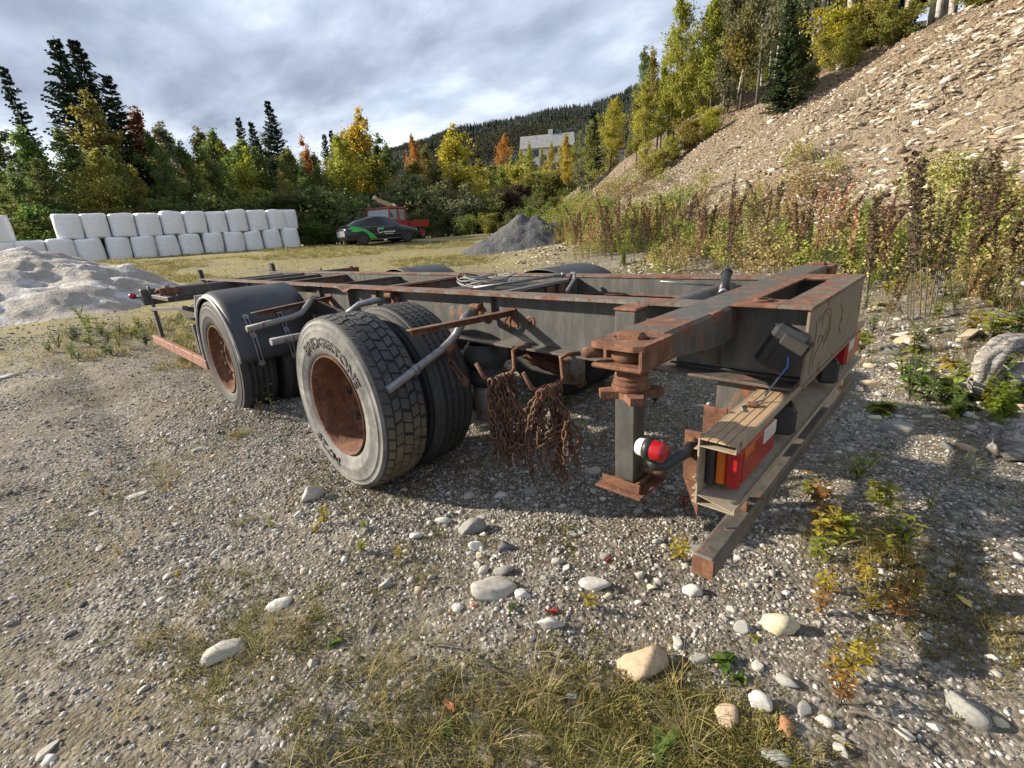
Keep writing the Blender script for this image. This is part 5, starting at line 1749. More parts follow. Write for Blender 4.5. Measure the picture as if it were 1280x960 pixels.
def gable_house(C, x0, x1, y0, y1, z0, eave, ridge, wallm, roofm, along='x'):
    def P(name, mat, fn, par=C):
        b = MB(); fn(b)
        o = b.build(name, M[mat]); o.parent = par
        return o
    P('wall', wallm, lambda b: b.span(x0, x1, y0, y1, z0, eave, .02))
    ov = .5
    if along == 'x':
        ym = (y0 + y1) / 2
        P('gable_end', wallm, lambda b: b.prism([(y0 + .01, eave), (y1 - .01, eave), (ym, ridge - .05)], x1 - x0 - .02, lambda a, c, h: (x0 + .01 + h, a, c)))
        r = P('roof', roofm, lambda b: [b.prism([(ym, ridge), (yy, eave - (ridge - eave) * ov / ((y1 - y0) / 2)), (yy, eave + .12 - (ridge - eave) * ov / ((y1 - y0) / 2)), (ym, ridge + .14)], x1 - x0 + 2 * ov, lambda a, c, h: (x0 - ov + h, a, c)) for yy in (y0 - ov, y1 + ov)])
    else:
        xm = (x0 + x1) / 2
        P('gable_end', wallm, lambda b: b.prism([(x0 + .01, eave), (x1 - .01, eave), (xm, ridge - .05)], y1 - y0 - .02, lambda a, c, h: (a, y0 + .01 + h, c)))
        r = P('roof', roofm, lambda b: [b.prism([(xm, ridge), (xx, eave - (ridge - eave) * ov / ((x1 - x0) / 2)), (xx, eave + .12 - (ridge - eave) * ov / ((x1 - x0) / 2)), (xm, ridge + .14)], y1 - y0 + 2 * ov, lambda a, c, h: (a, y0 - ov + h, c)) for xx in (x0 - ov, x1 + ov)])
    return P, r


HD = 104
hp = on_ray(696, 200, HD)
hz0 = float(base_z(hp[0], hp[1]))
HO = empty('house', (hp[0], hp[1], hz0), math.radians(-52 - 90))
tag(HO, 'pale house with grey slate roof and gabled wing among autumn trees', 'house')
eyez = CAM[2] - hz0
def pxz(py, px=694, dist=HD):
    d = ray(px, py)
    return CAM[2] + d[2] / math.hypot(d[0], d[1]) * dist - hz0
top = pxz(168); eav = pxz(186)
P_, r_ = gable_house(HO, -6.5, 3.0, -4, 4, -2.0, eav, top, 'wall', 'rooft', 'x')
c_ = P_('chimney', 'wall', lambda b: b.span(-1.4, -.6, -.4, .4, top - .6, top + .9, .03), r_)
P_('window', 'pane', lambda b: b.span(-1.0, .2, -4.06, -4.01, eav - 1.7, eav - .5, .01))
P_('window', 'pane', lambda b: b.span(-4.6, -3.4, -4.06, -4.01, eav - 1.7, eav - .5, .01))
P_('window', 'pane', lambda b: b.span(-1.0, .2, 4.01, 4.06, eav - 1.7, eav - .5, .01))
P_('window', 'pane', lambda b: b.span(-4.6, -3.4, 4.01, 4.06, eav - 1.7, eav - .5, .01))
WG = empty('house', (hp[0], hp[1], hz0), math.radians(-52 - 90))
tag(WG, 'grey clad gabled house wing beside the dark spruce', 'house')
top2 = pxz(162, 728, HD - 2); eav2 = pxz(184, 728, HD - 2)
gable_house(WG, 3.1, 8.5, -5, 3.5, -2.0, eav2, top2, 'gable', 'roofd', 'y')

shp = on_ray(776, 194, 62)
SH = empty('shed', (shp[0], shp[1], shp[2] - 1.6), math.radians(-60 - 90))
tag(SH, 'small white shed with dark flat roof above the bank', 'shed')
def P2(name, mat, fn):
    b = MB(); fn(b); o = b.build(name, M[mat]); o.parent = SH
P2('wall', 'white', lambda b: b.span(-1.0, 1.0, -1.5, 1.5, -3.0, 2.0, .02))
P2('roof', 'roofd', lambda b: b.box((0, 0, 2.12), (2.8, 3.6, .16), Matrix.Rotation(0.12, 3, 'Y'), .02))
P2('door', 'gable', lambda b: b.span(-.4, .4, -1.54, -1.505, 0, 1.8, .005))


# ================================================================== vegetation
def leaf_mat(name, use_obj=True, stops=None, trans=0.35, patchy=0):
    m = bpy.data.materials.new(name); m.use_nodes = True
    nt = m.node_tree; nt.nodes.clear()
    oi = nd(nt, 'ShaderNodeObjectInfo')
    at = nd(nt, 'ShaderNodeAttribute', attribute_name='tint')
    if use_obj:
        c = oi.outputs['Color']
    else:
        if patchy:
            pn = noise(nt, oi.outputs['Location'], patchy, 3, 0.5)
            f_ = mth(nt, 'ADD', mth(nt, 'MULTIPLY', mth(nt, 'SUBTRACT', pn, 0.5), 2.0), mth(nt, 'ADD', 0.32, mth(nt, 'MULTIPLY', oi.outputs['Random'], 0.36)))
            c = ramp(nt, f_, stops)
        else:
            c = ramp(nt, oi.outputs['Random'], stops)
    sp_ = nd(nt, 'ShaderNodeSeparateColor', {0: at.outputs['Color']})
    hs = nd(nt, 'ShaderNodeHueSaturation', {'Color': c, 'Hue': mth(nt, 'ADD', 0.5, mth(nt, 'MULTIPLY', mth(nt, 'SUBTRACT', sp_.outputs[1], 0.5), 0.045)), 'Saturation': 1.0, 'Value': mth(nt, 'ADD', 0.55, mth(nt, 'MULTIPLY', sp_.outputs[0], 0.9))})
    df = nd(nt, 'ShaderNodeBsdfPrincipled', {'Base Color': hs.outputs[0], 'Roughness': 0.6, 'Specular IOR Level': 0.25})
    tr = nd(nt, 'ShaderNodeBsdfTranslucent', {0: hs.outputs[0]})
    mx = nd(nt, 'ShaderNodeMixShader', {0: trans, 1: df.outputs[0], 2: tr.outputs[0]})
    nd(nt, 'ShaderNodeOutputMaterial', {0: mx.outputs[0]})
    return m


def quads(C, A, B):
    """leaf diamonds: centre, half length vector, half width vector"""
    n = len(C)
    V = np.stack([C - A, C + B * 0.9 - A * 0.1, C + A, C - B * 0.9 - A * 0.1], 1).reshape(-1, 3)
    F = np.arange(4 * n).reshape(n, 4)
    return V, F


def tinted(me, n, per, seed):
    r = np.random.default_rng(seed)
    t = np.c_[r.random(n), r.random(n), r.random(n), np.ones(n)]
    t = np.repeat(t, per, axis=0).astype(np.float32)
    a = me.color_attributes.new('tint', 'FLOAT_COLOR', 'POINT')
    a.data.foreach_set('color', t.ravel())


M['leaf'] = leaf_mat('foliage', True, None, 0.5)
M['needle'] = leaf_mat('needles', True, None, 0.12)
M['dryweed'] = leaf_mat('dry_seed_heads', True, None, 0.2)
M['bark'] = speck('bark', [(0.3, (0.045, 0.036, 0.028)), (0.7, (0.13, 0.11, 0.09))], 6, 0.9, 0.6, 20)
M['birch'] = speck('pale_bark', [(0.35, (0.10, 0.085, 0.07)), (0.5, (0.36, 0.34, 0.31)), (0.7, (0.52, 0.50, 0.47))], 5, 0.8, 0.4, 20)


def dirs(n, r):
    v = r.normal(size=(n, 3)); return v / np.linalg.norm(v, axis=1)[:, None]


def leaf_cloud(centres, radii, per, size, r, flat=0.8):
    """leaves in small clumps round the given centres"""
    C = np.repeat(centres, per, axis=0)
    R = np.repeat(radii, per)
    d = np.clip(r.normal(0, 0.52, (len(C), 3)), -1.25, 1.25)
    C = C + d * R[:, None] * np.array((1, 1, flat))
    a = dirs(len(C), r); a[:, 2] = a[:, 2] * 0.7 - 0.15
    b = np.cross(a, dirs(len(C), r)); b /= np.linalg.norm(b, axis=1)[:, None] + 1e-9
    s = size * r.uniform(0.6, 1.3, len(C))[:, None]
    return C, a * s, b * s * 0.62


def broadleaf(seed, Hh=10.0, width=2.0, first=0.2, nl=22, per=60, size=0.12, bark='bark', stems=1, lean=0.15):
    r = np.random.default_rng(seed)
    tb = MB()
    cs, rs_ = [], []
    for sstem in range(stems):
        off = r.normal(0, 0.25, 2) if stems > 1 else np.zeros(2)
        ln = r.normal(0, lean, 2)
        hs_ = Hh * (1 if sstem == 0 else r.uniform(0.7, 0.95))
        P = []
        for k in range(9):
            q = k / 8
            P.append(np.array((off[0] + ln[0] * q * hs_ * 0.35 + 0.06 * math.sin(3 * q + seed) * hs_ * 0.1, off[1] + ln[1] * q * hs_ * 0.35 + 0.05 * math.cos(4 * q + seed) * hs_ * 0.1, q * hs_)))
        tb.tube(P, [0.014 * hs_ * (1 - 0.92 * k / 8) for k in range(9)], 7)
        for k in range(max(4, nl // stems)):
            q = first + (0.97 - first) * (k + r.random()) / max(4, nl // stems)
            i = min(int(q * 8), 7); p = P[i] + (P[i + 1] - P[i]) * (q * 8 - i)
            prof = math.sin(PI * min(1, ((q - first) / (1 - first)) * 0.85 + 0.18)) ** 0.7
            L = width * prof * r.uniform(0.55, 1.15)
            az = r.uniform(0, 2 * PI); up = r.uniform(0.15, 0.9)
            d = np.array((math.cos(az), math.sin(az), up)); d /= np.linalg.norm(d)
            tip = p + d * L
            midp = (p + tip) / 2 + np.array((0, 0, -0.06 * L))
            tb.tube([p, midp, tip], [0.004 * hs_ * (1 - q * 0.6), 0.0025 * hs_ * (1 - q * 0.6), 0.001 * hs_], 5)
            for f_ in (0.3, 0.55, 0.8, 1.0):
                cs.append(p + (tip - p) * f_ + r.normal(0, 0.12, 3) * L * 0.5)
                rs_.append((0.30 + 0.26 * L) * r.uniform(0.6, 1.15) * (Hh / 10) ** 0.3)
        cs.append(P[-1]); rs_.append(0.35 * Hh / 10)
    C, A, B = leaf_cloud(np.array(cs), np.array(rs_), per, size, r)
    V, F = quads(C, A, B)
    me = fast_mesh('crown', V, F, M['leaf'])
    tinted(me, len(C), 4, seed)
    t = tb
    tm = bpy.data.meshes.new('trunk')
    tm.from_pydata(t.v, [], t.f); tm.polygons.foreach_set('use_smooth', [True] * len(t.f)); tm.materials.append(M[bark]); tm.update()
    return tm, me


def spruce(seed, Hh=12.0, base=2.3, sparse=1.0, first=0.06):
    r = np.random.default_rng(seed)
    C, A, B = [], [], []
    tb = MB()
    tb.tube([(0, 0, 0), (0.03, 0.02, Hh * 0.5), (0, 0, Hh)], [0.16, 0.09, 0.012], 7)
    z = Hh * first
    while z < Hh * 0.99:
        q = (z / Hh)
        L0 = base * (1 - q) ** 0.82 * (0.9 if q > 0.12 else 0.7) + 0.10
        nbr = int((13 - 6 * q) * sparse) + 4
        for k in range(nbr):
            az = r.uniform(0, 2 * PI)
            L = L0 * r.uniform(0.45, 1.15)
            dr = r.uniform(0.15, 0.5) * (1 - q) - 0.25 * q
            d = np.array((math.cos(az), math.sin(az), 0.0)); side = np.array((-d[1], d[0], 0))
            n = max(4, int(L / 0.10))
            zz0 = z + r.uniform(-0.12, 0.12)
            for j in range(n):
                f_ = (j + 0.5) / n
                p = d * (L * f_) + np.array((0, 0, zz0 - dr * L * f_ + 0.25 * L * f_ * f_))
                w = 0.36 * (1 - f_ * 0.65) * (0.55 + 0.45 * L / base)
                for s in (-1, 1):
                    tip = p + side * s * w * r.uniform(0.6, 1.1) + d * 0.14 + np.array((0, 0, -0.10 * r.uniform(0.3, 1.6)))
                    C.append((p + tip) / 2); A.append((tip - p) / 2)
                    B.append(np.cross((tip - p), r.normal(size=3))); B[-1] = B[-1] / (np.linalg.norm(B[-1]) + 1e-9) * 0.075
        z += 0.24 + 0.12 * r.random()
    C, A, B = map(np.array, (C, A, B))
    V, F = quads(C, A, B)
    me = fast_mesh('crown', V, F, M['needle']); tinted(me, len(C), 4, seed)
    tm = bpy.data.meshes.new('trunk'); tm.from_pydata(tb.v, [], tb.f); tm.materials.append(M['bark']); tm.update()
    return tm, me


BROAD = [broadleaf(1, width=2.0), broadleaf(2, width=1.7, nl=26), broadleaf(3, width=2.5, nl=28, per=65), broadleaf(4, width=1.3, nl=22, per=50, stems=2), broadleaf(5, width=2.2, nl=30, stems=3, first=0.1)]
BIRCH = [broadleaf(11, width=1.2, first=0.35, nl=20, per=34, size=0.10, bark='birch', stems=2, lean=0.1), broadleaf(12, width=1.4, first=0.4, nl=18, per=30, size=0.10, bark='birch', stems=3, lean=0.12), broadleaf(13, width=1.0, first=0.3, nl=20, per=30, size=0.10, bark='birch')]
BUSH = [broadleaf(21, Hh=3.0, width=1.5, first=0.05, nl=30, per=60, size=0.075, stems=6, lean=0.5), broadleaf(22, Hh=3.0, width=1.7, first=0.05, nl=36, per=55, size=0.075, stems=7, lean=0.6), broadleaf(23, Hh=2.6, width=1.3, first=0.05, nl=28, per=60, size=0.07, stems=5, lean=0.5)]
SPRUCE = [spruce(31), spruce(32, base=2.0), spruce(33, base=2.6), spruce(34, base=1.7, sparse=0.55)]


def plant_tree(name, proto, loc, h, href, color, lab, cat, grp=None, wide=1.0):
    e = empty(name, loc, random.uniform(0, 6.28))
    s = h / href
    e.scale = (s * wide, s * wide, s)
    tag(e, lab, cat, grp)
    link(proto[0], 'trunk', e)
    link(proto[1], 'crown', e, color=tuple(c * random.uniform(0.88, 1.12) for c in color))
    return e


DG = (0.022, 0.042, 0.020); GRN = (0.150, 0.200, 0.054); OLV = (0.240, 0.240, 0.056); YGR = (0.34, 0.33, 0.058); YEL = (0.42, 0.33, 0.045); ORG = (0.40, 0.215, 0.045); RED = (0.19, 0.080, 0.036); GYG = (0.17, 0.195, 0.098); DOL = (0.135, 0.145, 0.045); PUR = (0.065, 0.040, 0.028); WIL = (0.205, 0.24, 0.095)
NM = {GRN: 'green', OLV: 'olive green', YGR: 'yellow green', YEL: 'bright yellow', ORG: 'orange', RED: 'rust red', GYG: 'grey green', DOL: 'dark olive', PUR: 'purplish brown', WIL: 'pale willow green', DG: 'dark'}


def tree_top(kind, px, py, dist, color, lab, grp=None, wide=1.0):
    """a tree whose top shows at this point of the photograph, at this distance"""
    p = on_ray(px, py, dist)
    z = float(H(p[0], p[1])) - 0.1
    h = p[2] - z
    if h < 0.8:
        return
    if kind == 'spruce':
        pr = random.choice(SPRUCE[:3]); return plant_tree('spruce_tree', pr, (p[0], p[1], z), h, 12.0, color, lab, 'spruce', grp, wide * 1.12)
    elif kind == 'thin':
        return plant_tree('spruce_tree', SPRUCE[3], (p[0], p[1], z), h, 12.0, color, lab, 'spruce', grp, wide)
    elif kind == 'bush':
        return plant_tree('bush', random.choice(BUSH), (p[0], p[1], z), h, 3.0, color, lab, 'bush', grp, wide)
    elif kind == 'birch':
        return plant_tree('birch_tree', random.choice(BIRCH), (p[0], p[1], z), h, 10.0, color, lab, 'tree', grp, wide)
    else:
        return plant_tree('broadleaf_tree', random.choice(BROAD), (p[0], p[1], z), h, 10.0, color, lab, 'tree', grp, wide)


T_ = tree_top
T_('thin', 4, 84, 45, DG, 'sparse slender spruce at the outer end of the tree belt')
T_('spruce', 66, 44, 47, DG, 'tallest dark spruce, tip above all others behind the bales', None, 1.1)
T_('spruce', 92, 50, 49, DG, 'broad dark spruce leaning against the tallest spruce', None, 1.1)
T_('spruce', 132, 92, 50, DG, 'dark spruce beside the rust red tree', None, 1.1)
T_('broad', 158, 138, 51, RED, 'rust red rowan beside the tall dark spruces')
T_('broad', 112, 118, 44, OLV, 'tall yellow tinged birch in front of the tall dark spruces', None, 0.9)
T_('spruce', 334, 126, 50, DG, 'pointed spruce standing clear above the green belt', None, 0.9)
T_('spruce', 297, 147, 50, DG, 'twin spruce tip beside the pointed spruce', 'twin spruce tips', 0.8)
T_('spruce', 313, 150, 51, DG, 'twin spruce tip beside the pointed spruce', 'twin spruce tips', 0.8)
T_('spruce', 404, 166, 62, DG, 'small spruce tip between orange and yellow trees', 'small spruce tips', 0.7)
T_('spruce', 413, 163, 63, DG, 'small spruce tip between orange and yellow trees', 'small spruce tips', 0.7)
T_('broad', 383, 172, 50, ORG, 'orange birch beside small spruce tips', None, 0.6)
T_('broad', 446, 140, 50, YEL, 'large yellow aspen rising above the willows', None, 1.0)
T_('broad', 425, 175, 47, YGR, 'yellow green tree leaning on the large yellow aspen')
T_('broad', 515, 172, 58, ORG, 'slim orange birch in front of the far wooded mountain', None, 0.5)
T_('broad', 562, 158, 50, YEL, 'broad golden birch in front of the far wooded mountain', None, 1.2)
T_('broad', 625, 170, 74, ORG, 'small orange birch beside the house', None, 0.7)
T_('broad', 706, 180, 64, YEL, 'narrow yellow birch in front of the house gable', None, 0.5)
T_('spruce', 741, 137, 56, DG, 'single dense spruce beside the gabled house wing', None, 1.15)
T_('broad', 772, 124, 66, YEL, 'golden tree behind the single dense spruce')
T_('thin', 1010, -5, 34, DG, 'sparse pine rising out of the bank top birches')
rt = random.Random(12)
belt = [(-20, 150, 36, GRN), (28, 165, 33, GRN), (75, 160, 34, GRN), (50, 200, 31, DOL), (12, 205, 31, GRN), (98, 195, 32, OLV), (140, 185, 34, GRN), (160, 205, 32, OLV), (185, 165, 40, GRN), (207, 152, 50, GYG), (205, 190, 35, GRN), (228, 178, 40, GRN), (242, 165, 48, GYG), (266, 163, 46, GRN), (252, 190, 35, DOL), (282, 178, 40, GRN), (302, 186, 37, YGR), (318, 185, 38, GRN), (345, 190, 38, GRN), (362, 182, 46, GRN), (352, 215, 34, OLV), (375, 212, 36, GRN), (396, 205, 38, GRN), (412, 225, 36, OLV), (455, 175, 46, YGR), (470, 200, 40, GRN), (487, 182, 44, GRN), (500, 205, 42, OLV), (535, 180, 50, GRN), (545, 205, 42, DOL), (585, 185, 52, YGR), (575, 210, 40, GRN), (600, 200, 45, OLV), (612, 215, 48, GRN)]
for (px, py, d, c) in belt:
    d += 8.5
    kb = max(0, min(12, round((358 - px) / 28)))
    where = 'behind the %s bale from the car' % ORD[kb] if px < 370 else ('in the belt behind the parked car' if px < 520 else 'in the belt left of the house')
    o_ = T_('broad', px + rt.uniform(-3, 3), py + rt.uniform(-4, 4), d, c, '%s broadleaf tree %s' % (NM[c], where.replace('left of the house', 'between car and house')), '%s trees of the belt %s' % (NM[c], 'by the bales' if px < 370 else ('by the car' if px < 520 else 'by the house')), rt.uniform(0.8, 1.15))
    if o_:
        counted(o_, o_['label'], 'the house', -px)
low_b = [(20, 262, 29.5, DOL), (60, 255, 30, GRN), (105, 250, 31, DOL), (150, 245, 31, OLV), (195, 248, 32, GRN), (235, 245, 32, DOL), (275, 242, 33, GRN), (315, 240, 33, GRN), (350, 240, 33, DOL), (375, 238, 33.5, GRN), (400, 236, 33, WIL), (430, 240, 33.5, GRN), (455, 232, 36, WIL), (500, 228, 37, WIL), (525, 228, 36, WIL), (550, 232, 35, WIL), (575, 236, 34, GYG), (600, 240, 35, WIL), (620, 246, 34, GRN), (540, 258, 33, GYG), (580, 262, 32, GRN), (610, 266, 31, OLV), (640, 235, 42, PUR), (652, 222, 46, PUR), (665, 240, 40, DOL), (690, 215, 48, OLV), (705, 205, 52, YGR), (672, 205, 54, OLV), (718, 212, 50, DOL), (735, 208, 50, OLV), (655, 205, 60, YGR), (640, 258, 36, DOL), (668, 255, 34, GRN), (690, 246, 36, DOL), (620, 205, 56, OLV), (600, 225, 44, YGR), (750, 200, 56, OLV), (412, 262, 32, WIL), (388, 268, 31.5, GRN), (520, 266, 33, WIL)]
for (px, py, d, c) in low_b:
    d += 8.0 if px < 640 else 0
    d += 1.5 if 440 < px < 560 else 0
    o_ = T_('bush', px, py, d, c, '%s bush %s' % (NM[c], 'along the edge behind the bales' if px < 400 else ('around the car and truck' if px < 560 else 'on the rise below the house')), '%s bushes %s' % (NM[c], 'by the bales' if px < 400 else ('by the car' if px < 560 else 'below the house')), rt.uniform(0.9, 1.3))
    if o_:
        counted(o_, o_['label'], 'the car' if px < 560 else 'the house', abs(px - (470 if px < 560 else 694)))
for i in range(34):
    px = rt.uniform(-30, 640); d = rt.uniform(50, 64)
    py = 178 + 0.03 * abs(px - 300) * 0 + rt.uniform(-14, 30) + (14 if px > 470 else 0)
    c = rt.choice((GRN, GRN, OLV, DOL, GYG, YGR, DG if False else DOL))
    o_ = T_('broad', px, py, d, c, '%s tree deep in the belt, half hidden' % NM[c], '%s trees deep in the belt' % NM[c], rt.uniform(0.9, 1.2))
    if o_:
        counted(o_, o_['label'], 'the house', -px)
for i in range(46):
    px = rt.uniform(590, 790); d = rt.uniform(50, 80)
    py = 250 - (d - 50) * 1.75 + rt.uniform(-8, 4)
    c = rt.choice((OLV, DOL, YGR, GRN, DOL, PUR, OLV))
    o_ = T_('bush', px, py, d, c, '%s thicket bush covering the rise' % NM[c], '%s thicket bushes on the rise' % NM[c], rt.uniform(1.0, 1.5))
    if o_:
        counted(o_, o_['label'], 'the house', abs(px - 694) + d)
for (px, py, c) in ((652, 186, YGR), (664, 188, OLV), (676, 184, YGR), (689, 188, YGR), (701, 182, YGR), (716, 186, OLV), (728, 184, GYG), (658, 194, OLV), (682, 194, OLV), (708, 194, YGR)):
    o_ = T_('broad', px, py, 92, c, '%s young tree hiding the house wall' % NM[c], '%s young trees at the house wall' % NM[c], 0.9)
    if o_:
        counted(o_, o_['label'], 'the single dense spruce', -px)
mid = [(660, 178, 66, YGR), (688, 178, 68, YGR), (716, 182, 68, YGR), (757, 142, 72, OLV), (790, 148, 68, GYG), (803, 120, 58, YGR), (640, 195, 70, YGR), (786, 170, 52, OLV), (815, 150, 50, YGR)]
for (px, py, d, c) in mid:
    o_ = T_('broad', px, py, d, c, '%s tree near the house on the rise' % NM[c], '%s trees near the house' % NM[c], rt.uniform(0.55, 0.85))
    if o_:
        counted(o_, o_['label'], 'the single dense spruce', abs(px - 741))

# trees along the top of the bank: foot given on the terrain
def tree_foot(kind, px, py, h, color, lab, grp, wide=1.0, ty=None):
    p, dist = ground_at(px, py, 90)
    z = float(H(p[0], p[1])) - 0.15
    if kind == 'birch':
        return plant_tree('birch_tree', random.choice(BIRCH), (p[0], p[1], z), h, 10.0, color, lab, 'tree', grp, wide)
    elif kind == 'spruce':
        return plant_tree('spruce_tree', random.choice(SPRUCE[:3]), (p[0], p[1], z), h, 12.0, color, lab, 'spruce', grp, wide)
    elif kind == 'bush':
        return plant_tree('bush', random.choice(BUSH), (p[0], p[1], z), h, 3.0, color, lab, 'bush', grp, wide)
    else:
        return plant_tree('broadleaf_tree', random.choice(BROAD), (p[0], p[1], z), h, 10.0, color, lab, 'tree', grp, wide)


tree_foot('spruce', 977, 140, 4.6, (0.030, 0.060, 0.018), 'small dense green spruce clinging to the upper bank', None, 1.15)
# rows of birches behind the crest, placed along it
crest = random.Random(5)
for i in range(108):
    s_ = (-2 + i * 0.42 if i < 84 else -1 + (i - 84) * 0.7) + crest.uniform(-0.5, 0.5)
    tcr = 12.0 + crest.uniform(0.0, 7.0)
    x = HA[0] + s_ * HS[0] + tcr * HN[0]; y = HA[1] + s_ * HS[1] + tcr * HN[1]
    z = float(H(x, y)) - 0.15
    c = crest.choice((OLV, YGR, GYG, GYG, YGR, OLV, DOL, YEL))
    kind = crest.choice(('birch', 'birch', 'birch', 'broad'))
    h = crest.uniform(7.5, 12.5) if s_ < 20 else crest.uniform(6.0, 9.0)
    lab = '%s %s on top of the stony bank' % (NM[c], 'birch' if kind == 'birch' else 'leafy tree')
    pr = crest.choice(BIRCH) if kind == 'birch' else crest.choice(BROAD)
    e_ = plant_tree('birch_tree' if kind == 'birch' else 'broadleaf_tree', pr, (x, y, z), h, 10.0, c, lab, 'tree', '%s %s on the bank' % (NM[c], kind), crest.uniform(0.7, 1.0))
    counted(e_, lab, 'the house end', -s_)
for (s_, tcr, h, c, lab) in ((15.5, 14.5, 12.5, DG, 'dark tall spruce on top of the stony bank'), (9.5, 15.5, 12, (0.05, 0.075, 0.035), 'grey green pine among the bank top birches'), (24, 16, 9, DG, 'short dark spruce at the far end of the bank top')):
    x = HA[0] + s_ * HS[0] + tcr * HN[0]; y = HA[1] + s_ * HS[1] + tcr * HN[1]
    plant_tree('spruce_tree', crest.choice(SPRUCE[:3]), (x, y, float(H(x, y)) - .15), h, 12.0, c, lab, 'spruce', None, 0.7)
for i in range(34):
    s_ = -12 + i * 1.3 + crest.uniform(-0.6, 0.6); tcr = 12.0 + crest.uniform(-0.8, 1.8)
    x = HA[0] + s_ * HS[0] + tcr * HN[0]; y = HA[1] + s_ * HS[1] + tcr * HN[1]
    c = crest.choice((OLV, DOL, YGR, YEL, OLV))
    e_ = plant_tree('bush', crest.choice(BUSH), (x, y, float(H(x, y)) - .1), crest.uniform(1.0, 2.2), 3.0, c, 'bush', 'bush', '%s bushes on the bank edge' % NM[c], 1.1)
    counted(e_, '%s bush on the bank edge under the trees' % NM[c], 'the house end', -s_)
for i in range(16):
    s_ = 27 + crest.uniform(0, 9); tcr = crest.uniform(4, 15)
    x = HA[0] + s_ * HS[0] + tcr * HN[0]; y = HA[1] + s_ * HS[1] + tcr * HN[1]
    c = crest.choice((YGR, OLV, GYG, YEL))
    e_ = plant_tree('broadleaf_tree', crest.choice(BROAD), (x, y, float(H(x, y)) - .1), crest.uniform(4, 7), 10.0, c, '%s young tree at the low end of the bank' % NM[c], 'tree', '%s young trees at the low end of the bank' % NM[c], 0.8)
    counted(e_, '%s young tree at the low end of the bank' % NM[c], 'the house', -s_)


for (px, py, h, c) in ((838, 178, 6.0, YGR), (855, 168, 6.5, YGR), (872, 158, 6.0, OLV), (822, 190, 5.0, YGR), (888, 150, 6.0, YGR), (905, 142, 6.5, GYG), (925, 134, 7.0, OLV), (945, 128, 8.0, GYG), (808, 200, 4.5, YGR), (795, 205, 4.0, OLV)):
    o_ = tree_foot('broad', px, py, h, c, '%s birch hanging over the low shoulder of the bank' % NM[c], '%s birches on the bank shoulder' % NM[c], 0.75)
    counted(o_, o_['label'], 'the house', px)
for (px, py, h, c) in ((842, 200, 1.6, YGR), (860, 185, 1.5, OLV), (830, 215, 1.4, OLV), (885, 170, 1.4, YGR), (815, 222, 1.5, YGR), (1000, 118, 1.5, DOL), (1050, 85, 1.6, OLV)):
    o_ = tree_foot('bush', px, py, h, c, '%s bush rooted below the crest of the bank' % NM[c], '%s bushes below the crest' % NM[c], 1.0)
    counted(o_, o_['label'], 'the house', px)


# ------------------------------------------------------------------ weeds on the foot of the bank
def weed(seed, hgt=1.5, leafy=False, nst=3):
    r = np.random.default_rng(seed)
    tb = MB(); C, A, B = [], [], []
    for s in range(nst):
        az = r.uniform(0, 6.28); ln = r.uniform(0.02, 0.22)
        h = hgt * r.uniform(0.65, 1.0)
        P = [np.array((math.cos(az) * ln * q * q * h + 0.03 * s, math.sin(az) * ln * q * q * h, q * h)) for q in np.linspace(0, 1, 6)]
        tb.tube(P, [0.006 * (1 - 0.7 * k / 5) for k in range(6)], 4)
        n = 230 if not leafy else 60
        for k in range(n):
            q = (0.35 + 0.65 * r.random() ** 0.8) if not leafy else r.uniform(0.1, 1)
            p = P[0] + (P[-1] - P[0]) * q
            i = min(int(q * 5), 4); p = P[i] + (P[i + 1] - P[i]) * (q * 5 - i)
            a2 = r.uniform(0, 6.28)
            rad = (0.035 + 0.06 * (1 - q) * r.random()) if not leafy else 0.10 * (1.15 - q * 0.7)
            d = np.array((math.cos(a2), math.sin(a2), r.uniform(0.2, 1.2) if not leafy else r.uniform(-0.5, 0.6)))
            d /= np.linalg.norm(d)
            if not leafy:
                C.append(p + d * rad * r.random()); A.append(d * r.uniform(0.009, 0.020)); B.append(np.cross(d, r.normal(size=3)) * 0.010)
            else:
                L = rad * r.uniform(0.6, 1.2)
                C.append(p + d * L * 0.5); A.append(d * L * 0.5); B.append(np.cross(d, (0, 0, 1)) * L * 0.28 + r.normal(0, 0.004, 3))
    V, F = quads(np.array(C), np.array(A), np.array(B))
    me = fast_mesh('foliage', V, F, M['leaf' if leafy else 'dryweed']); tinted(me, len(C), 4, seed)
    tm = bpy.data.meshes.new('stem'); tm.from_pydata(tb.v, [], tb.f); tm.materials.append(M['bark']); tm.update()
    return tm, me


WEED = [weed(60 + i, 1.5, False, 2 + i % 3) for i in range(4)]
LEAFY = [weed(70 + i, 0.8, True, 6 + i) for i in range(3)]
BRN = (0.120, 0.082, 0.047); RBR = (0.120, 0.072, 0.044); TANW = (0.34, 0.24, 0.12)
NM.update({BRN: 'dark brown', RBR: 'reddish brown', TANW: 'straw coloured'})
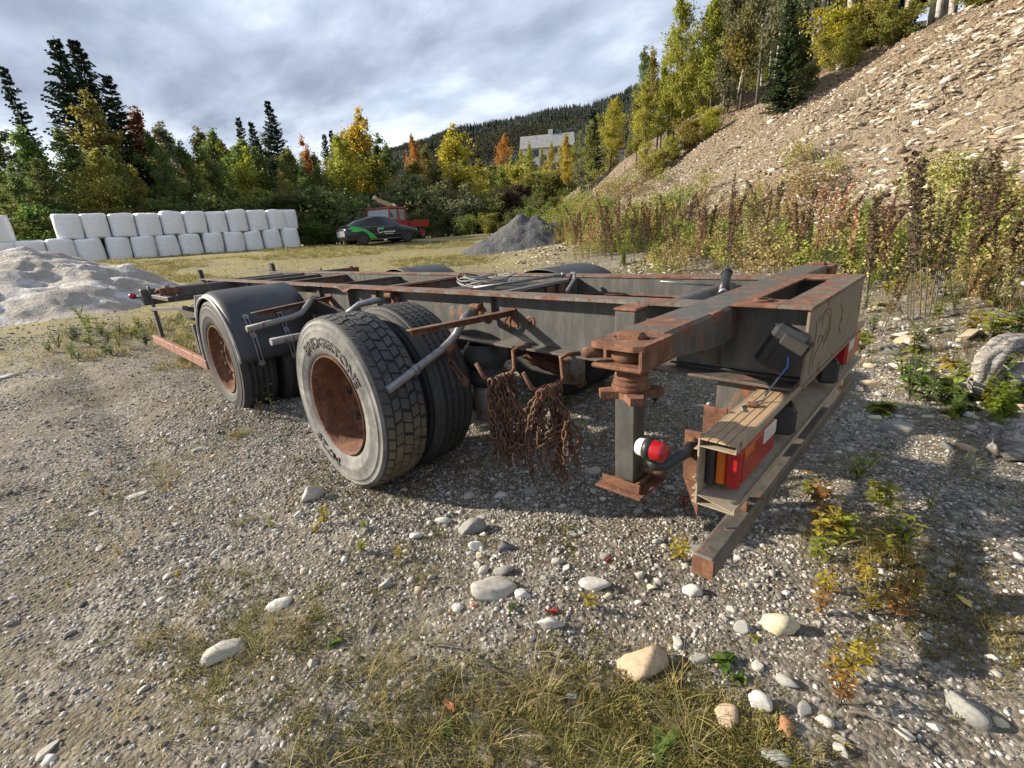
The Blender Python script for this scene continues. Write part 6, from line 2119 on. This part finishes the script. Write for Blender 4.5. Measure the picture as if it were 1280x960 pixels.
# tall stalks picked out one by one: (foot x, foot y, top y, colour)
STALKS = [(1082, 385, 195, RBR), (1135, 400, 178, RBR), (1150, 395, 190, BRN), (975, 320, 198, BRN), (1215, 330, 165, RBR), (1240, 330, 160, RBR), (1190, 350, 215, BRN), (1035, 345, 215, BRN), (1100, 420, 300, BRN), (1160, 350, 240, RBR), (905, 305, 215, BRN), (930, 310, 225, RBR), (1010, 335, 235, BRN), (880, 300, 225, TANW), (855, 310, 235, BRN), (830, 315, 232, BRN), (800, 315, 240, RBR), (775, 318, 245, BRN), (755, 320, 240, BRN), (735, 325, 248, TANW), (1060, 350, 230, TANW), (1265, 345, 180, BRN), (1120, 360, 225, BRN), (950, 320, 230, RBR), (990, 330, 225, TANW), (720, 325, 262, BRN), (765, 325, 258, RBR), (815, 325, 250, TANW), (845, 328, 262, BRN), (870, 330, 258, BRN), (910, 335, 250, TANW), (1200, 400, 300, TANW), (1255, 400, 290, TANW), (1230, 380, 270, BRN)]
_rs = random.Random(91)
for _ in range(22):
    fx = _rs.uniform(722, 1120)
    STALKS.append((fx, 318 + (fx - 700) * 0.085 + _rs.uniform(-18, 12), 250 - (fx - 700) * 0.075 + _rs.uniform(-22, 25), _rs.choice((BRN, BRN, RBR, TANW))))
NEARLAB = {0: 'tall reddish brown dock stalk with dense seed heads behind the rear plate', 1: 'tallest reddish brown dock stalk right of the rear plate', 3: 'dark brown dock stalk behind the twist lock beam'}
for i, (px, py, ty, c) in enumerate(STALKS):
    p, dist = ground_at(px, py, 60)
    hd = math.hypot(*(p - CAM)[:2])
    dt = ray(px + (px - 700) * 0.05, ty)
    ztop = CAM[2] + dt[2] / math.hypot(dt[0], dt[1]) * hd + 0.12
    z = float(H(p[0], p[1])) - 0.03
    h = max(0.6, ztop - z)
    e = empty('dock_weed', (p[0], p[1], z), rt.uniform(0, 6.28))
    s = h / 1.5
    e.scale = (min(1.6, s) * 1.1, min(1.6, s) * 1.1, s)
    e.rotation_euler = (rt.gauss(0, 0.13), rt.gauss(0, 0.13), rt.uniform(0, 6.28))
    w = WEED[i % 4]
    link(w[0], 'stem', e); link(w[1], 'foliage', e, color=tuple(q * rt.uniform(0.8, 1.2) for q in c))
    tag(e, NEARLAB.get(i), 'weed', None if i in NEARLAB else '%s dried stalks below the bank' % NM[c])
    if i not in NEARLAB:
        counted(e, '%s dried stalk below the bank' % NM[c], 'the gravel heap', -float(st(p[0], p[1])[0]))
LEAFS = [(885, 300, 1.1, (0.20, 0.23, 0.03)), (900, 318, 0.9, (0.15, 0.22, 0.03)), (1050, 295, 1.0, (0.17, 0.27, 0.03)), (1085, 300, 1.0, (0.19, 0.28, 0.04)), (1020, 320, 0.8, (0.14, 0.22, 0.03)), (960, 325, 0.7, (0.17, 0.20, 0.04)), (820, 325, 0.7, (0.22, 0.22, 0.05)), (780, 330, 0.6, (0.15, 0.2, 0.03)), (1255, 260, 1.0, (0.25, 0.26, 0.04)), (1105, 335, 0.8, (0.17, 0.26, 0.04)), (1070, 345, 0.6, (0.14, 0.2, 0.03)), (1000, 350, 0.5, (0.14, 0.2, 0.03)), (935, 300, 1.0, (0.26, 0.24, 0.05)), (850, 290, 1.0, (0.24, 0.24, 0.05)), (1205, 300, 0.9, (0.25, 0.22, 0.05)), (1150, 440, 0.35, (0.22, 0.22, 0.04)), (1228, 505, 0.30, (0.25, 0.26, 0.03)), (1262, 520, 0.35, (0.21, 0.28, 0.03)), (1200, 520, 0.25, (0.12, 0.19, 0.04))]
for i, (px, py, h, c) in enumerate(LEAFS):
    p, dist = ground_at(px, py, 60)
    e = empty('leafy_weed', (p[0], p[1], float(H(p[0], p[1])) - 0.02), rt.uniform(0, 6.28))
    s = h / 0.8
    e.scale = (s * 1.3, s * 1.3, s)
    w = LEAFY[i % 3]
    link(w[0], 'stem', e); link(w[1], 'foliage', e, color=c)
    tag(e, 'fresh %s leafy weed %s' % ('yellow green' if c[0] > c[1] * 0.9 else 'green', 'growing by the weathered driftwood' if px > 1195 and py > 480 else 'growing among the brown stalks'), 'weed', 'leafy weeds %s' % ('by the driftwood' if px > 1195 and py > 480 else 'among the stalks') + (' yellowish' if c[0] > c[1] * 0.9 else ''))
    counted(e, e['label'].replace('growing ', ''), 'the gravel heap', px)

# undergrowth that nobody could count
M['under'] = leaf_mat('undergrowth', False, [(0.0, (0.15, 0.10, 0.055)), (0.2, (0.24, 0.165, 0.08)), (0.38, (0.36, 0.29, 0.12)), (0.55, (0.30, 0.295, 0.065)), (0.75, (0.20, 0.255, 0.05)), (1.0, (0.14, 0.20, 0.04))], 0.3, 0.55)


def blades(seed, n, h, spread, w, curl, mat):
    r = np.random.default_rng(seed)
    V, F = [], []
    for k in range(n):
        az = r.uniform(0, 6.28); rad = spread * r.random() ** 0.5 * 0.4
        b0 = np.array((math.cos(az) * rad, math.sin(az) * rad, -0.005))
        a2 = az + r.normal(0, 0.6)
        d = np.array((math.cos(a2), math.sin(a2), 0)); side = np.array((-d[1], d[0], 0))
        hh = h * r.uniform(0.45, 1.1); cu = curl * r.uniform(0.3, 1.5) * hh
        o = len(V)
        for q in (0, 0.35, 0.7):
            p = b0 + d * cu * q * q + np.array((0, 0, hh * (q - 0.25 * curl * q * q)))
            ww = w * (1 - 0.55 * q)
            V += [p - side * ww, p + side * ww]
        p = b0 + d * cu * 1.1 + np.array((0, 0, hh * (1 - 0.35 * curl)))
        V += [p, p]
        F += [(o, o + 1, o + 3, o + 2), (o + 2, o + 3, o + 5, o + 4), (o + 4, o + 5, o + 7, o + 6)]
    me = fast_mesh('tuft', V, F, mat); tinted(me, n, 8, seed)
    return me


def weed_one(seed, h, mat, leafy):
    t, f = weed(seed, h, leafy, 3)
    f.materials.clear(); f.materials.append(mat)
    return f


under_c = protos('undergrowth', [weed_one(80 + i, 1.0, M['under'], i % 3 == 0) for i in range(6)] + [blades(90 + i, 40, 0.7, 0.25, 0.006, 0.5, M['under']) for i in range(3)])
ru = np.random.default_rng(20)
n = 7600
s_ = ru.uniform(-14, 27, n); t_ = ru.normal(-0.8, 1.7, n)
t_[7000:] = ru.uniform(-4.6, -2.0, 600); s_[7000:] = ru.uniform(-7, 6, 600)
keep = (t_ < 3.0) & (ru.random(n) < np.clip(0.55 + 2.2 * fbm(s_ * 0.35, t_ * 0.6, 97, 3) - 0.5 * (s_ < 0) * (t_ < -1), 0.05, 1))
s_, t_ = s_[keep], t_[keep]; n = len(s_)
X = HA[0] + s_ * HS[0] + t_ * HN[0]; Y = HA[1] + s_ * HS[1] + t_ * HN[1]
hs_ = np.where(t_ < -2.6, 0.4, 1.0) * (0.25 + 0.85 * ru.random(n) ** 1.6) * (1 + 0.7 * fbm(s_ * 0.5, t_ * 0.8, 98, 2)) * np.clip(1.0 - 0.12 * np.abs(t_ + 1), 0.3, 1) * np.clip(0.7 + s_ * 0.03, 0.5, 1.2)
scatter('undergrowth', np.c_[X, Y, H(X, Y)], np.c_[ru.normal(0, .26, n), ru.normal(0, .26, n), ru.uniform(0, 6.3, n)], np.c_[hs_, hs_, hs_], under_c, 9, seed=21)

shr = []
for i in range(5):
    r0 = np.random.default_rng(700 + i)
    cs = r0.normal(0, 0.22, (34, 3)) * np.array((1.2, 1.2, 0.8)) + np.array((0, 0, 0.42))
    cs[:, 2] = np.abs(cs[:, 2])
    C, A, B = leaf_cloud(cs, np.full(34, 0.13), 22, 0.030, r0)
    V, F = quads(C, A, B)
    me = fast_mesh('shrub', V, F, M['under']); tinted(me, len(C), 4, i); shr.append(me)
shr_c = protos('shrub', shr)
n = 800
s_ = ru.uniform(-13, 27, n); t_ = ru.normal(0.5, 1.6, n)
keep = (t_ < 4.0) & (t_ > -3.2) & (fbm(s_ * 0.35, t_ * 0.5, 197, 3) > 0.02)
s_, t_ = s_[keep], t_[keep]; n = len(s_)
X = HA[0] + s_ * HS[0] + t_ * HN[0]; Y = HA[1] + s_ * HS[1] + t_ * HN[1]
hs_ = ru.uniform(0.5, 1.25, n) * np.clip(0.8 + 0.015 * s_, 0.6, 1.2)
scatter('low_shrubs', np.c_[X, Y, H(X, Y)], np.c_[ru.normal(0, .12, n), ru.normal(0, .12, n), ru.uniform(0, 6.3, n)], np.c_[hs_, hs_, hs_], shr_c, 5, seed=27)

# ------------------------------------------------------------------ grass
M['grass'] = leaf_mat('yard_grass', False, [(0.0, (0.12, 0.14, 0.03)), (0.3, (0.21, 0.20, 0.05)), (0.6, (0.33, 0.27, 0.11)), (0.85, (0.42, 0.34, 0.19)), (1.0, (0.17, 0.20, 0.035))], 0.35)
M['moss'] = leaf_mat('moss_cushion', False, [(0.0, (0.09, 0.085, 0.025)), (0.5, (0.17, 0.15, 0.035)), (1.0, (0.26, 0.21, 0.08))], 0.2)
grass_c = protos('grass', [blades(110 + i, 14, 0.16, 0.09, 0.0013, 1.0, M['grass']) for i in range(6)])
moss_c = protos('moss', [blades(120 + i, 34, 0.022, 0.10, 0.0022, 0.9, M['moss']) for i in range(5)])
spots = []
for (px, py, rad, n) in ((600, 880, .26, 26), (520, 900, .25, 13), (450, 930, .25, 15), (680, 900, .22, 13), (740, 930, .16, 12), (350, 930, .25, 16), (330, 800, .18, 26), (240, 780, .25, 24), (860, 950, .14, 24), (440, 850, .2, 5), (190, 600, .35, 30), (300, 545, .06, 22), (820, 470, .4, 40), (705, 525, .35, 30), (1050, 680, .25, 22), (1180, 510, .4, 40), (1240, 600, .3, 16), (1230, 430, .6, 60), (1100, 700, .2, 16), (120, 438, .8, 130), (60, 430, 1.0, 70), (200, 430, .8, 36), (130, 660, .4, 16), (1150, 420, .6, 50), (1080, 390, .6, 40), (1250, 390, .7, 90), (1180, 375, .7, 80), (1120, 360, .7, 60), (1270, 450, .4, 50), (1100, 450, .3, 22), (1050, 370, .6, 40)):
    p, dist = ground_at(px, py)
    q = ru.normal(size=(n, 2)) * rad * 0.6
    spots.append(np.c_[p[0] + q[:, 0], p[1] + q[:, 1]])
x, y, rad = wedge(3000, 1.5, 8, 62, 1.5, 31)
k_ = fbm(x * 0.7, y * 0.7, 101, 4) > 0.34
spots.append(np.c_[x, y][k_])
XY = np.concatenate(spots)
n = len(XY)
sc_ = ru.uniform(0.3, 0.85, n)
scatter('grass', np.c_[XY, ground_surface(XY[:, 0], XY[:, 1])], np.c_[ru.normal(0, .15, n), ru.normal(0, .15, n), ru.uniform(0, 6.3, n)], np.c_[sc_ * 1.1, sc_ * 1.1, sc_], grass_c, 6, seed=32)
ms = []
for (px, py, rad, n) in ((560, 915, .30, 210), (700, 935, .28, 260), (420, 920, .28, 110), (850, 930, .25, 300), (930, 950, .18, 260), (320, 830, .3, 70), (1150, 700, .3, 160), (1230, 800, .3, 160), (250, 770, .3, 50), (760, 880, .25, 160)):
    p, dist = ground_at(px, py)
    q = ru.normal(size=(n, 2)) * rad * 0.55
    ms.append(np.c_[p[0] + q[:, 0], p[1] + q[:, 1]])
x, y, rad = wedge(9000, 1.5, 7, 62, 1.4, 61)
k_ = (fbm(x * 0.5 + 9, y * 0.5, 301, 4) + 0.4 * fbm(x * 2.2, y * 2.2, 302, 3)) > 0.26
ms.append(np.c_[x, y][k_])
XY = np.concatenate(ms); n = len(XY)
sc_ = ru.uniform(0.35, 1.0, n)
scatter('moss', np.c_[XY, ground_surface(XY[:, 0], XY[:, 1]) + 0.004], np.c_[ru.normal(0, .2, n), ru.normal(0, .2, n), ru.uniform(0, 6.3, n)], np.c_[sc_, sc_, sc_], moss_c, 5, seed=33)
# short grass over the far yard
far_c = protos('yard_grass', [blades(130 + i, 30, 0.12, 0.45, 0.006, 0.8, M['grass']) for i in range(5)])
x, y, rad = wedge(26000, 6.5, 32, 58, 1.25, 41)
_, t_ = st(x, y)
k_ = (t_ < -1) & ((fbm(x * 0.22, y * 0.22, 103, 4) + 0.018 * (x - 10)) > 0.08) & (x > 5)
XY = np.c_[x, y][k_]; n = len(XY)
sc_ = ru.uniform(0.4, 1.2, n)
scatter('yard_grass', np.c_[XY, base_z(XY[:, 0], XY[:, 1])], np.c_[ru.normal(0, .15, n), ru.normal(0, .15, n), ru.uniform(0, 6.3, n)], np.c_[sc_, sc_, sc_], far_c, 5, seed=42)


# ------------------------------------------------------------------ single small plants in the gravel
def herb(seed, nst, h, leafL, leafW, per, droop=0.3):
    r = np.random.default_rng(seed)
    tb = MB(); V, F = [], []
    nl = 0
    for s in range(nst):
        az = r.uniform(0, 6.28); ln = r.uniform(0.15, 0.7)
        hh = h * r.uniform(0.6, 1.05)
        P = [np.array((math.cos(az) * ln * q * hh * 0.7, math.sin(az) * ln * q * hh * 0.7, hh * q * (1 - 0.15 * ln * q))) for q in np.linspace(0, 1, 5)]
        tb.tube(P, [0.0024, 0.0022, 0.0018, 0.0014, 0.001], 4)
        for k in range(per):
            q = 0.2 + 0.8 * (k + r.random() * 0.6) / per
            i = min(int(q * 4), 3); p = P[i] + (P[i + 1] - P[i]) * (q * 4 - i)
            a2 = k * 2.4 + r.uniform(-0.4, 0.4)
            d = np.array((math.cos(a2), math.sin(a2), r.uniform(0.0, 0.8))); d /= np.linalg.norm(d)
            sd_ = np.cross(d, (0, 0, 1)); sd_ /= np.linalg.norm(sd_); up = np.cross(sd_, d)
            L = leafL * r.uniform(0.6, 1.15); W = leafW * r.uniform(0.7, 1.15)
            o = len(V)
            for (f_, wf) in ((0.0, 0.12), (0.3, 0.9), (0.65, 0.8)):
                c = p + d * L * f_ - np.array((0, 0, 1)) * droop * L * f_ * f_
                V += [c - sd_ * W * wf + up * W * 0.35 * wf, c, c + sd_ * W * wf + up * W * 0.35 * wf]
            tip = p + d * L - np.array((0, 0, 1)) * droop * L
            V += [tip, tip, tip]
            for j in range(3):
                for k2 in (0, 1):
                    F.append((o + 3 * j + k2, o + 3 * j + k2 + 1, o + 3 * j + 3 + k2 + 1, o + 3 * j + 3 + k2))
            nl += 1
    me = fast_mesh('leaves', V, F, M['leaf'], True); tinted(me, nl, 12, seed)
    tm = bpy.data.meshes.new('stem'); tm.from_pydata(tb.v, [], tb.f); tm.materials.append(M['bark']); tm.update()
    return tm, me


HERB = {'willow': [herb(201 + i, 4 + i, 0.16, 0.045, 0.0065, 9) for i in range(3)], 'broad': [herb(211 + i, 3 + i, 0.15, 0.050, 0.013, 7) for i in range(3)], 'rosette': [herb(221 + i, 7, 0.035, 0.065, 0.016, 3, 0.5) for i in range(2)], 'sapling': [herb(231, 1, 0.42, 0.05, 0.02, 12)], 'sapling2': [herb(232, 4, 0.42, 0.055, 0.018, 9, 0.2)]}
YL = (0.38, 0.31, 0.048); YG2 = (0.24, 0.27, 0.035); OR2 = (0.36, 0.20, 0.06); RD2 = (0.36, 0.07, 0.045); GR2 = (0.10, 0.17, 0.03); DG2 = (0.10, 0.13, 0.06)
HN_ = {YL: 'yellow', YG2: 'yellow green', OR2: 'orange', RD2: 'red', GR2: 'green', DG2: 'dull green'}
PLANTS = [(343, 525, 'sapling', 1.1, DG2, 'slender dull green sapling standing beside the front mudguard'), (325, 520, 'willow', .9, (0.14, 0.09, 0.05), 'dry brown weed against the front mudguard'), (452, 690, 'willow', .6, YG2, None), (500, 700, 'willow', .55, YL, None), (405, 655, 'willow', .8, YL, 'yellow willowherb beside the treaded tyre'), (848, 700, 'willow', 1.0, YL, 'yellow weed tuft beside the bumper tube end'), (855, 640, 'willow', .8, RD2, 'red tinged weed under the lamp bar'), (740, 762, 'willow', .6, YL, None), (692, 765, 'rosette', .4, RD2, 'red leaf rosette on the angular white stone'), (1070, 600, 'broad', 1.2, YG2, None), (1100, 640, 'broad', 1.3, YG2, None), (1055, 680, 'broad', 1.2, YG2, None), (1020, 700, 'broad', 1.0, YG2, None), (1115, 690, 'willow', 1.4, YG2, None), (1030, 740, 'willow', .9, YL, None), (1090, 710, 'willow', 1.3, YL, None), (1050, 855, 'willow', 1.0, YL, None), (1075, 830, 'willow', .9, YL, None), (1050, 880, 'willow', .9, OR2, 'orange leaved weed beside the rust brown lump'), (1125, 775, 'willow', .9, OR2, 'orange weed with thin dark stem on the gravel'), (905, 830, 'rosette', .8, GR2, 'green rosette beside the blocky tan stone'), (925, 850, 'rosette', .5, GR2, None), (830, 935, 'rosette', 1.0, GR2, 'large green rosette in the moss'), (455, 660, 'willow', .4, YG2, None), (130, 620, 'willow', .5, OR2, None), (150, 695, 'willow', .4, YL, None), (420, 805, 'rosette', .5, GR2, None), (640, 760, 'rosette', .4, GR2, None), (760, 700, 'rosette', .35, RD2, None), (945, 800, 'rosette', .35, YG2, None), (1160, 640, 'willow', .6, YG2, None), (1010, 620, 'broad', .8, YG2, None), (340, 660, 'willow', .4, YG2, None), (560, 915, 'rosette', .5, GR2, None), (1195, 500, 'rosette', 2.2, GR2, 'broad leaved green rosette below the driftwood root'), (1262, 500, 'rosette', 2.5, YG2, 'bright broad leaved weed between the driftwood pieces'), (725, 480, 'broad', 1.6, GR2, None), (700, 510, 'broad', 1.2, GR2, None), (818, 505, 'broad', 1.0, GR2, None)]
_rp = random.Random(33)
for _ in range(46):
    PLANTS.append((_rp.uniform(1070, 1278), _rp.uniform(352, 520), _rp.choice(('broad', 'willow', 'rosette', 'broad')), _rp.uniform(1.2, 2.4), _rp.choice((GR2, YG2, YG2, GR2, YL)), None))
for _ in range(12):
    PLANTS.append((_rp.uniform(1000, 1140), _rp.uniform(590, 770), _rp.choice(('broad', 'willow', 'willow')), _rp.uniform(0.7, 1.2), _rp.choice((YL, YG2, YL, OR2)), None))
for _ in range(26):
    PLANTS.append((_rp.gauss(115, 38), _rp.gauss(430, 12), _rp.choice(('broad', 'willow', 'broad')), _rp.uniform(1.2, 2.2), _rp.choice((GR2, YG2, DG2)), None))
for _ in range(12):
    PLANTS.append((_rp.uniform(60, 470), _rp.uniform(520, 780), 'willow', _rp.uniform(0.25, 0.5), _rp.choice((YL, YG2, OR2)), None))
for i, (px, py, kd, s, c, lab) in enumerate(PLANTS):
    p, dist = ground_at(px, py)
    pr = HERB[kd][i % len(HERB[kd])]
    e = empty('small_weed', (p[0], p[1], float(ground_surface(p[0], p[1]))), rt.uniform(0, 6.28))
    e.scale = (s, s, s)
    link(pr[0], 'stem', e); link(pr[1], 'leaves', e, color=c)
    if lab:
        tag(e, lab, 'weed')
    else:
        sh = {'willow': 'narrow leaved', 'broad': 'oval leaved', 'rosette': 'flat rosette'}[kd]
        tag(e, 'x', 'weed', '%s %s weeds' % (HN_[c], sh))
        counted(e, '%s %s weed in the gravel' % (HN_[c], sh), 'the bumper tube end', math.hypot(px - 895, py - 715))
# fallen leaves
b = MB(); 
lf = MB(); lf.add([(-.03, 0, 0), (-.01, .012, .004), (.02, .010, .006), (.035, 0, .002), (.02, -.010, .006), (-.01, -.012, .004)], [(0, 1, 2, 3, 4, 5)])
M['fallen'] = plain('yellow_fallen_leaf', (0.50, 0.40, 0.10), 0.6)
M['fallen2'] = plain('brown_fallen_leaf', (0.30, 0.10, 0.04), 0.6)
for (px, py, s, mt, lab) in ((1204, 756, 1.1, 'fallen', 'single pale yellow fallen leaf on the gravel'), (1190, 722, .7, 'fallen', 'small bright yellow fallen leaf above the moss'), (562, 888, .9, 'fallen2', 'red brown fallen leaf in the dry grass')):
    p, _ = ground_at(px, py)
    o = lf.build('fallen_leaf', M[mt]); o.location = (p[0], p[1], float(ground_surface(p[0], p[1])) + .012); o.scale = (s, s, s); o.rotation_euler = (.1, .1, rt.uniform(0, 6))
    tag(o, lab, 'leaf')


# ------------------------------------------------------------------ weathered driftwood
def wood_mat():
    m, nt, bs = base_mat('weathered_wood')
    v = coords(nt, (1, 5, 5))
    a = noise(nt, v, 7, 8, 0.65, 1.2)
    c = ramp(nt, a, [(0.28, (0.03, 0.026, 0.022)), (0.45, (0.20, 0.18, 0.16)), (0.6, (0.40, 0.38, 0.355)), (0.8, (0.45, 0.34, 0.22))])
    nt.links.new(c, bs.inputs['Base Color']); bs.inputs['Roughness'].default_value = 0.85
    bump(nt, bs, a, 0.9, 0.03)
    return m


M['wood'] = wood_mat()


def gnarl(name, pts_, rad, lab, seed):
    r = np.random.default_rng(seed)
    b = MB()
    n, m = 22, len(pts_)
    P = np.array(pts_, float)
    # resample
    tq = np.linspace(0, m - 1, 26)
    Q = np.c_[[np.interp(tq, range(m), P[:, k]) for k in range(3)]].T
    R = np.interp(tq, range(m), rad)
    R[0] *= 0.35; R[-1] *= 0.35
    b.tube(Q, R.tolist(), n)
    V = np.array(b.v)
    c = np.repeat(Q, n, axis=0)
    d = V - c
    a = np.tile(np.arange(n), len(Q)) / n * 2 * PI
    tt_ = np.repeat(tq, n)
    k = 1 + 0.22 * np.sin(3 * a + tt_ * 1.3 + seed) + 0.14 * np.sin(7 * a - tt_ * 2.1) + 0.10 * r.normal(size=len(a)) * 0.6
    b.v = [tuple(q) for q in (c + d * k[:, None])]
    o = b.build(name, M['wood'])
    tag(o, lab, 'driftwood')
    return o


w1, _ = ground_at(1232, 500)
dv = np.array((-RCAM[0][0], -RCAM[0][1])) * -1
rgt = np.array((RCAM[0][0], RCAM[0][1])); rgt /= np.linalg.norm(rgt); fwd = np.array((RCAM[2][0], RCAM[2][1])); fwd /= np.linalg.norm(fwd)
def W(o, a, f, z):
    q = o[:2] + rgt * a + fwd * f
    return (q[0], q[1], float(H(q[0], q[1])) + z)
gnarl('driftwood_root', [W(w1, -0.02, 0, .0), W(w1, -.03, .03, .12), W(w1, .0, .05, .27), W(w1, .10, .08, .34), W(w1, .24, .12, .33), W(w1, .42, .16, .28)], [.06, .07, .065, .06, .06, .065], 'gnarled grey driftwood root arching over the stones', 3)
gnarl('driftwood_root', [W(w1, .10, .0, .06), W(w1, .25, .02, .12), W(w1, .45, .06, .10)], [.07, .085, .09], 'knotty weathered wood lump under the arching root', 4)
gnarl('driftwood_root', [W(w1, .48, -.05, -.02), W(w1, .46, .0, .18), W(w1, .55, .1, .34)], [.06, .07, .05], 'upright bleached root beside the arching root', 5)
w2, _ = ground_at(1250, 575)
gnarl('driftwood_log', [W(w2, -.02, .0, .06), W(w2, .12, .02, .09), W(w2, .35, .0, .10), W(w2, .7, -.05, .08)], [.06, .10, .10, .09], 'weathered grey log lying on the gravel', 6)
# bare twigs lying about
for (p0, p1, lab) in (((1120, 385), (1175, 460), 'long bare twig lying over the stones behind the bumper'), ((1090, 765), (1220, 772), 'dark bare twig lying across the gravel'), ((1060, 890), (1160, 955), 'thin bent stalk beside the orange leaved weed'), ((540, 805), (640, 850), 'dry grass stalk lying on the moss')):
    a, _ = ground_at(*p0); c, _ = ground_at(*p1)
    b = MB()
    pts_ = []
    for q in np.linspace(0, 1, 8):
        u = a + (c - a) * q
        pts_.append((u[0] + .01 * math.sin(q * 7), u[1] + .01 * math.cos(q * 9), float(ground_surface(u[0], u[1])) + .012 + .02 * math.sin(PI * q)))
    b.tube(pts_, [.005 * (1 - .6 * q) for q in np.linspace(0, 1, 8)], 6)
    tag(b.build('twig', M['bark']), lab, 'twig')

# ================================================================== far wooded mountain
azs = np.radians(np.linspace(30, -125, 160)); rr = np.linspace(480, 1500, 46)
el_pts = [(-125, 12), (-95, 14.5), (-75, 15.0), (-66, 14.3), (-62.4, 13.4), (-55, 12.6), (-48, 12.2), (-42, 11.3), (-35.3, 9.9), (-30, 8.6), (-25, 7.2), (-18, 5.2), (-10, 4.0), (0, 3.0), (30, 2.5)]
ea = np.array([e[0] for e in el_pts]); ee = np.array([e[1] for e in el_pts])
AZ, RR = np.meshgrid(azs, rr, indexing='ij')
MX = CAM[0] + RR * np.cos(AZ); MY = CAM[1] + RR * np.sin(AZ)


def mount_z(x, y):
    dx = x - CAM[0]; dy = y - CAM[1]
    r = np.hypot(dx, dy); az = np.degrees(np.arctan2(dy, dx))
    ridge = 1250 * np.tan(np.radians(np.interp(az, ea, ee))) - 14
    u = np.clip((r - 480) / (1250 - 480), 0, 1)
    z = ridge * (0.25 * u + 0.75 * u ** 1.25)
    z = z - np.clip(r - 1250, 0, 400) * 0.12
    return z + 26 * fbm(x * 0.006, y * 0.006, 7, 4) * np.clip(u * 2, 0, 1) - 6


MZ = mount_z(MX, MY)
nx, ny = MX.shape
I = np.arange(nx * ny).reshape(nx, ny)
F = np.stack([I[:-1, :-1], I[1:, :-1], I[1:, 1:], I[:-1, 1:]], -1).reshape(-1, 4)
M['forestfloor'] = speck('forest_floor', [(0.3, (0.016, 0.024, 0.014)), (0.7, (0.035, 0.042, 0.02))], 0.02, 1.0, 0)
mo = link(fast_mesh('mountain', np.c_[MX.ravel(), MY.ravel(), MZ.ravel()], F, M['forestfloor'], True), 'mountain')
tag(mo, kind='structure')


def far_spruce(seed):
    r = np.random.default_rng(seed)
    V, F = [], []
    for k in range(7):
        z0 = k / 7 * 0.92 + 0.02; z1 = z0 + 0.22
        rad = 0.19 * (1 - k / 7) ** 0.85 + 0.012
        o = len(V)
        n = 7
        ph = r.uniform(0, 6)
        for j in range(n):
            a = 2 * PI * j / n + ph
            q = rad * r.uniform(0.7, 1.25)
            V.append((q * math.cos(a), q * math.sin(a), z0 + r.uniform(-.03, .03)))
        V.append((0, 0, min(z1, 1.0)))
        F += [(o + j, o + (j + 1) % n, o + n) for j in range(n)]
    return V, F


M['farneedle'] = leaf_mat('far_spruce_needles', False, [(0.0, (0.008, 0.018, 0.014)), (0.7, (0.012, 0.025, 0.016)), (1.0, (0.018, 0.032, 0.018))], 0.05)
M['farleaf'] = leaf_mat('far_leaf', False, [(0.0, (0.04, 0.048, 0.028)), (0.6, (0.06, 0.062, 0.032)), (1.0, (0.085, 0.08, 0.035))], 0.1)
fs_m = []
for i in range(5):
    V, F = far_spruce(300 + i)
    me = fast_mesh('far_spruce', V, F, M['farneedle']); tinted(me, len(V), 1, i); fs_m.append(me)
fs_c = protos('far_spruce', fs_m)
rm = np.random.default_rng(55)
n = 42000
az = np.radians(rm.uniform(-80, -8, n)); r_ = 480 + (1330 - 480) * rm.random(n) ** 0.8
X = CAM[0] + r_ * np.cos(az); Y = CAM[1] + r_ * np.sin(az); Z = mount_z(X, Y)
lightp = (fbm(X * 0.004 + 3, Y * 0.004, 88, 3) + 0.25 * sstep(1050, 700, r_)) > 0.28
hh = rm.uniform(8, 15, n)
k_ = ~lightp
scatter('mountain_spruce_forest', np.c_[X, Y, Z - .5][k_], np.c_[np.zeros(k_.sum()), np.zeros(k_.sum()), rm.uniform(0, 6.3, k_.sum())], np.c_[hh * 1.15, hh * 1.15, hh][k_], fs_c, 5, seed=56)
fl_m = []
for i in range(4):
    r0 = np.random.default_rng(400 + i)
    cs = r0.normal(0, 0.16, (26, 3)) * np.array((1, 1, 1.4)) + np.array((0, 0, 0.5))
    C, A, B = leaf_cloud(cs, np.full(26, 0.14), 6, 0.09, r0)
    V, F = quads(C, A, B)
    me = fast_mesh('far_tree', V, F, M['farleaf']); tinted(me, len(C), 4, i); fl_m.append(me)
fl_c = protos('far_tree', fl_m)
k_ = lightp
scatter('mountain_birch_wood', np.c_[X, Y, Z - .5][k_], np.c_[np.zeros(k_.sum()), np.zeros(k_.sum()), rm.uniform(0, 6.3, k_.sum())], np.c_[hh * .8, hh * .8, hh * .75][k_], fl_c, 4, seed=57)

label_counted()
